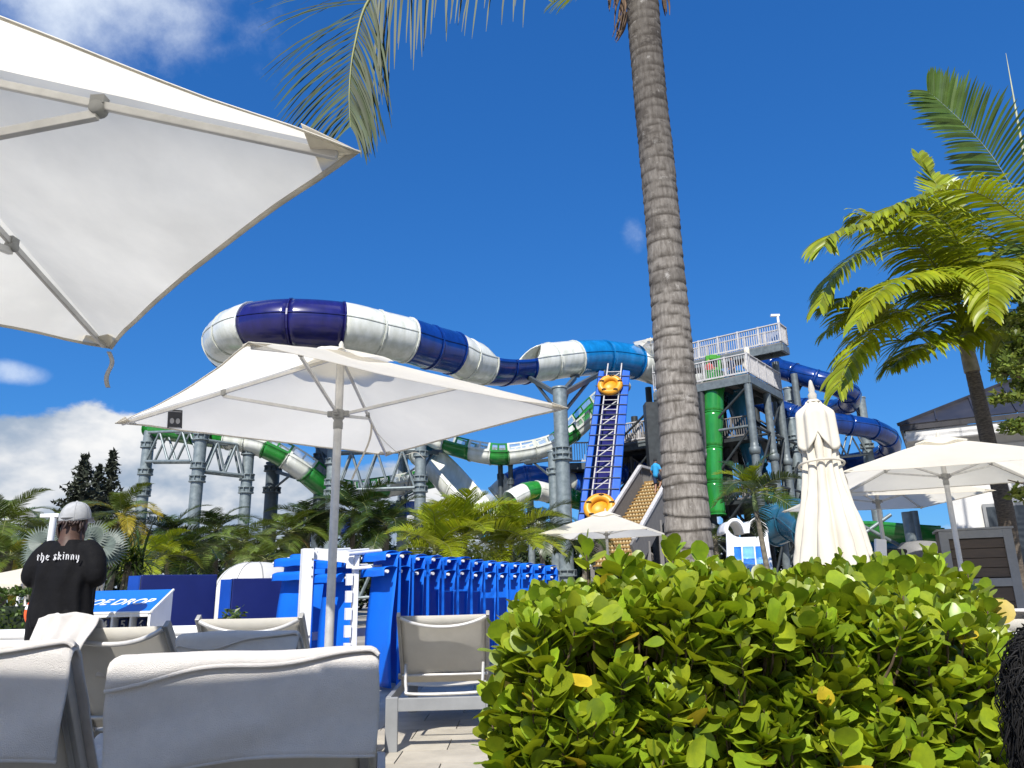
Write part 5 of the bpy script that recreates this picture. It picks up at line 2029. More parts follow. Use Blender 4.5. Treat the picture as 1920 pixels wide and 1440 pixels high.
slG, PG = slide('tube_slide', 'royal blue and white slide behind the twin pillars', [
    (930, 930, 41), (958, 905, 41), (985, 893, 41), (1030, 896, 41.5), (1072, 906, 42), (1110, 902, 43), (1160, 890, 45), (1250, 870, 47)], 0.58, [Wh, Ro, Ro, Wh, Ro, Ro, Ro], flange=0.05)
slH, PH = slide('tube_slide', 'blue slide low behind the palms left of the middle pillar', [
    (560, 1000, 40), (620, 985, 40), (690, 965, 40.5), (760, 945, 41), (830, 950, 41.5)], 0.6, [De, Ro, De, Ro], ['open'] * 4)

GLASS = bpy.data.materials.new('window_film')
GLASS.use_nodes = True
_t = GLASS.node_tree
_t.nodes.clear()
_o = N(_t, 'ShaderNodeOutputMaterial')
_mx = N(_t, 'ShaderNodeMixShader')
_mx.inputs[0].default_value = 0.30
_tr = N(_t, 'ShaderNodeBsdfTransparent')
_pr = N(_t, 'ShaderNodeBsdfPrincipled')
_nz = N(_t, 'ShaderNodeTexNoise')
_nz.inputs['Scale'].default_value = 3.0
_rp = N(_t, 'ShaderNodeMapRange')
_rp.inputs[3].default_value, _rp.inputs[4].default_value = 0.15, 0.45
_t.links.new(_nz.outputs[0], _rp.inputs[0])
_t.links.new(_rp.outputs[0], _mx.inputs[0])
_pr.inputs['Base Color'].default_value = (0.6, 0.65, 0.65, 1)
_pr.inputs['Roughness'].default_value = 0.1
_t.links.new(_tr.outputs[0], _mx.inputs[1])
_t.links.new(_pr.outputs[0], _mx.inputs[2])
_t.links.new(_mx.outputs[0], _o.inputs[0])


def window_flume(name, label, pts, cols, r=0.55, wall=0.62, per=6):
    """Open raft flume with high walls; the wall of each section holds two window openings."""
    W = [at(*p) for p in pts]
    t = thing(name, label, 'water slide', (W[0].x, W[0].y, 0), 0, 'water slides')
    P = catmull(W, per)
    for k in range(len(W) - 1):
        m = cols[k]
        idx = list(range(k * per, (k + 1) * per + 1))
        b = MB()
        prof = [(math.cos(a) * r * 1.15, math.sin(a) * r * 0.75) for a in [PI + PI * q / 12 for q in range(13)]]
        prof = [(-r * 1.25, 0.18), (-r * 1.15, 0.16)] + prof + [(r * 1.15, 0.16), (r * 1.25, 0.18)]
        vs, fs = [], []
        for i in idx:
            tt, lat, up = frame_at(P, i)
            vs += [P[i] + lat * x + up * z for x, z in prof]
        c = len(prof)
        for i in range(per):
            fs += [(i * c + q, i * c + q + 1, (i + 1) * c + q + 1, (i + 1) * c + q) for q in range(c - 1)]
        b.add(vs, fs, 0, True)
        # window walls: bottom rail, top rail, posts
        for sgn in (-1, 1):
            x = sgn * r * 1.22
            for z0, z1 in ((0.16, 0.27), (wall - 0.08, wall)):
                lo, hi = [], []
                for i in idx:
                    tt, lat, up = frame_at(P, i)
                    lo.append(P[i] + lat * x + up * z0)
                    hi.append(P[i] + lat * x + up * z1)
                b.add(lo + hi, [(q, q + 1, per + 1 + q + 1, per + 1 + q) for q in range(per)])
            for i, w in ((0, 0.11), (per // 2, 0.09), (per, 0.11)):
                tt, lat, up = frame_at(P, idx[0] + i)
                off = tt * (w if i == 0 else (-w if i == per else 0))
                p0 = P[idx[0] + i] + lat * x + off * 0.5
                b.add([p0 - tt * w / 2 + up * 0.26, p0 + tt * w / 2 + up * 0.26, p0 + tt * w / 2 + up * (wall - 0.07), p0 - tt * w / 2 + up * (wall - 0.07)], [(0, 1, 2, 3)])
        so = b.build('flume_section', m, t, solid=0.04)
        for sgn in (-1, 1):
            for (i0, i1) in ((0, per // 2), (per // 2, per)):
                g_ = MB()
                lo, hi = [], []
                for i in range(i0, i1 + 1):
                    tt, lat, up = frame_at(P, idx[0] + i)
                    lo.append(P[idx[0] + i] + lat * sgn * r * 1.2 + up * 0.2)
                    hi.append(P[idx[0] + i] + lat * sgn * r * 1.2 + up * (wall - 0.03))
                nn = i1 - i0 + 1
                g_.add(lo + hi, [(q, q + 1, nn + q + 1, nn + q) for q in range(nn - 1)])
                g_.build('window_pane', GLASS, so)
        # joint rib
        f = MB()
        tt, lat, up = frame_at(P, idx[0])
        pr2 = [(x * 1.1, z * 1.16) for x, z in prof]
        a = [P[idx[0]] + lat * x + up * z - tt * 0.03 for x, z in prof]
        bb = [P[idx[0]] + lat * x + up * z - tt * 0.03 for x, z in pr2]
        f.add(a + bb, [(q, q + 1, c + q + 1, c + q) for q in range(c - 1)])
        f.build('flange', m, so, solid=0.05)
    return t, P


wfA, PWA = window_flume('window_flume', 'green and white windowed flume sagging between the tower and the middle', [
    (1165, 725, 43), (1130, 756, 42), (1098, 790, 41), (1072, 815, 40.4), (1042, 834, 39.9), (1000, 849, 39.5), (950, 857, 39.2), (920, 856, 39.2), (882, 849, 39.4), (838, 836, 39.8), (798, 818, 40.4), (750, 800, 41.2), (690, 790, 42)],
    [Wh, Gr, Wh, Gr, Wh, Wh, Gr, Wh, Gr, Wh, Gr, Wh])
wfB, PWB = window_flume('window_flume', 'green and white windowed flume passing behind the left steel pillars', [
    (286, 806, 35.6), (370, 818, 35), (430, 826, 34.8), (462, 832, 34.8), (496, 842, 35), (535, 862, 35.3), (572, 888, 35.8), (612, 920, 36.6), (645, 928, 37.6), (682, 924, 38.4), (722, 918, 39.2), (765, 910, 40), (815, 900, 41)],
    [Gr, Gr, Wh, Wh, Gr, Wh, Gr, Gr, Wh, Gr, Wh, Gr], wall=0.66)

# ------------------------------------------------------------------ pillars and trusses
PILLARS = {}


def pillar(key, label, u, v, Y, r, collars=(), m=None, arms=(), group='steel slide pillars'):
    tp = at(u, v, Y)
    t = thing('slide_pillar', label, 'pillar', (tp.x, tp.y, 0), 0, group)
    b = MB()
    b.tube([(tp.x, tp.y, 0), (tp.x, tp.y, tp.z)], r, 18)
    c = b.build('column', m or STEEL, t)
    cap = MB()
    cap.lathe([(r * 1.12, -0.06), (r * 1.12, 0.02), (r * 0.6, 0.03), (0, 0.03)], 18, (tp.x, tp.y, tp.z))
    cap.build('cap', m or STEEL, c)
    for dz in collars:
        z = tp.z - dz
        k = MB()
        k.lathe([(r, -0.16), (r * 1.36, -0.15), (r * 1.36, -0.10), (r * 1.05, -0.09), (r * 1.05, 0.09), (r * 1.36, 0.10), (r * 1.36, 0.15), (r, 0.16)], 18, (tp.x, tp.y, z), smooth=False)
        for q in range(8):
            a = q * PI / 4
            k.box((tp.x + r * 1.17 * math.cos(a), tp.y + r * 1.17 * math.sin(a), z), (r * 0.34, 0.03, 0.2), Matrix.Rotation(a, 3, 'Z'))
        k.build('collar', m or STEEL, c)
    ft = MB()
    ft.lathe([(r * 1.9, 0), (r * 1.9, 0.06), (r * 1.05, 0.07), (r * 1.0, 0.3)], 18, (tp.x, tp.y, 0))
    ft.build('base_plate', m or STEEL, t)
    for (u2, v2, Y2, w) in arms:
        a = MB()
        q = at(u2, v2, Y2)
        s = tp + Vector((0, 0, -0.4))
        a.bar(s, q, w, w * 1.1)
        a.bar(s + Vector((0, 0, -1.0)), s.lerp(q, 0.72), w * 0.6, w * 0.6)
        a.build('arm', STEEL_D, t)
        sd_ = MB()
        sd_.box(q + Vector((0, 0, 0.1)), (0.55, 0.22, 0.16))
        sd_.build('saddle', STEEL_D, t)
    PILLARS[key] = (tp, r)
    return t


pillar('a', 'leftmost grey pillar under the windowed flume', 282, 800, 35.2, 0.26, (0.9, 2.2, 2.9, 3.2))
pillar('b', 'second grey pillar from the left, nearest of the trussed row', 378, 812, 33.4, 0.27, (0.2, 1.5, 2.1, 6.6), arms=[(400, 800, 34.6, 0.2)])
pillar('c', 'third grey pillar from the left, below the flume bend', 468, 828, 34.8, 0.26, (0.5, 1.7, 2.3, 6.3))
pillar('d', 'dark stout pillar left of the middle parasol pole, flume arm on it', 513, 868, 38, 0.34, (0.3, 1.4), STEEL_D, arms=[(556, 896, 36, 0.14)])
pillar('e', 'dark pillar half of the pair behind the parasol pole', 604, 838, 36.6, 0.31, (0.5,), STEEL_D)
pillar('f', 'light pillar of the pair behind the parasol pole', 625, 842, 35.2, 0.27, (0.6, 1.6, 2.1, 5.6), arms=[(590, 826, 37, 0.2)])
pillar('g', 'grey pillar in the middle, truss on its left side', 789, 832, 35.6, 0.27, (0.5, 1.7, 2.2, 3.3), arms=[(820, 850, 38, 0.16)])
pillar('h', 'thinner far pillar left of the middle pillar', 756, 846, 41.5, 0.27, (1.7, 2.9))
pillar('i', 'tallest stout pillar carrying the big tube slide, left of the yellow raft', 1049, 727, 34.5, 0.34, (3.05, 3.35, 8.6), arms=[(985, 704, 40.0, 0.2), (1078, 708, 42.0, 0.2), (1126, 700, 43.0, 0.22)])
pillar('j', 'lower pillar just behind the stout pillar', 1037, 846, 36.5, 0.27, (1.0, 4.7), arms=[(985, 868, 39, 0.14)])
pillar('k', 'short dark pillar under the sagging flume', 938, 866, 40, 0.14, (0.8,), STEEL_D)
pillar('l', 'thin pillar below the flume with bent pipe', 957, 872, 39.6, 0.13, (0.9,), STEEL_D)
pillar('m', 'pillar under the flume beside the royal blue slide', 992, 858, 43, 0.2, (1.0,))
pillar('n', 'grey pillar right of the tower under the upper dark blue slide', 1478, 728, 46.6, 0.34, (1.0, 3.4, 4.6, 6.0), arms=[(1512, 716, 46, 0.15)])
pillar('o', 'grey pillar inside the deep blue slide bend at far right', 1612, 746, 47.5, 0.32, (2.0, 3.2), arms=[(1580, 745, 46.4, 0.14)])
pillar('p', 'stub pillar in front of the tower right side', 1484, 785, 44.5, 0.3, (1.2, 1.9, 3.1))


def truss(label, k0, k1, dz0, dz1, nbay=4, r=0.07, group='trusses between the pillars'):
    (a, ra), (c, rc) = PILLARS[k0], PILLARS[k1]
    t = thing('truss', label, 'truss', (a.x, a.y, 0), 0, group)
    d = (c - a)
    d.z = 0
    ln = d.length
    d.normalize()
    n = Vector((d.y, -d.x, 0)) * 0.22
    zt0, zb0 = a.z - dz0, a.z - dz1
    zt1, zb1 = c.z - dz0 + (a.z - c.z) * 0.6, c.z - dz1 + (a.z - c.z) * 0.6
    A, B_ = a + d * ra, c - d * rc
    for sgn in (-1, 1):
        top = lambda s: A.lerp(B_, s) * 1.0 + n * sgn + Vector((0, 0, lerp(zt0, zt1, s) - A.lerp(B_, s).z))
        bot = lambda s: A.lerp(B_, s) * 1.0 + n * sgn + Vector((0, 0, lerp(zb0, zb1, s) - A.lerp(B_, s).z))
        for fn in (top, bot):
            b = MB()
            b.tube([fn(0), fn(1)], r, 8)
            b.build('chord', STEEL, t)
        for k in range(nbay):
            s0, s1, s2 = k / nbay, (k + 0.5) / nbay, (k + 1) / nbay
            for p, q in ((bot(s0), top(s1)), (top(s1), bot(s2))):
                b = MB()
                b.tube([p, q], r * 0.8, 7)
                b.build('brace', STEEL, t)


truss('upper truss between the two leftmost pillars', 'a', 'b', 0.35, 1.75, 2)
truss('upper truss between the second and third pillars', 'b', 'c', 0.35, 1.75, 2)
truss('low truss between the second and third pillars, above the barriers', 'b', 'c', 6.5, 8.0, 2)
truss('low truss between the two leftmost pillars, behind the screw pine', 'a', 'b', 6.9, 8.4, 2)
truss('big truss from the parasol pole pillar to the middle pillar', 'f', 'g', 0.2, 2.0, 3)
truss('low truss behind the blue chairs at left', 'f', 'g', 5.5, 6.9, 3)
truss('truss under the deep blue slide at far right', 'p', 'o', 0.9, 2.6, 3)
truss('small truss below the flume, behind the middle pillar', 'h', 'g', 1.6, 2.6, 2, 0.05)

# ------------------------------------------------------------------ slide tower
ZD = 12.0
c0 = atz(1403, 700, ZD)
AX = Vector((-0.79, 0.61, 0)).normalized()     # along the front edge, to the left
BX = Vector((0.61, 0.79, 0)).normalized()      # away along the right edge
tw = thing('slide_tower', 'grey steel slide tower with two railed platforms behind the palm trunk', 'tower', (c0.x, c0.y, 0))
T = lambda a, b, z: Vector((c0.x, c0.y, 0)) + AX * a + BX * b + Vector((0, 0, z))


def railing(parent, p, q, h=1.12, m=None, gap=0.135, name='railing'):
    m = m or TIMBER_G
    o = MB()
    L = (q - p).length
    d = (q - p).normalized()
    up = Vector((0, 0, 1))
    n = max(2, int(L / gap))
    for k in range(n + 1):
        x = p.lerp(q, k / n)
        big = k % 9 == 0
        o.bar(x + up * 0.06, x + up * (h + (0.06 if big else -0.02)), 0.11 if big else 0.058, 0.11 if big else 0.03, up=d)
    o.bar(p + up * h, q + up * h, 0.13, 0.06)
    o.bar(p + up * 0.1, q + up * 0.1, 0.05, 0.09)
    r_ = o.build(name, m, parent)
    return tag(r_, kind='stuff')


RAIL_W = mat('pale_rail_timber', (0.50, 0.49, 0.49), 0.75, nscale=7, var=0.12)


def deck(a0, a1, b0, b1, z, skip=()):
    d = MB()
    pts = [T(a0, b0, z), T(a1, b0, z), T(a1, b1, z), T(a0, b1, z)]
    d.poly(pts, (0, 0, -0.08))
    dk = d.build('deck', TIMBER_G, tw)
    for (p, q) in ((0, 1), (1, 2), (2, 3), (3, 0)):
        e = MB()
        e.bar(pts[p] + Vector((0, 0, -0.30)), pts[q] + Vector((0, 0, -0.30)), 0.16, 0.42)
        e.build('edge_beam', TOWER_L, tw)
    nb = int(abs(a1 - a0) / 0.9)
    for k in range(1, nb):
        a = lerp(a0, a1, k / nb)
        e = MB()
        e.bar(T(a, b0 + 0.1, z - 0.24), T(a, b1 - 0.1, z - 0.24), 0.09, 0.28)
        e.build('joist', TOWER_D, tw)
    for k, (p, q) in enumerate(((0, 1), (1, 2), (2, 3), (3, 0))):
        if k not in skip:
            railing(tw, pts[p], pts[q], m=RAIL_W)
    return dk


deck(0, 5.6, 0, 5.2, ZD, skip=(1,))
ZU = 14.35
cu_ = atz(1466, 652, ZU - 0.35)
ub = (cu_ - T(0, 0, 0)).dot(BX)
ua = (cu_ - T(0, 0, 0)).dot(AX)
deck(ua, ua + 8.6, ub, ub + 1.1, ZU)
deck(5.8, 9.5, 0.5, 5.0, ZD - 2.6, skip=(3,))
# columns and frame
GA = [0.15, 2.8, 5.5, 8.6]
GB = [0.15, 3.0, 5.2, 8.6]
for a in GA:
    for b_ in GB:
        ht = ZU - 0.5 if b_ > 4 else ZD - 0.5
        if a > 6 and b_ < 1:
            ht = ZD - 3
        r_ = 0.21
        k = MB()
        p = T(a, b_, 0)
        k.tube([p, p + Vector((0, 0, ht))], r_, 14)
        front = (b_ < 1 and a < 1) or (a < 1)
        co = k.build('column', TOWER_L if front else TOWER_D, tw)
        for z in (4.1, 8.0):
            kk = MB()
            kk.lathe([(r_, -0.35), (r_ * 1.35, -0.3), (r_ * 1.45, 0.0), (r_ * 1.1, 0.06), (r_, 0.3)], 12, p + Vector((0, 0, z)))
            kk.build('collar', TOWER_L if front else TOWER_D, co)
for z in (3.4, 6.3, 9.2):
    for a in GA:
        for k in range(len(GB) - 1):
            m_ = MB()
            m_.tube([T(a, GB[k], z), T(a, GB[k + 1], z)], 0.08, 8)
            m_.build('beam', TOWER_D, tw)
    for b_ in GB:
        for k in range(len(GA) - 1):
            m_ = MB()
            m_.tube([T(GA[k], b_, z), T(GA[k + 1], b_, z)], 0.08, 8)
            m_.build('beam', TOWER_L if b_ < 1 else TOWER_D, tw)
rr = random.Random(8)
for z0, z1 in ((0.4, 3.4), (3.4, 6.3), (6.3, 9.2), (9.2, 11.4)):
    for b_ in GB:
        for k in range(len(GA) - 1):
            if rr.random() < 0.8:
                m_ = MB()
                p, q = T(GA[k], b_, z0), T(GA[k + 1], b_, z1)
                if rr.random() < 0.5:
                    p, q = T(GA[k + 1], b_, z0), T(GA[k], b_, z1)
                m_.tube([p, q], 0.07, 7)
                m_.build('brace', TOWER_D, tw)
    for a in GA:
        for k in range(len(GB) - 1):
            if rr.random() < 0.8:
                m_ = MB()
                p, q = T(a, GB[k], z0), T(a, GB[k + 1], z1)
                if rr.random() < 0.5:
                    p, q = T(a, GB[k + 1], z0), T(a, GB[k], z1)
                m_.tube([p, q], 0.07, 7)
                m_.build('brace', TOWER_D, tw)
# inner stair flights with closed sides
for k in range(4):
    z0, z1 = 0.6 + 2.75 * k, 0.6 + 2.75 * (k + 1)
    a0, a1 = (6.2, 9.8) if k % 2 == 0 else (9.8, 6.2)
    bb = 2.2 if k % 2 == 0 else 4.0
    st = MB()
    for s in range(12):
        p = T(lerp(a0, a1, s / 11), bb, lerp(z0, z1, s / 11))
        st.box(p, (0.34, 1.3, 0.05), Matrix.Rotation(math.atan2(AX.y, AX.x), 3, 'Z'))
    so = st.build('stair_flight', TIMBER_G, tw)
    tag(so, kind='stuff')
    for off in (-0.72, 0.72):
        sg = MB()
        sg.bar(T(a0, bb + off, z0 - 0.15), T(a1, bb + off, z1 - 0.15), 0.08, 0.32)
        sg.build('stringer', TOWER_D, tw)
        railing(tw, T(a0, bb + off, z0), T(a1, bb + off, z1), h=1.05)
    l_ = MB()
    l_.poly([T(a1 - (0.2 if a1 > a0 else -0.2), 1.3, z1), T(a1 + (1.3 if a1 > a0 else -1.3), 1.3, z1), T(a1 + (1.3 if a1 > a0 else -1.3), 5.0, z1), T(a1 - (0.2 if a1 > a0 else -0.2), 5.0, z1)], (0, 0, -0.12))
    l_.build('landing', TIMBER_G, tw)
# stair core wall beside the big trunk
w_ = MB()
p = at(1222, 752, 41.5)
w_.box((p.x, 41.5, 5.6), (0.9, 0.9, 11.2))
w_.build('core_wall', TOWER_D, tw)
for zz_, bb0 in ((8.9, 1.2), (5.6, 2.2)):
    d_ = MB()
    d_.poly([T(0.4, bb0, zz_), T(9.4, bb0, zz_), T(9.4, 8.6, zz_), T(0.4, 8.6, zz_)], (0, 0, -0.2))
    d_.build('inner_deck', TOWER_D, tw)
    for k in range(9):
        h_ = MB()
        a_ = 0.9 + k * 1.0
        h_.tube([T(a_, 8.4, zz_), T(a_, 8.4, zz_ + 2.6)], 0.09, 7)
        h_.build('hanger', TOWER_D, tw)
    railing(tw, T(0.5, bb0 + 0.1, zz_), T(9.3, bb0 + 0.1, zz_), m=TIMBER_G)
# down pipes at the right corner
for k, (u, v, r_) in enumerate(((1448, 702, 0.2), (1456, 765, 0.11), (1466, 760, 0.09), (1440, 770, 0.08))):
    p = at(u, v, 43.5)
    b = MB()
    b.tube([(p.x, 43.5, 0), (p.x, 43.5, p.z)], r_, 10)
    b.build('pipe', STEEL, tw)
# landing balcony left of the raft lift
pL, pR = at(1064, 868, 41), at(1104, 872, 41)
lb = thing('stair_landing', 'small railed landing left of the yellow raft lift', 'landing', (pL.x, 41, 0))
zL = pL.z
b = MB()
q = [Vector((pL.x, 41, zL)), Vector((pR.x + 1.2, 41, zL)), Vector((pR.x + 1.2, 43.2, zL)), Vector((pL.x, 43.2, zL))]
b.poly(q, (0, 0, -0.35))
b.build('deck', STEEL_D, lb)
railing(lb, q[0], q[1], m=RAIL_W)
railing(lb, q[3], q[0], m=RAIL_W)
for p in q:
    b = MB()
    b.tube([(p.x, p.y, 0), (p.x, p.y, zL - 0.3)], 0.12, 8)
    b.build('post', STEEL_D, lb)
fl_ = MB()
fl_.bar(q[1] + Vector((-0.6, 0.8, 0)), at(1112, 806, 42.5), 0.3, 0.9)
fl_.build('stair_side', TIMBER_G, lb)

# entrance stairs with tan treads
zs0, zs1 = 1.2, 5.4
s0, s1 = at(1150, 1060, 33.5), at(1238, 908, 38.2)
es = thing('entrance_stairs', 'long straight stairs with tan studded treads and timber sides', 'stairs', (s0.x, 33.5, 0))
TREAD = mat('tread_tan', (0.34, 0.20, 0.06), 0.7, nscale=8, var=0.2)
STUD = mat('tread_stud', (0.62, 0.50, 0.28), 0.6)
d = (s1 - s0)
dh = Vector((d.x, d.y, 0)).normalized()
sw = Vector((dh.y, -dh.x, 0))
nst = 22
for k in range(nst):
    p = s0.lerp(s1, k / (nst - 1))
    b = MB()
    b.box(p, (1.9, 0.34, 0.05), Matrix.Rotation(math.atan2(dh.y, dh.x) - PI / 2, 3, 'Z'))
    b.box(p + dh * 0.17 + Vector((0, 0, 0.12)), (1.9, 0.03, 0.26), Matrix.Rotation(math.atan2(dh.y, dh.x) - PI / 2, 3, 'Z'))
    tr_ = b.build('tread', TREAD, es)
    b = MB()
    for j in range(11):
        b.box(p + sw * (-0.8 + 0.16 * j) + dh * 0.14 + Vector((0, 0, 0.10)), (0.09, 0.06, 0.1), Matrix.Rotation(math.atan2(dh.y, dh.x) - PI / 2, 3, 'Z'))
    tag(b.build('studs', STUD, tr_), kind='stuff')
for sgn, nm in ((-1, 'left'), (1, 'right')):
    o = sw * sgn * 1.05
    b = MB()
    b.bar(s0 + o + Vector((0, 0, 0.35)), s1 + o + Vector((0, 0, 0.35)), 0.12, 1.15)
    sp_ = b.build('side_panel', TIMBER_G, es)
    b = MB()
    b.bar(s0 + o + Vector((0, 0, 1.05)), s1 + o + Vector((0, 0, 1.05)), 0.2, 0.12)
    b.bar(s1 + o + Vector((0, 0, 1.05)), s1 + o + dh * 2 + Vector((0, 0, 1.05)), 0.2, 0.12)
    b.build('hand_rail', RAIL_W, es)
    for k in range(5):
        p = s0.lerp(s1, k / 4) + o
        c_ = MB()
        c_.box((p.x, p.y, p.z / 2), (0.18, 0.18, p.z))
        c_.build('post', TIMBER_G, es)
b = MB()
lp = s1 + dh * 1.2
b.box(lp + Vector((0, 0, -0.05)), (2.2, 2.2, 0.12), Matrix.Rotation(math.atan2(dh.y, dh.x), 3, 'Z'))
b.build('landing', TIMBER_G, es)
railing(es, lp - sw * 1.1 - dh * 1.1, lp - sw * 1.1 + dh * 1.1)
railing(es, lp - sw * 1.1 + dh * 1.1, lp + sw * 1.1 + dh * 1.1)

# raft lift: two blue rails, ladder conveyor between
t0, t1 = at(1118, 985, 36.5), at(1150, 700, 40.0)
lf = thing('raft_lift', 'tall blue framed raft lift with ladder like conveyor', 'conveyor', (t0.x, 36.5, 0))
dv = (t1 - t0)
dn_ = dv.normalized()
lat = Vector((1, 0, 0))
LB = mat('lift_blue', (0.006, 0.10, 0.55), 0.4, nscale=2, var=0.12)
hw = 0.78
for sgn in (-1, 1):
    b = MB()
    wid = 0.42 if sgn > 0 else 0.30
    b.bar(t0 + lat * sgn * hw - dn_ * 0.8, t1 + lat * sgn * hw * 0.88, wid, 0.55, up=(0, -1, 0))
    b.build('side_wall', LB, lf, bevel=0.05)
b = MB()
bkp = Vector((0, 0.42, 0))
b.bar(t0 + bkp - dn_ * 0.8, t1 + bkp, 1.3, 0.06, up=(0, -1, 0))
b.build('back_sheet', FG_NAVY, lf)
for sgn in (-1, 1):
    b = MB()
    b.tube([t0 + lat * sgn * 0.42 - dn_ * 0.5 - Vector((0, 0.3, 0)), t1 + lat * sgn * 0.38 - Vector((0, 0.3, 0)) + dn_ * 0.6], 0.04, 8)
    b.build('ladder_rail', RAIL_W, lf)
for k in range(30):
    p = t0.lerp(t1, k / 29) - Vector((0, 0.3, 0))
    b = MB()
    b.tube([p - lat * 0.42, p + lat * 0.40], 0.028, 6)
    b.build('rung', RAIL_W, lf)
    if k % 3 == 0:
        b = MB()
        b.tube([p - lat * 0.3, p + lat * 0.3 + dn_ * 0.55], 0.035, 6)
        b.build('diagonal', RAIL_W, lf)
    if k % 2 == 0:
        b = MB()
        b.tube([p - lat * 0.95 - Vector((0, 0.05, 0)), p + lat * 0.9 - Vector((0, 0.05, 0))], 0.025, 6)
        b.build('cross_wire', STEEL_D, lf)
RAFT = mat('raft_yellow', (0.75, 0.33, 0.02), 0.45, nscale=3, var=0.1)


def raft(label, u, v, Y, R_):
    c = at(u, v, Y)
    t = thing('raft', label, 'raft', c, 0, 'yellow rafts on the lift')
    ax = Matrix((lat, dn_, lat.cross(dn_))).transposed()
    b = MB()
    b.tube([c + ax @ Vector((R_ * math.cos(a), R_ * 0.95 * math.sin(a), 0)) for a in [2 * PI * k / 28 for k in range(29)]], R_ * 0.34, 12, cap=False)
    b.build('ring', RAFT, t)
    b = MB()
    b.lathe([(0, -0.12), (R_ * 0.9, -0.1), (R_ * 0.9, -0.02), (0, -0.02)], 24, c, axis=ax)
    b.build('floor', RAFT, t)
    for k in range(5):
        a = 0.3 + 2 * PI * k / 5
        b = MB()
        p = c + ax @ Vector((R_ * math.cos(a), R_ * math.sin(a), R_ * 0.36))
        b.tube([p - ax @ Vector((0.12, 0, 0)), p + ax @ Vector((0, 0, 0.06)), p + ax @ Vector((0.12, 0, 0))], 0.03, 6)
        b.build('handle', DARK, t)


raft('yellow raft near the top of the lift', 1144, 722, 39.2, 0.52)
raft('yellow raft at the foot of the lift', 1124, 951, 36.2, 0.58)

# things up on the tower
GB_M = mat('booth_green', (0.05, 0.30, 0.02), 0.45, nscale=3, var=0.1)
p = at(1336, 668, 42.5)
t = thing('slide_entry', 'green slide entry gate standing behind the railing', 'gate', (p.x, 42.5, ZD))
for x, zc, sx, sz in ((-0.33, 1.15, 0.2, 2.3), (0.33, 1.15, 0.2, 2.3), (0, 2.2, 0.46, 0.3), (0, 1.2, 0.46, 0.7)):
    b = MB()
    b.box((p.x + x, 42.5, ZD + zc), (sx, 0.3, sz))
    b.build('panel', GB_M, t, bevel=0.04)
b = MB()
b.box((p.x, 42.62, ZD + 1.8), (0.44, 0.03, 0.5))
b.build('opening', DARK, t)
closed_parasol('folded_parasol', 'small folded white parasol on the tower platform corner', (at(1404, 690, 40.2).x, 40.2, ZD), at(1399, 650, 40.2).z, at(1399, 650, 40.2).z - 1.35, 0.3, 9, fine=False)
pz = at(1222, 628, 44)
parasol('parasol', 'beige parasol on the tower top, half hidden by the palm trunk', pz.x, 44.5, 0.5, pz.z - 0.5, 0.45, R=1.4, fine=False, cloth=CANVAS_OLD)
p = at(1458, 592, cu_.y + 0.2)
t = thing('light_mast', 'white light mast at the upper platform corner', 'light pole', (p.x, p.y, ZU))
b = MB()
b.tube([(p.x, p.y, ZU), p], 0.075, 8)
b.build('pole', WHITE_PVC, t)
b = MB()
b.box(p + Vector((-0.15, 0, 0.02)), (0.5, 0.16, 0.12))
b.build('lamp_head', WHITE_PVC, t)
TEEB = mat('shirt_cyan', (0.02, 0.30, 0.60), 0.8)
SHORT = mat('shorts_navy', (0.02, 0.04, 0.10), 0.8)
TEER = mat('shirt_red', (0.5, 0.06, 0.05), 0.8)
BLOND = mat('hair_blond', (0.45, 0.30, 0.10), 0.6)
pp = s0.lerp(s1, 0.86)
small_person('person in bright blue shirt climbing the tan stairs', (pp.x + 0.15, pp.y, pp.z + 0.03), 1.75, math.atan2(dh.y, dh.x) - PI / 2, TEEB, SHORT, SKIN_T, HAIR, climb=True)
p = at(1330, 690, 41.4)
small_person('blond person in red top behind the platform railing', (p.x, 41.4, ZD), 1.72, 2.8, TEER, SHORT, SKIN_T, BLOND)
p = at(1376, 690, 40.6)
small_person('person in navy clothes at the platform railing corner', (p.x, 40.9, ZD), 1.7, 2.0, SHORT, SHORT, SKIN_T, HAIR)

# ------------------------------------------------------------------ lower right: children slides and green flume
ks = thing('children_slide', 'white children slide with blue lanes right of the palm trunk', 'slide', (at(1410, 1060, 22).x, 22, 0))
LANE = mat('lane_blue', (0.03, 0.18, 0.62), 0.4, nscale=3, var=0.1)
LANE2 = mat('lane_sky', (0.18, 0.45, 0.75), 0.4, nscale=3, var=0.1)
tl, bl = at(1402, 1010, 24), at(1408, 1100, 20.5)
b = MB()


def chute(u, q):
    p = tl.lerp(bl, q)
    x = lerp(-0.62, 0.62, u)
    return p + Vector((x, 0, 0.28 * (abs(2 * u - 1) ** 4) + 0.18 * math.sin(3 * PI * q) * (1 - q)))


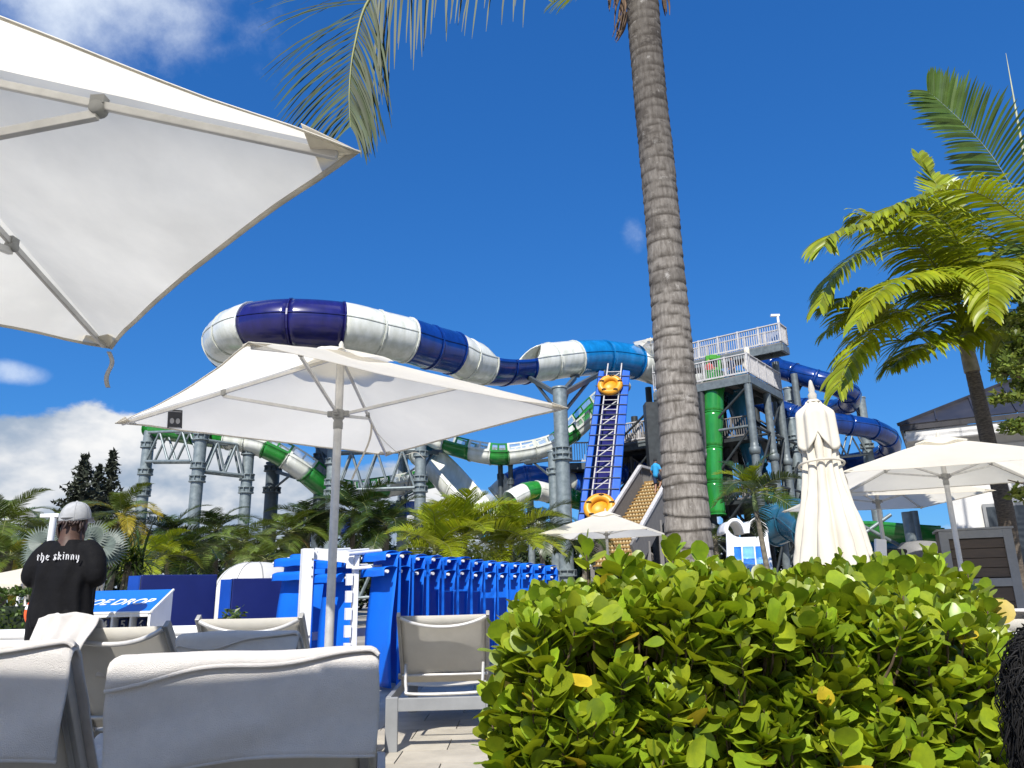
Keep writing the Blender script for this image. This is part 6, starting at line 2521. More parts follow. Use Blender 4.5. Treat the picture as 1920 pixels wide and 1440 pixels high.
b.grid(chute, 14, 14)
b.build('chute', WHITE_PVC, ks, solid=0.06)
for k, x in enumerate((-0.38, 0.0, 0.38)):
    for j in range(4):
        b = MB()
        q0, q1 = 0.30 + 0.17 * j, 0.30 + 0.17 * (j + 1)
        b.grid(lambda u, q, x=x, q0=q0, q1=q1: tl.lerp(bl, lerp(q0, q1, q)) + Vector((x + lerp(-0.17, 0.17, u), 0, 0.05 + 0.18 * math.sin(3 * PI * lerp(q0, q1, q)) * (1 - lerp(q0, q1, q)) + 0.05)), 2, 4)
        b.build('lane', LANE2 if (k + j) % 2 else LANE, ks, solid=0.02)
for s in (-0.34, 0.34):
    b = MB()
    b.tube([tl + Vector((s + 0.30 * math.cos(a), 0.05, 0.18 + 0.42 * math.sin(a))) for a in [PI * k / 12 for k in range(13)]], 0.055, 10)
    b.build('entry_arch', WHITE_PVC, ks)
    b = MB()
    b.grid(lambda u, q, s=s: tl + Vector((s + 0.29 * math.cos(PI * u), 0.1 + 1.1 * q, 0.18 + 0.41 * math.sin(PI * u))), 12, 3)
    b.build('entry_tunnel', WHITE_PVC, ks, solid=0.03)
slJ, PJ = slide('tube_slide', 'bright green flume low at right behind the white parasols', [
    (1560, 978, 23), (1610, 982, 22.4), (1660, 984, 22), (1710, 988, 21.6), (1765, 992, 21.2)], 0.5, [Gr] * 4, ['open'] * 4, flange=0.05)
slK, PK = slide('tube_slide', 'teal tube slide lying low behind the folded parasol', [
    (1450, 985, 31), (1490, 975, 30), (1530, 1000, 28), (1580, 1040, 25), (1640, 1058, 23.5), (1700, 1062, 23)], 0.8, [Te] * 5)
for k, (u0, v0, u1, v1) in enumerate(((1560, 955, 1700, 1030), (1670, 965, 1570, 1035))):
    b = MB()
    b.tube([at(u0, v0, 20.8), at(u1, v1, 20.8)], 0.05, 8)
    tag(b.build('steel_brace', STEEL), 'thin steel brace crossing in front of the green flume, %s' % ('falling to the right' if k == 0 else 'rising to the right'), 'brace', 'crossed steel braces')
for k, (u, v) in enumerate(((1700, 960), (1713, 958))):
    p = at(u, v, 19.5 + k)
    b = MB()
    b.tube([(p.x, p.y, 0), p], 0.13 if k == 0 else 0.1, 12)
    tag(b.build('steel_post', STEEL), '%s of two steel posts before the green flume' % ('left darker one' if k == 0 else 'right lighter one'), 'post', 'steel posts at the green flume')
def aimed_frond(parent, o, base, key, nl, ll, lw, hang, m, seed, rach=None, vee=0.3, s0=0.12, r0=0.016, plane=None):
    """Frond whose midrib runs through the world points key."""
    rr = random.Random(seed)
    R_ = catmull(key, 8)
    n = len(R_) - 1
    b = MB()
    b.tube(R_, [lerp(r0, 0.003, i / n) for i in range(n + 1)], 5, mat=1)
    for k in range(nl):
        e = k / (nl - 1)
        f = (s0 + (0.995 - s0) * e) * n
        i = min(n - 1, int(f))
        p = R_[i].lerp(R_[i + 1], f - i)
        tt = (R_[i + 1] - R_[i]).normalized()
        up = Vector((0, 0, 1)) if plane is None else Vector(plane)
        up = (up - tt * up.dot(tt)).normalized()
        lat = tt.cross(up)
        for sgn in (-1, 1):
            ln = ll * (0.5 + 0.5 * math.sin(PI * min(1, 0.18 + 0.72 * e))) * (1 - 0.4 * e ** 3) * rr.uniform(0.85, 1.08)
            d = (lat * sgn + tt * (0.35 + 0.75 * e) + up * vee * rr.uniform(0.6, 1.3)).normalized()
            wd = d.cross(up).normalized()
            wd = (Matrix.Rotation(rr.uniform(-0.5, 0.5), 3, d) @ wd)
            w = lw * rr.uniform(0.85, 1.1)
            c = p.copy()
            vs = []
            g = hang * rr.uniform(0.75, 1.25)
            for q in range(6):
                x = q / 5
                ww = max(0.002, w * (0.45 + 1.0 * x) * (1 - x) ** 0.55)
                vs += [c + wd * ww, c - wd * ww]
                d = (d + Vector((0, 0, -g * (0.3 + 0.7 * x)))).normalized()
                wd = (wd - d * wd.dot(d)).normalized()
                c = c + d * ln / 5
            b.add(vs, [(2 * q, 2 * q + 1, 2 * q + 3, 2 * q + 2) for q in range(5)], 0, True)
    return b.build('frond', [m, rach or RACHIS], parent)


# ------------------------------------------------------------------ big palm trunk beside the hedge
def big_palm():
    px_ = [(1296, 1075, 46), (1291, 1010, 45), (1286, 950, 44), (1281, 880, 42), (1275, 800, 40), (1266, 700, 38), (1258, 600, 36), (1249, 500, 34), (1241, 400, 33), (1232, 300, 32.5), (1221, 200, 31.5), (1212, 100, 31), (1204, 0, 31), (1197, -70, 32), (1192, -130, 30)]
    Y = 6.0
    pts = [at(u, v, Y) for u, v, w in px_]
    rs = []
    for (u, v, w), p in zip(px_, pts):
        rs.append(w * 0.95 / FPX * (p - _C).dot(_F))
    b0 = pts[0] + (pts[0] - pts[2]) * 2.4
    base = Vector((pts[0].x + 0.05, Y, 0))
    pts = [base, base.lerp(pts[0], 0.5) + Vector((-0.0, 0, 0))] + pts
    rs = [rs[0] * 1.35, rs[0] * 1.12] + rs
    t = thing('coconut_palm', 'tall coconut palm with ringed grey trunk rising out of frame behind the hedge', 'palm tree', base)
    P = catmull(pts, 26)
    n = len(P)
    b = MB()
    nr = 44
    rr = random.Random(4)
    vs, fs, scar = [], [], []
    z_prev = None
    s = 0.0
    spac = [0.0]
    while spac[-1] < 9:
        spac.append(spac[-1] + rr.uniform(0.06, 0.14))
    tilt = [(rr.uniform(0, 6.28), rr.uniform(0.006, 0.028)) for _ in spac]
    for i, p in enumerate(P):
        f = i / (n - 1) * (len(rs) - 1)
        j = min(len(rs) - 2, int(f))
        r0 = lerp(rs[j], rs[j + 1], f - j)
        if i:
            s += (p - P[i - 1]).length
        tt, lat, up = frame_at(P, i)
        ex = Vector((1, 0, 0))
        ex = (ex - tt * ex.dot(tt)).normalized()
        ey = tt.cross(ex)
        for k in range(nr):
            a = 2 * PI * k / nr
            # leaf scars: a saw tooth profile with wavy uneven rings
            best = None
            for q in range(len(spac) - 1):
                if spac[q] - 0.06 < s < spac[q + 1] + 0.06:
                    w0 = spac[q] + tilt[q][1] * math.sin(a + tilt[q][0]) + 0.006 * math.sin(3 * a + q)
                    w1 = spac[q + 1] + tilt[q + 1][1] * math.sin(a + tilt[q + 1][0]) + 0.006 * math.sin(3 * a + q + 1)
                    if w0 <= s < w1:
                        best = (s - w0) / max(0.01, w1 - w0)
                        break
            saw = 0.0
            if best is not None:
                saw = 0.008 * (1 - best) ** 1.3 - 0.006 * (1 if best > 0.93 else 0) - 0.005 * (1 if best < 0.05 else 0)
            r = r0 * (1 + 0.022 * noise.noise(Vector((math.cos(a) * 2, math.sin(a) * 2, s * 2)))) + saw + 0.003 * noise.noise(Vector((math.cos(a) * 14, math.sin(a) * 14, s * 20)))
            vs.append(p + (ex * math.cos(a) + ey * math.sin(a)) * r)
            scar.append(0.0 if best is None else max(ss(0.82, 0.97, best), ss(0.07, 0.0, best)))
    for i in range(n - 1):
        for k in range(nr):
            k2 = (k + 1) % nr
            fs.append((i * nr + k, i * nr + k2, (i + 1) * nr + k2, (i + 1) * nr + k))
    b.add(vs, fs, 0, True)
    tro = b.build('trunk', TRUNK_M, t)
    at_ = tro.data.attributes.new('scar', 'FLOAT', 'POINT')
    at_.data.foreach_set('value', scar)
    crown = P[-1]
    # fibre tatters at the crown base
    for k, (u, v, du, dv) in enumerate(((1168, 10, -10, 50), (1172, 42, -20, 30), (1244, -5, 6, 30), (1150, -8, -4, 22))):
        f = MB()
        p = at(u, v - 18, Y - 0.1)
        e = at(u + du, v + dv, Y - 0.1)
        for j in range(7):
            o = Vector((rr.uniform(-0.03, 0.03), rr.uniform(-0.03, 0.03), rr.uniform(-0.02, 0.02)))
            f.tube(catmull([p + o * 0.6, p.lerp(e, 0.5) + o * 1.6, e + o * 1.2], 3), [0.010, 0.012, 0.012, 0.01, 0.008, 0.005, 0.003], 5)
        f.build('fibre', PALM_DRY_D, t)
    # fronds: one arching left into the picture, others around the crown above the frame
    # main frond: from the crown over to (692, 0) and down to (657, 245)
    key = [crown + Vector((0, 0, 0.15)), at(1050, -125, 5.9), at(880, -100, 5.8), at(760, -50, 5.7), at(692, 0, 5.65), at(664, 90, 5.6), at(655, 170, 5.58), at(657, 238, 5.55)]
    R_ = catmull(key, 8)
    m = MB()
    m.tube(R_, [lerp(0.03, 0.003, i / (len(R_) - 1)) for i in range(len(R_))], 6, mat=1)
    nl = 84
    for k in range(nl):
        f = (0.18 + 0.815 * k / (nl - 1)) * (len(R_) - 1)
        i = min(len(R_) - 2, int(f))
        p = R_[i].lerp(R_[i + 1], f - i)
        tt = (R_[i + 1] - R_[i]).normalized()
        e = k / nl
        side0 = tt.cross(Vector((0, -1, 0.15))).normalized()
        for sgn in (-1, 1):
            ln = 1.15 * (0.55 + 0.45 * math.sin(PI * min(1, 0.2 + 0.7 * e))) * (1 - 0.55 * e ** 3) * rr.uniform(0.82, 1.1)
            left = (side0 * sgn).x < 0
            d = (side0 * sgn * (rr.uniform(0.9, 1.1) if left else rr.uniform(0.7, 0.95)) + tt * ((0.35 if left else 0.55) + 0.7 * e) + Vector((0, rr.uniform(-0.35, 0.35), 0.05 if left else -0.1))).normalized()
            gq = 0.085 if left else 0.22
            up = Vector((0, -1, 0.4))
            wd = d.cross(up).normalized()
            w = 0.015 * rr.uniform(0.8, 1.15)
            c = p.copy()
            vs2 = []
            for q in range(6):
                x = q / 5
                ww = max(0.0015, w * (0.5 + 1.0 * x) * (1 - x) ** 0.6)
                vs2 += [c + wd * ww, c - wd * ww]
                d = (d + Vector((rr.uniform(-0.03, 0.03), 0, -gq - 0.10 * x))).normalized()
                wd = (wd - d * wd.dot(d)).normalized()
                c = c + d * ln / 5
            m.add(vs2, [(2 * q, 2 * q + 1, 2 * q + 3, 2 * q + 2) for q in range(5)], 0, True)
    m.build('frond', [NEAR_FROND, RACHIS], t)
    aimed_frond(t, None, None, [crown, at(1150, -70, 5.8), at(1095, -22, 5.6), at(1035, 4, 5.5)], 36, 0.32, 0.012, 0.25, PALM_LIT, 41)
    fm = [frond_mesh('frond', 3.0, 0.35, 1.7, 60, 0.75, 0.02, 0.2, NEAR_FROND, 50 + k, fwd=0.7, vee=0.2) for k in range(2)]
    for k, (yaw, pit) in enumerate(((-1.0, 0.95), (-1.5, 0.9), (-2.1, 0.95), (0.2, 1.35), (2.5, 1.3), (-2.8, 1.3))):
        part_from_mesh('frond', fm[k % 2], t, crown - base + Vector((0, 0, 0.1)), (0.2, -pit, yaw), rr.uniform(0.85, 1.0))


def trunk_material():
    m = bpy.data.materials.new('coconut_bark')
    m.use_nodes = True
    t = m.node_tree
    L = t.links.new
    b = t.nodes['Principled BSDF']
    tc = N(t, 'ShaderNodeTexCoord')
    def nz(scale, st, detail=8, rough=0.65):
        mp = N(t, 'ShaderNodeMapping')
        mp.inputs['Scale'].default_value = st
        L(tc.outputs['Object'], mp.inputs[0])
        n = N(t, 'ShaderNodeTexNoise')
        n.inputs['Scale'].default_value = scale
        n.inputs['Detail'].default_value = detail
        n.inputs['Roughness'].default_value = rough
        L(mp.outputs[0], n.inputs['Vector'])
        return n.outputs[0]
    streak = nz(26, (1.6, 1.6, 0.35))
    blot = nz(2.6, (1, 1, 1.7), 6)
    lich = nz(9, (1, 1, 1.2), 10, 0.7)
    r1 = N(t, 'ShaderNodeValToRGB')
    r1.color_ramp.elements[0].position, r1.color_ramp.elements[0].color = 0.33, (0.125, 0.11, 0.094, 1)
    r1.color_ramp.elements[1].position, r1.color_ramp.elements[1].color = 0.68, (0.31, 0.285, 0.255, 1)
    L(streak, r1.inputs[0])
    r2 = N(t, 'ShaderNodeMapRange')
    r2.inputs[1].default_value, r2.inputs[2].default_value = 0.47, 0.60
    r2.inputs[3].default_value, r2.inputs[4].default_value = 0.0, 0.88
    L(blot, r2.inputs[0])
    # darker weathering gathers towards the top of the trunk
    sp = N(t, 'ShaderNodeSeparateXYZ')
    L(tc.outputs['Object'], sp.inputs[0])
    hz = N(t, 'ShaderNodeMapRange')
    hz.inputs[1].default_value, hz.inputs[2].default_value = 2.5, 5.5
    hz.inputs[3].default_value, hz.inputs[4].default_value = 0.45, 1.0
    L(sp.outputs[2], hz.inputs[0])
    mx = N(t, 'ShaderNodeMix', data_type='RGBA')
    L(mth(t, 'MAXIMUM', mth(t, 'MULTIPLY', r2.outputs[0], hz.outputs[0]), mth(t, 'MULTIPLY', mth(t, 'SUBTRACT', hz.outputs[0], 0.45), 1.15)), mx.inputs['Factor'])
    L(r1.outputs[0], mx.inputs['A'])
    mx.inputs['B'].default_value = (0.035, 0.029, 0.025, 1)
    r3 = N(t, 'ShaderNodeMapRange')
    r3.inputs[1].default_value, r3.inputs[2].default_value = 0.60, 0.72
    r3.inputs[3].default_value, r3.inputs[4].default_value = 0.0, 0.6
    L(lich, r3.inputs[0])
    mx2 = N(t, 'ShaderNodeMix', data_type='RGBA')
    L(r3.outputs[0], mx2.inputs['Factor'])
    L(mx.outputs['Result'], mx2.inputs['A'])
    mx2.inputs['B'].default_value = (0.50, 0.48, 0.45, 1)
    atn = N(t, 'ShaderNodeAttribute', attribute_name='scar')
    mx3 = N(t, 'ShaderNodeMix', data_type='RGBA')
    L(mth(t, 'MULTIPLY', atn.outputs['Fac'], 0.8), mx3.inputs['Factor'])
    L(mx2.outputs['Result'], mx3.inputs['A'])
    mx3.inputs['B'].default_value = (0.04, 0.033, 0.027, 1)
    L(mx3.outputs['Result'], b.inputs['Base Color'])
    b.inputs['Roughness'].default_value = 0.9
    b.inputs['Specular IOR Level'].default_value = 0.25
    bp = N(t, 'ShaderNodeBump')
    bp.inputs['Strength'].default_value = 0.4
    bp.inputs['Distance'].default_value = 0.012
    L(streak, bp.inputs['Height'])
    L(bp.outputs[0], b.inputs['Normal'])
    return m


TRUNK_M = trunk_material()
PALM_DRY_D = mat('palm_fibre', (0.16, 0.10, 0.06), 0.9, nscale=10, var=0.3)
NEAR_FROND = mat('near_frond', (0.060, 0.088, 0.032), 0.5, nscale=2.5, var=0.2, rand=0.35, island=True, trans=0.25, tcol=(1.2, 1.1, 0.6), spec=0.25)
big_palm()

# ------------------------------------------------------------------ palms at the right
FOX = [frond_mesh('frond', 1.9, 0.2, 1.55, 46, 0.50, 0.022, 0.20, PALM_LIT, 60 + k, fwd=0.55, vee=0.30, pet=0.10, r0=0.02) for k in range(3)]


Yp = 12.0
cr = at(1797, 572, Yp)
kb = [at(1905, 1080, Yp + 0.1), at(1885, 960, Yp), at(1858, 850, Yp), at(1838, 760, Yp), at(1822, 692, Yp)]
base = Vector((kb[0].x + 0.12, Yp + 0.1, 0))
rp = thing('fishtail_palm', 'slender palm with bright yellow green fronds at right, before the white building', 'palm tree', base)
P = catmull([base] + kb, 16)
b = MB()
n = len(P)
s = 0
rings = []
for i in range(n):
    if i:
        s += (P[i] - P[i - 1]).length
    rings.append(lerp(0.14, 0.105, i / (n - 1)) + 0.006 * (abs((s * 9) % 1 - 0.5) * 2) ** 3)
b.tube(P, rings, 16)
b.build('trunk', mat('ringed_bark', (0.15, 0.12, 0.09), 0.85, nscale=18, var=0.3, bump=0.5, bscale=60, stretch=(1, 1, 3)), rp)
b = MB()
sh = catmull([kb[-1] + Vector((0.0, 0, -0.05)), at(1812, 650, Yp), at(1803, 600, Yp), cr], 5)
b.tube(sh, [lerp(0.12, 0.06, (i / (len(sh) - 1)) ** 1.3) for i in range(len(sh))], 14)
b.build('crown_shaft', mat('shaft_pale', (0.30, 0.26, 0.17), 0.6, nscale=9, var=0.2), rp)
cen = cr
FR = [
    # (pixel path of midrib with distance offsets)
    [(1770, 600, -.2), (1700, 640, -.5), (1640, 600, -.9), (1600, 560, -1.1), (1546, 575, -1.3)],
    [(1790, 520, 0), (1740, 470, -.4), (1690, 450, -.8), (1620, 470, -1.2), (1560, 520, -1.4), (1537, 570, -1.5)],
    [(1790, 560, 0), (1740, 550, -.3), (1690, 540, -.6), (1620, 565, -.9), (1550, 622, -1.1)],
    [(1780, 585, -.1), (1740, 575, -.4), (1690, 585, -.8), (1630, 625, -1.1), (1590, 680, -1.3), (1570, 730, -1.4)],
    [(1805, 620, -.1), (1770, 645, -.3), (1740, 645, -.5), (1700, 665, -.7), (1670, 688, -.8)],
    [(1792, 500, .2), (1770, 420, .3), (1740, 400, .5), (1690, 420, .6), (1620, 405, .8), (1598, 418, .9)],
    [(1795, 480, .2), (1775, 400, .5), (1758, 350, .7), (1738, 320, .8), (1722, 290, .9)],
    [(1820, 520, .2), (1860, 480, .4), (1900, 500, .6), (1940, 560, .8)],
    [(1820, 600, .0), (1850, 600, .2), (1880, 640, .3), (1890, 690, .4)],
    [(1800, 500, 0), (1790, 440, -.5), (1750, 402, -1.0), (1690, 385, -1.4), (1635, 405, -1.6)],
    [(1810, 540, -.3), (1830, 500, -.8), (1852, 520, -1.2), (1852, 590, -1.5)],
    [(1790, 560, -.3), (1750, 530, -.9), (1700, 520, -1.4), (1650, 545, -1.8), (1606, 605, -2.0)],
    [(1780, 540, -.2), (1740, 480, -.6), (1700, 440, -1.0), (1640, 420, -1.4), (1560, 440, -1.7), (1546, 460, -1.8)],
]
for k, fr in enumerate(FR):
    key = [cen] + [at(u, v, Yp + dy * 1.3) for u, v, dy in fr]
    aimed_frond(rp, None, base, key, 74, 0.86 if k != 6 else 0.5, 0.042, 0.42 if k not in (6,) else 0.08, PALM_LIT, 70 + k)
# second palm, its crown just outside the right edge
cr2 = at(1985, 520, 11.5)
r2 = thing('fishtail_palm', 'palm off the right edge reaching in with a large upper frond and spear leaf', 'palm tree', (cr2.x + 0.1, 11.5, 0))
b = MB()
b.tube(catmull([(cr2.x + 0.1, 11.5, 0), (cr2.x + 0.1, 11.5, 2.5), cr2], 8), [lerp(0.13, 0.08, i / 16) for i in range(17)], 14)
b.build('trunk', BARK_S, r2)
for k, (fr, nl, ll, hg) in enumerate((
        ([(1955, 460, 0), (1915, 385, -.1), (1865, 300, -.2), (1810, 235, -.3), (1762, 190, -.3), (1740, 172, -.3)], 44, 0.62, 0.10),
        ([(1950, 440, -.3), (1900, 400, -.7), (1840, 365, -1.0), (1780, 355, -1.2), (1710, 375, -1.5), (1660, 430, -1.7)], 42, 0.50, 0.32),
        ([(1950, 520, -.2), (1900, 500, -.3), (1850, 530, -.4), (1820, 590, -.5)], 34, 0.5, 0.3),
        ([(2000, 400, 0), (2060, 300, .2), (2140, 280, .3)], 30, 0.5, 0.2),
        ([(2010, 480, 0), (2080, 460, .2), (2150, 520, .3)], 30, 0.5, 0.2))):
    key = [cr2] + [at(u, v, 11.5 + dy) for u, v, dy in fr]
    aimed_frond(r2, None, None, key, int(nl * 1.5), ll * 1.55, 0.042, hg, PALM_LIT if k != 0 else PALM_MID, 90 + k, rach=mat('rachis_blue', (0.22, 0.28, 0.26), 0.5) if k == 0 else None, plane=(-0.45, -0.75, 0.5) if k == 0 else None)
b = MB()
sp_ = [cr2, at(1940, 380, 11.5), at(1914, 260, 11.5), at(1900, 180, 11.5), at(1886, 100, 11.5)]
b.tube(catmull(sp_, 6), [lerp(0.045, 0.004, i / 24) for i in range(25)], 6)
b.build('spear_leaf', mat('spear', (0.40, 0.42, 0.28), 0.5), r2)
b = MB()
b.tube(catmull([at(1880, 585, 12), at(1868, 530, 12), at(1862, 505, 12)], 4), 0.03, 6)
b.build('petiole', mat('spear', (0.40, 0.42, 0.28), 0.5), r2)
# broadleaf tree at the right edge
bt = thing('broadleaf_tree', 'leafy broad tree reaching in at the right edge below the palm', 'tree', (at(1990, 700, 10.4).x, 10.4, 0))
b = MB()
bb_ = Vector((at(1990, 700, 10.4).x, 10.4, 0))
ct = at(1960, 740, 10.4)
b.tube(catmull([bb_, bb_.lerp(ct, 0.5) + Vector((0.1, 0, 0)), ct], 6), [lerp(0.10, 0.04, i / 12) for i in range(13)], 10)
for q in ((1895, 620), (1880, 700), (1900, 800), (1870, 735), (1890, 900)):
    b.tube([ct + Vector((0, 0, -0.3)), at(q[0] + 40, q[1] + 10, 10.4), at(q[0], q[1], 10.3)], [0.03, 0.018, 0.008], 6)
b.build('trunk', TWIG, bt)
for k, (u, v, rx, rz, cnt) in enumerate(((1922, 650, 0.26, 0.2, 700), (1892, 690, 0.15, 0.09, 280), (1938, 720, 0.22, 0.16, 450), (1897, 748, 0.15, 0.06, 200), (1915, 800, 0.14, 0.08, 250), (1915, 920, 0.08, 0.12, 140), (1960, 600, 0.4, 0.4, 900), (1900, 600, 0.18, 0.1, 350))):
    leaf_cloud(bt, 'crown', LEAF_L, at(u, v, 10.3), (rx * 1.44, 0.36, rz * 1.44), cnt, 0.105, 300 + k, shell=0.2)

# ------------------------------------------------------------------ white building
WALL_W = mat('stucco_white', (0.62, 0.61, 0.59), 0.85, nscale=2, var=0.06, bump=0.25, bscale=45)
ROOF_D = mat('roof_metal', (0.045, 0.043, 0.048), 0.45, metal=0.2, nscale=2, var=0.15)
Yb = 17.5
ec = at(1686, 798, Yb)                       # eave corner, left front
bd = thing('pool_building', 'white stucco building with dark standing seam roof at right', 'building', (ec.x + 3, Yb + 3, 0))
zw = ec.z
fx, fy = Vector((0.87, -0.49, 0)).normalized(), Vector((0.49, 0.87, 0)).normalized()   # along the front to the right; depth
O = Vector((ec.x, Yb, 0))
Q = lambda a, d_, z: O + fx * a + fy * d_ + Vector((0, 0, z))
Lb, Db = 9.5, 7.0
ins = 0.75
b = MB()
b.poly([Q(ins, ins, 0), Q(Lb, ins, 0), Q(Lb, ins, zw - 0.32), Q(ins, ins, zw - 0.32)], fy * 0.25)
fw_ = b.build('front_wall', WALL_W, bd)
b = MB()
b.poly([Q(ins, ins + 0.25, 0), Q(ins, Db, 0), Q(ins, Db, zw - 0.32), Q(ins, ins + 0.25, zw - 0.32)], fx * 0.25)
b.build('side_wall', WALL_W, bd)
b = MB()
b.poly([Q(0.06, 0.06, zw - 0.32), Q(Lb, 0.06, zw - 0.32), Q(Lb, Db, zw - 0.32), Q(0.06, Db, zw - 0.32)], (0, 0, 0.06))
b.build('soffit', WALL_W, bd)
b = MB()
b.poly([Q(0, 0, zw - 0.13), Q(Lb, 0, zw - 0.13), Q(Lb, 0, zw - 0.02), Q(0, 0, zw - 0.02)], fy * 0.05)
b.poly([Q(0, 0.05, zw - 0.13), Q(0, Db, zw - 0.13), Q(0, Db, zw - 0.02), Q(0, 0.05, zw - 0.02)], fx * 0.05)
b.build('fascia', ROOF_D, bd)
# white moulding beneath the eave
b = MB()
b.bar(Q(0.1, 0.16, zw - 0.27), Q(Lb, 0.16, zw - 0.27), 0.2, 0.26)
b.bar(Q(0.16, 0.3, zw - 0.27), Q(0.16, Db, zw - 0.27), 0.2, 0.26)
b.bar(Q(0.4, 0.71, zw - 0.7), Q(Lb, 0.71, zw - 0.7), 0.08, 0.3)
b.build('moulding', WALL_W, bd, bevel=0.02)
ridge = zw + 1.7
npan = 12
for k in range(npan):
    a0, a1 = Lb * k / npan, Lb * (k + 1) / npan
    def rp_(a, q):
        # hip roof: front plane cut by the left hip
        top = min(1.0, max(0.0, a / 3.4))
        d_ = lerp(0, 3.5, top * q)
        return Q(a, d_, zw + (ridge - zw) * top * q)
    b = MB()
    b.grid(lambda u, q: rp_(lerp(a0 + 0.012, a1 - 0.012, u), q), 2, 6, smooth=False)
    pn = b.build('roof_panel', ROOF_D, bd, solid=0.03)
    b = MB()
    pts = [rp_(a1, q / 6) + Vector((0, 0, 0.03)) for q in range(7)]
    for q in range(6):
        if (pts[q + 1] - pts[q]).length > 1e-3:
            b.bar(pts[q], pts[q + 1], 0.03, 0.06)
    b.build('roof_seam', ROOF_D, pn)
b = MB()
b.add([Q(0, 0, zw), Q(0, Db, zw), Q(3.4, 3.5, ridge)], [(0, 1, 2)])
b.build('hip_panel', ROOF_D, bd, solid=0.03)
b = MB()
b.bar(Q(0, 0, zw + 0.03), Q(3.4, 3.5, ridge + 0.03), 0.12, 0.08)
b.build('hip_cap', ROOF_D, bd)
for a in (1.0, 2.9, 4.9):
    b = MB()
    b.box(Q(a, ins - 0.12, zw / 2 - 0.4), (0.5, 0.3, zw - 0.8), Matrix.Rotation(math.atan2(fx.y, fx.x), 3, 'Z'))
    b.build('pier', WALL_W, bd)
for a, z in ((1.95, 1.9), (3.9, 1.9)):
    b = MB()
    b.box(Q(a, ins - 0.03, z), (1.1, 0.08, 1.7), Matrix.Rotation(math.atan2(fx.y, fx.x), 3, 'Z'))
    wn = b.build('window', FRAME_W, bd)
    b = MB()
    b.box(Q(a, ins - 0.075, z), (0.96, 0.02, 1.55), Matrix.Rotation(math.atan2(fx.y, fx.x), 3, 'Z'))
    b.build('pane', mat('dark_glass', (0.05, 0.06, 0.07), 0.12), wn)

# ------------------------------------------------------------------ brown panelled cabinet and counter
BROWN = mat('composite_brown', (0.085, 0.062, 0.045), 0.6, nscale=5, var=0.12, stretch=(1, 1, 8))
cb = thing('towel_cabinet', 'tall cabinet with grey frame and brown plank panels', 'cabinet', (at(1835, 1060, 10.75).x, 10.9, 0))
Yc = 10.75
xl_, xr_ = at(1772, 1000, Yc).x, at(1900, 1000, Yc).x
zt_ = at(1835, 994, Yc).z
CB = lambda x, z: Vector((x, Yc, z))
for x0_, x1_, z0_, z1_ in ((xl_, xl_ + 0.12, 0.05, zt_), (xr_ - 0.12, xr_, 0.05, zt_), (xl_ + 0.12, xr_ - 0.12, zt_ - 0.11, zt_), (xl_ + 0.12, xr_ - 0.12, 0.97, 1.08), (xl_ + 0.12, xr_ - 0.12, 0.05, 0.17)):
    b = MB()
    b.box(((x0_ + x1_) / 2, Yc, (z0_ + z1_) / 2), (x1_ - x0_, 0.05, z1_ - z0_))
    b.build('frame_rail', FRAME_W, cb, bevel=0.004)
for za, zb_ in ((0.18, 0.96), (1.09, zt_ - 0.12)):
    npl = 4
    for k in range(npl):
        b = MB()
        h_ = (zb_ - za) / npl
        b.box(((xl_ + xr_) / 2, Yc + 0.02, za + h_ * (k + 0.5)), (xr_ - xl_ - 0.2, 0.025, h_ - 0.008))
        b.build('plank', BROWN, cb, bevel=0.003)
b = MB()
b.box(((xl_ + xr_) / 2, Yc + 0.36, zt_ / 2), (xr_ - xl_ - 0.01, 0.6, zt_ - 0.02))
b.build('carcass', BROWN, cb)
b = MB()
b.box(((xl_ + xr_) / 2, Yc + 0.33, zt_ + 0.018), (xr_ - xl_ + 0.06, 0.72, 0.03))
b.build('top', FRAME_W, cb, bevel=0.005)
cb.rotation_euler = (0, 0, -0.42)
cb.scale = (0.93, 0.93, 1)
ct_ = thing('counter', 'low brown counter with pale frame beside the cabinet', 'counter', (at(1740, 1110, 11).x, 11, 0))
x0_, x1_ = at(1705, 1100, 11).x, at(1762, 1100, 11).x
zc_ = at(1735, 1088, 11).z
b = MB()
b.box(((x0_ + x1_) / 2, 11.3, zc_ + 0.015), (x1_ - x0_ + 0.35, 0.62, 0.03))
b.build('worktop', FRAME_W, ct_, bevel=0.005)
for k in range(6):
    b = MB()
    b.box(((x0_ + x1_) / 2, 11.0, 0.12 + (zc_ - 0.1) * (k + 0.5) / 6), (x1_ - x0_ + 0.3, 0.03, (zc_ - 0.1) / 6 - 0.008))
    b.build('plank', BROWN, ct_, bevel=0.003)
b = MB()
b.box((x1_ + 0.17, 10.98, zc_ / 2), (0.07, 0.07, zc_))
b.build('leg', FRAME_W, ct_)
# drinks urn
pu = at(1683, 1085, 11.25)
ur = thing('drinks_urn', 'dark grey lidded drinks urn with tap on the counter', 'urn', (pu.x, 11.3, zc_ + 0.03))
URN = mat('urn_grey', (0.045, 0.045, 0.047), 0.5, nscale=4, var=0.1)
zt2 = at(1683, 1030, 11.25).z
zb2 = zc_ + 0.03
b = MB()
b.lathe([(0.165, zb2), (0.18, zb2 + 0.02), (0.187, zt2 - 0.06), (0.175, zt2 - 0.05)], 24, (pu.x, 11.3, 0))
b.build('body', URN, ur)
b = MB()
b.lathe([(0.2, zt2 - 0.055), (0.206, zt2 - 0.02), (0.187, zt2), (0, zt2 + 0.005)], 24, (pu.x, 11.3, 0))
b.build('lid', DARK, ur)
b = MB()
b.tube([(pu.x, 11.12, zb2 + 0.07), (pu.x, 11.06, zb2 + 0.07), (pu.x, 11.05, zb2 + 0.03)], 0.02, 8)
b.build('tap', WHITE_PVC, ur)
b = MB()
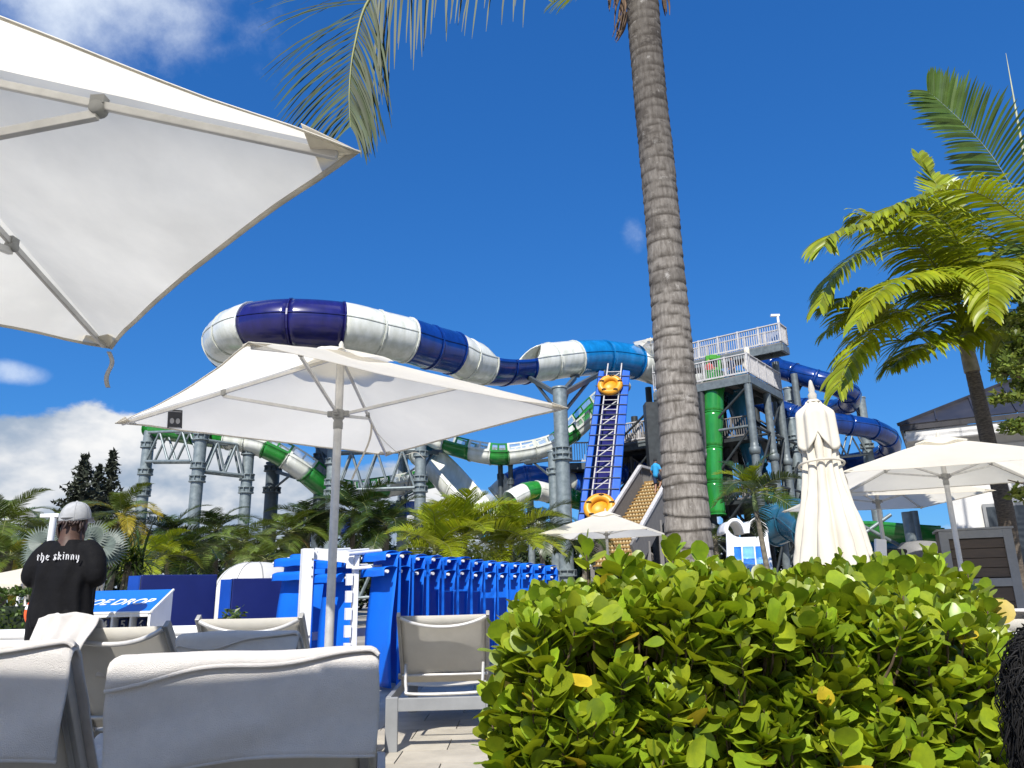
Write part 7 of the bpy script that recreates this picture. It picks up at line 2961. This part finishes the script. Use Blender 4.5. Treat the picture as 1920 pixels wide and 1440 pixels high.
for k, (x, w) in enumerate(((-0.055, 0.012), (-0.038, 0.014), (-0.02, 0.012), (-0.004, 0.012), (0.012, 0.01), (0.03, 0.018), (0.052, 0.016))):
    b.box((pu.x + x, 11.112, zb2 + 0.24), (w, 0.002, 0.013))
tag(b.build('brand_print', WHITE_PVC, ur), kind='stuff')
# grey rounded bin
pb = at(1735, 1060, 12)
gb_ = thing('grey_bin', 'large grey round shouldered bin dappled by palm shade', 'bin', (pb.x, 12.1, 0))
zt3 = at(1735, 1012, 12).z
b = MB()
b.lathe([(0.29, 0.0), (0.32, 0.1), (0.36, zt3 - 0.3), (0.335, zt3 - 0.14), (0.24, zt3 - 0.03), (0.0, zt3)], 28, (pb.x, 12.1, 0))
b.build('shell', mat('bin_grey', (0.17, 0.17, 0.17), 0.55, nscale=3, var=0.1), gb_)
b = MB()
b.lathe([(0.362, zt3 - 0.34), (0.378, zt3 - 0.33), (0.378, zt3 - 0.29), (0.361, zt3 - 0.28)], 28, (pb.x, 12.1, 0))
b.build('rim', DARK, gb_)
# white board and little framed notice
pw_ = at(1650, 1060, 10.5)
b = MB()
b.box((pw_.x, 10.5, pw_.z - 0.12), (0.15, 0.06, 0.94), Matrix.Rotation(0.12, 3, 'Y'))
tag(b.build('white_board', WHITE_PVC, None, bevel=0.01), 'narrow white board leaning beside the grey urn', 'board')
pn_ = at(1629, 1058, 10.25)
sg = thing('notice', 'tiny orange framed notice just above the hedge', 'sign', (pn_.x, 10.25, 0))
b = MB()
b.box((pn_.x, 10.25, pn_.z), (0.17, 0.02, 0.12))
b.build('frame', ORANGE, sg)
b = MB()
b.box((pn_.x, 10.236, pn_.z), (0.135, 0.01, 0.085))
b.build('panel', mat('notice_paper', (0.45, 0.38, 0.25), 0.7), sg)
b = MB()
b.tube([(pn_.x, 10.265, 0), (pn_.x, 10.265, pn_.z)], 0.015, 8)
b.build('post', STEEL_D, sg)

# ------------------------------------------------------------------ head of the neighbour at the right edge
hc = at(2034, 1290, 1.25)
nb_ = thing('person', 'neighbour with long curly black hair cut off by the right edge', 'person', (hc.x, hc.y, 0))
H_ = lambda x, y, z: hc + Vector((x, y, z))
b = MB()
b.ball(H_(0, 0, 0), (0.075, 0.095, 0.11), 18, 12)
b.ball(H_(0, 0.10, -0.01), (0.013, 0.02, 0.022), 8, 6)
limb(b, [H_(0, 0, -0.08), H_(0, 0, -0.22)], [0.055, 0.06], 12)
limb(b, [H_(-0.15, 0.0, -0.27), H_(0.15, 0.0, -0.27)], [0.06, 0.06], 12)
limb(b, [H_(0, 0.02, -0.30), H_(0, 0.06, -0.62)], [0.13, 0.14], 14)
for s in (-1, 1):
    limb(b, [H_(s * 0.17, 0, -0.28), H_(s * 0.22, 0.06, -0.52), H_(s * 0.16, 0.28, -0.58)], [0.05, 0.042, 0.03], 10)
b.build('body', SKIN_T, nb_, remesh=0.012)
b = MB()
limb(b, [H_(0, 0.02, -0.30), H_(0, 0.06, -0.64)], [0.145, 0.155], 14)
limb(b, [H_(-0.15, 0.0, -0.27), H_(0.15, 0.0, -0.27)], [0.068, 0.068], 12)
b.build('top', BLACK_CLOTH, nb_, remesh=0.014)
b = MB()
rr = random.Random(31)
b.ball(H_(0, -0.012, 0.012), (0.084, 0.098, 0.11), 18, 12)
for k in range(6500):
    a = rr.uniform(0, 2 * PI)
    ph = rr.uniform(-0.3, 1.55)
    d = Vector((math.cos(a) * math.cos(ph), math.sin(a) * math.cos(ph), math.sin(ph)))
    if d.y > 0.5 and ph < 0.6:
        continue
    p = H_(d.x * 0.082, d.y * 0.095 - 0.01, d.z * 0.11)
    pts = []
    amp = rr.uniform(0.004, 0.013)
    tw_ = rr.uniform(0, 6)
    fq = rr.uniform(9, 20)
    ln = rr.uniform(0.12, 0.24)
    out = Vector((d.x, d.y, 0)) * rr.uniform(0.01, 0.04)
    for q in range(9):
        x = q / 8
        pts.append(p + out * min(1, x * 3) + Vector((amp * math.sin(fq * x + tw_), amp * math.cos(fq * x + tw_), 0.022 * math.sin(PI * min(1, 2 * x)) - ln * x * x ** 0.4)))
    b.tube(pts, [0.0012] * 8 + [0.0006], 3)
tag(b.build('hair', HAIR, nb_), kind='stuff')
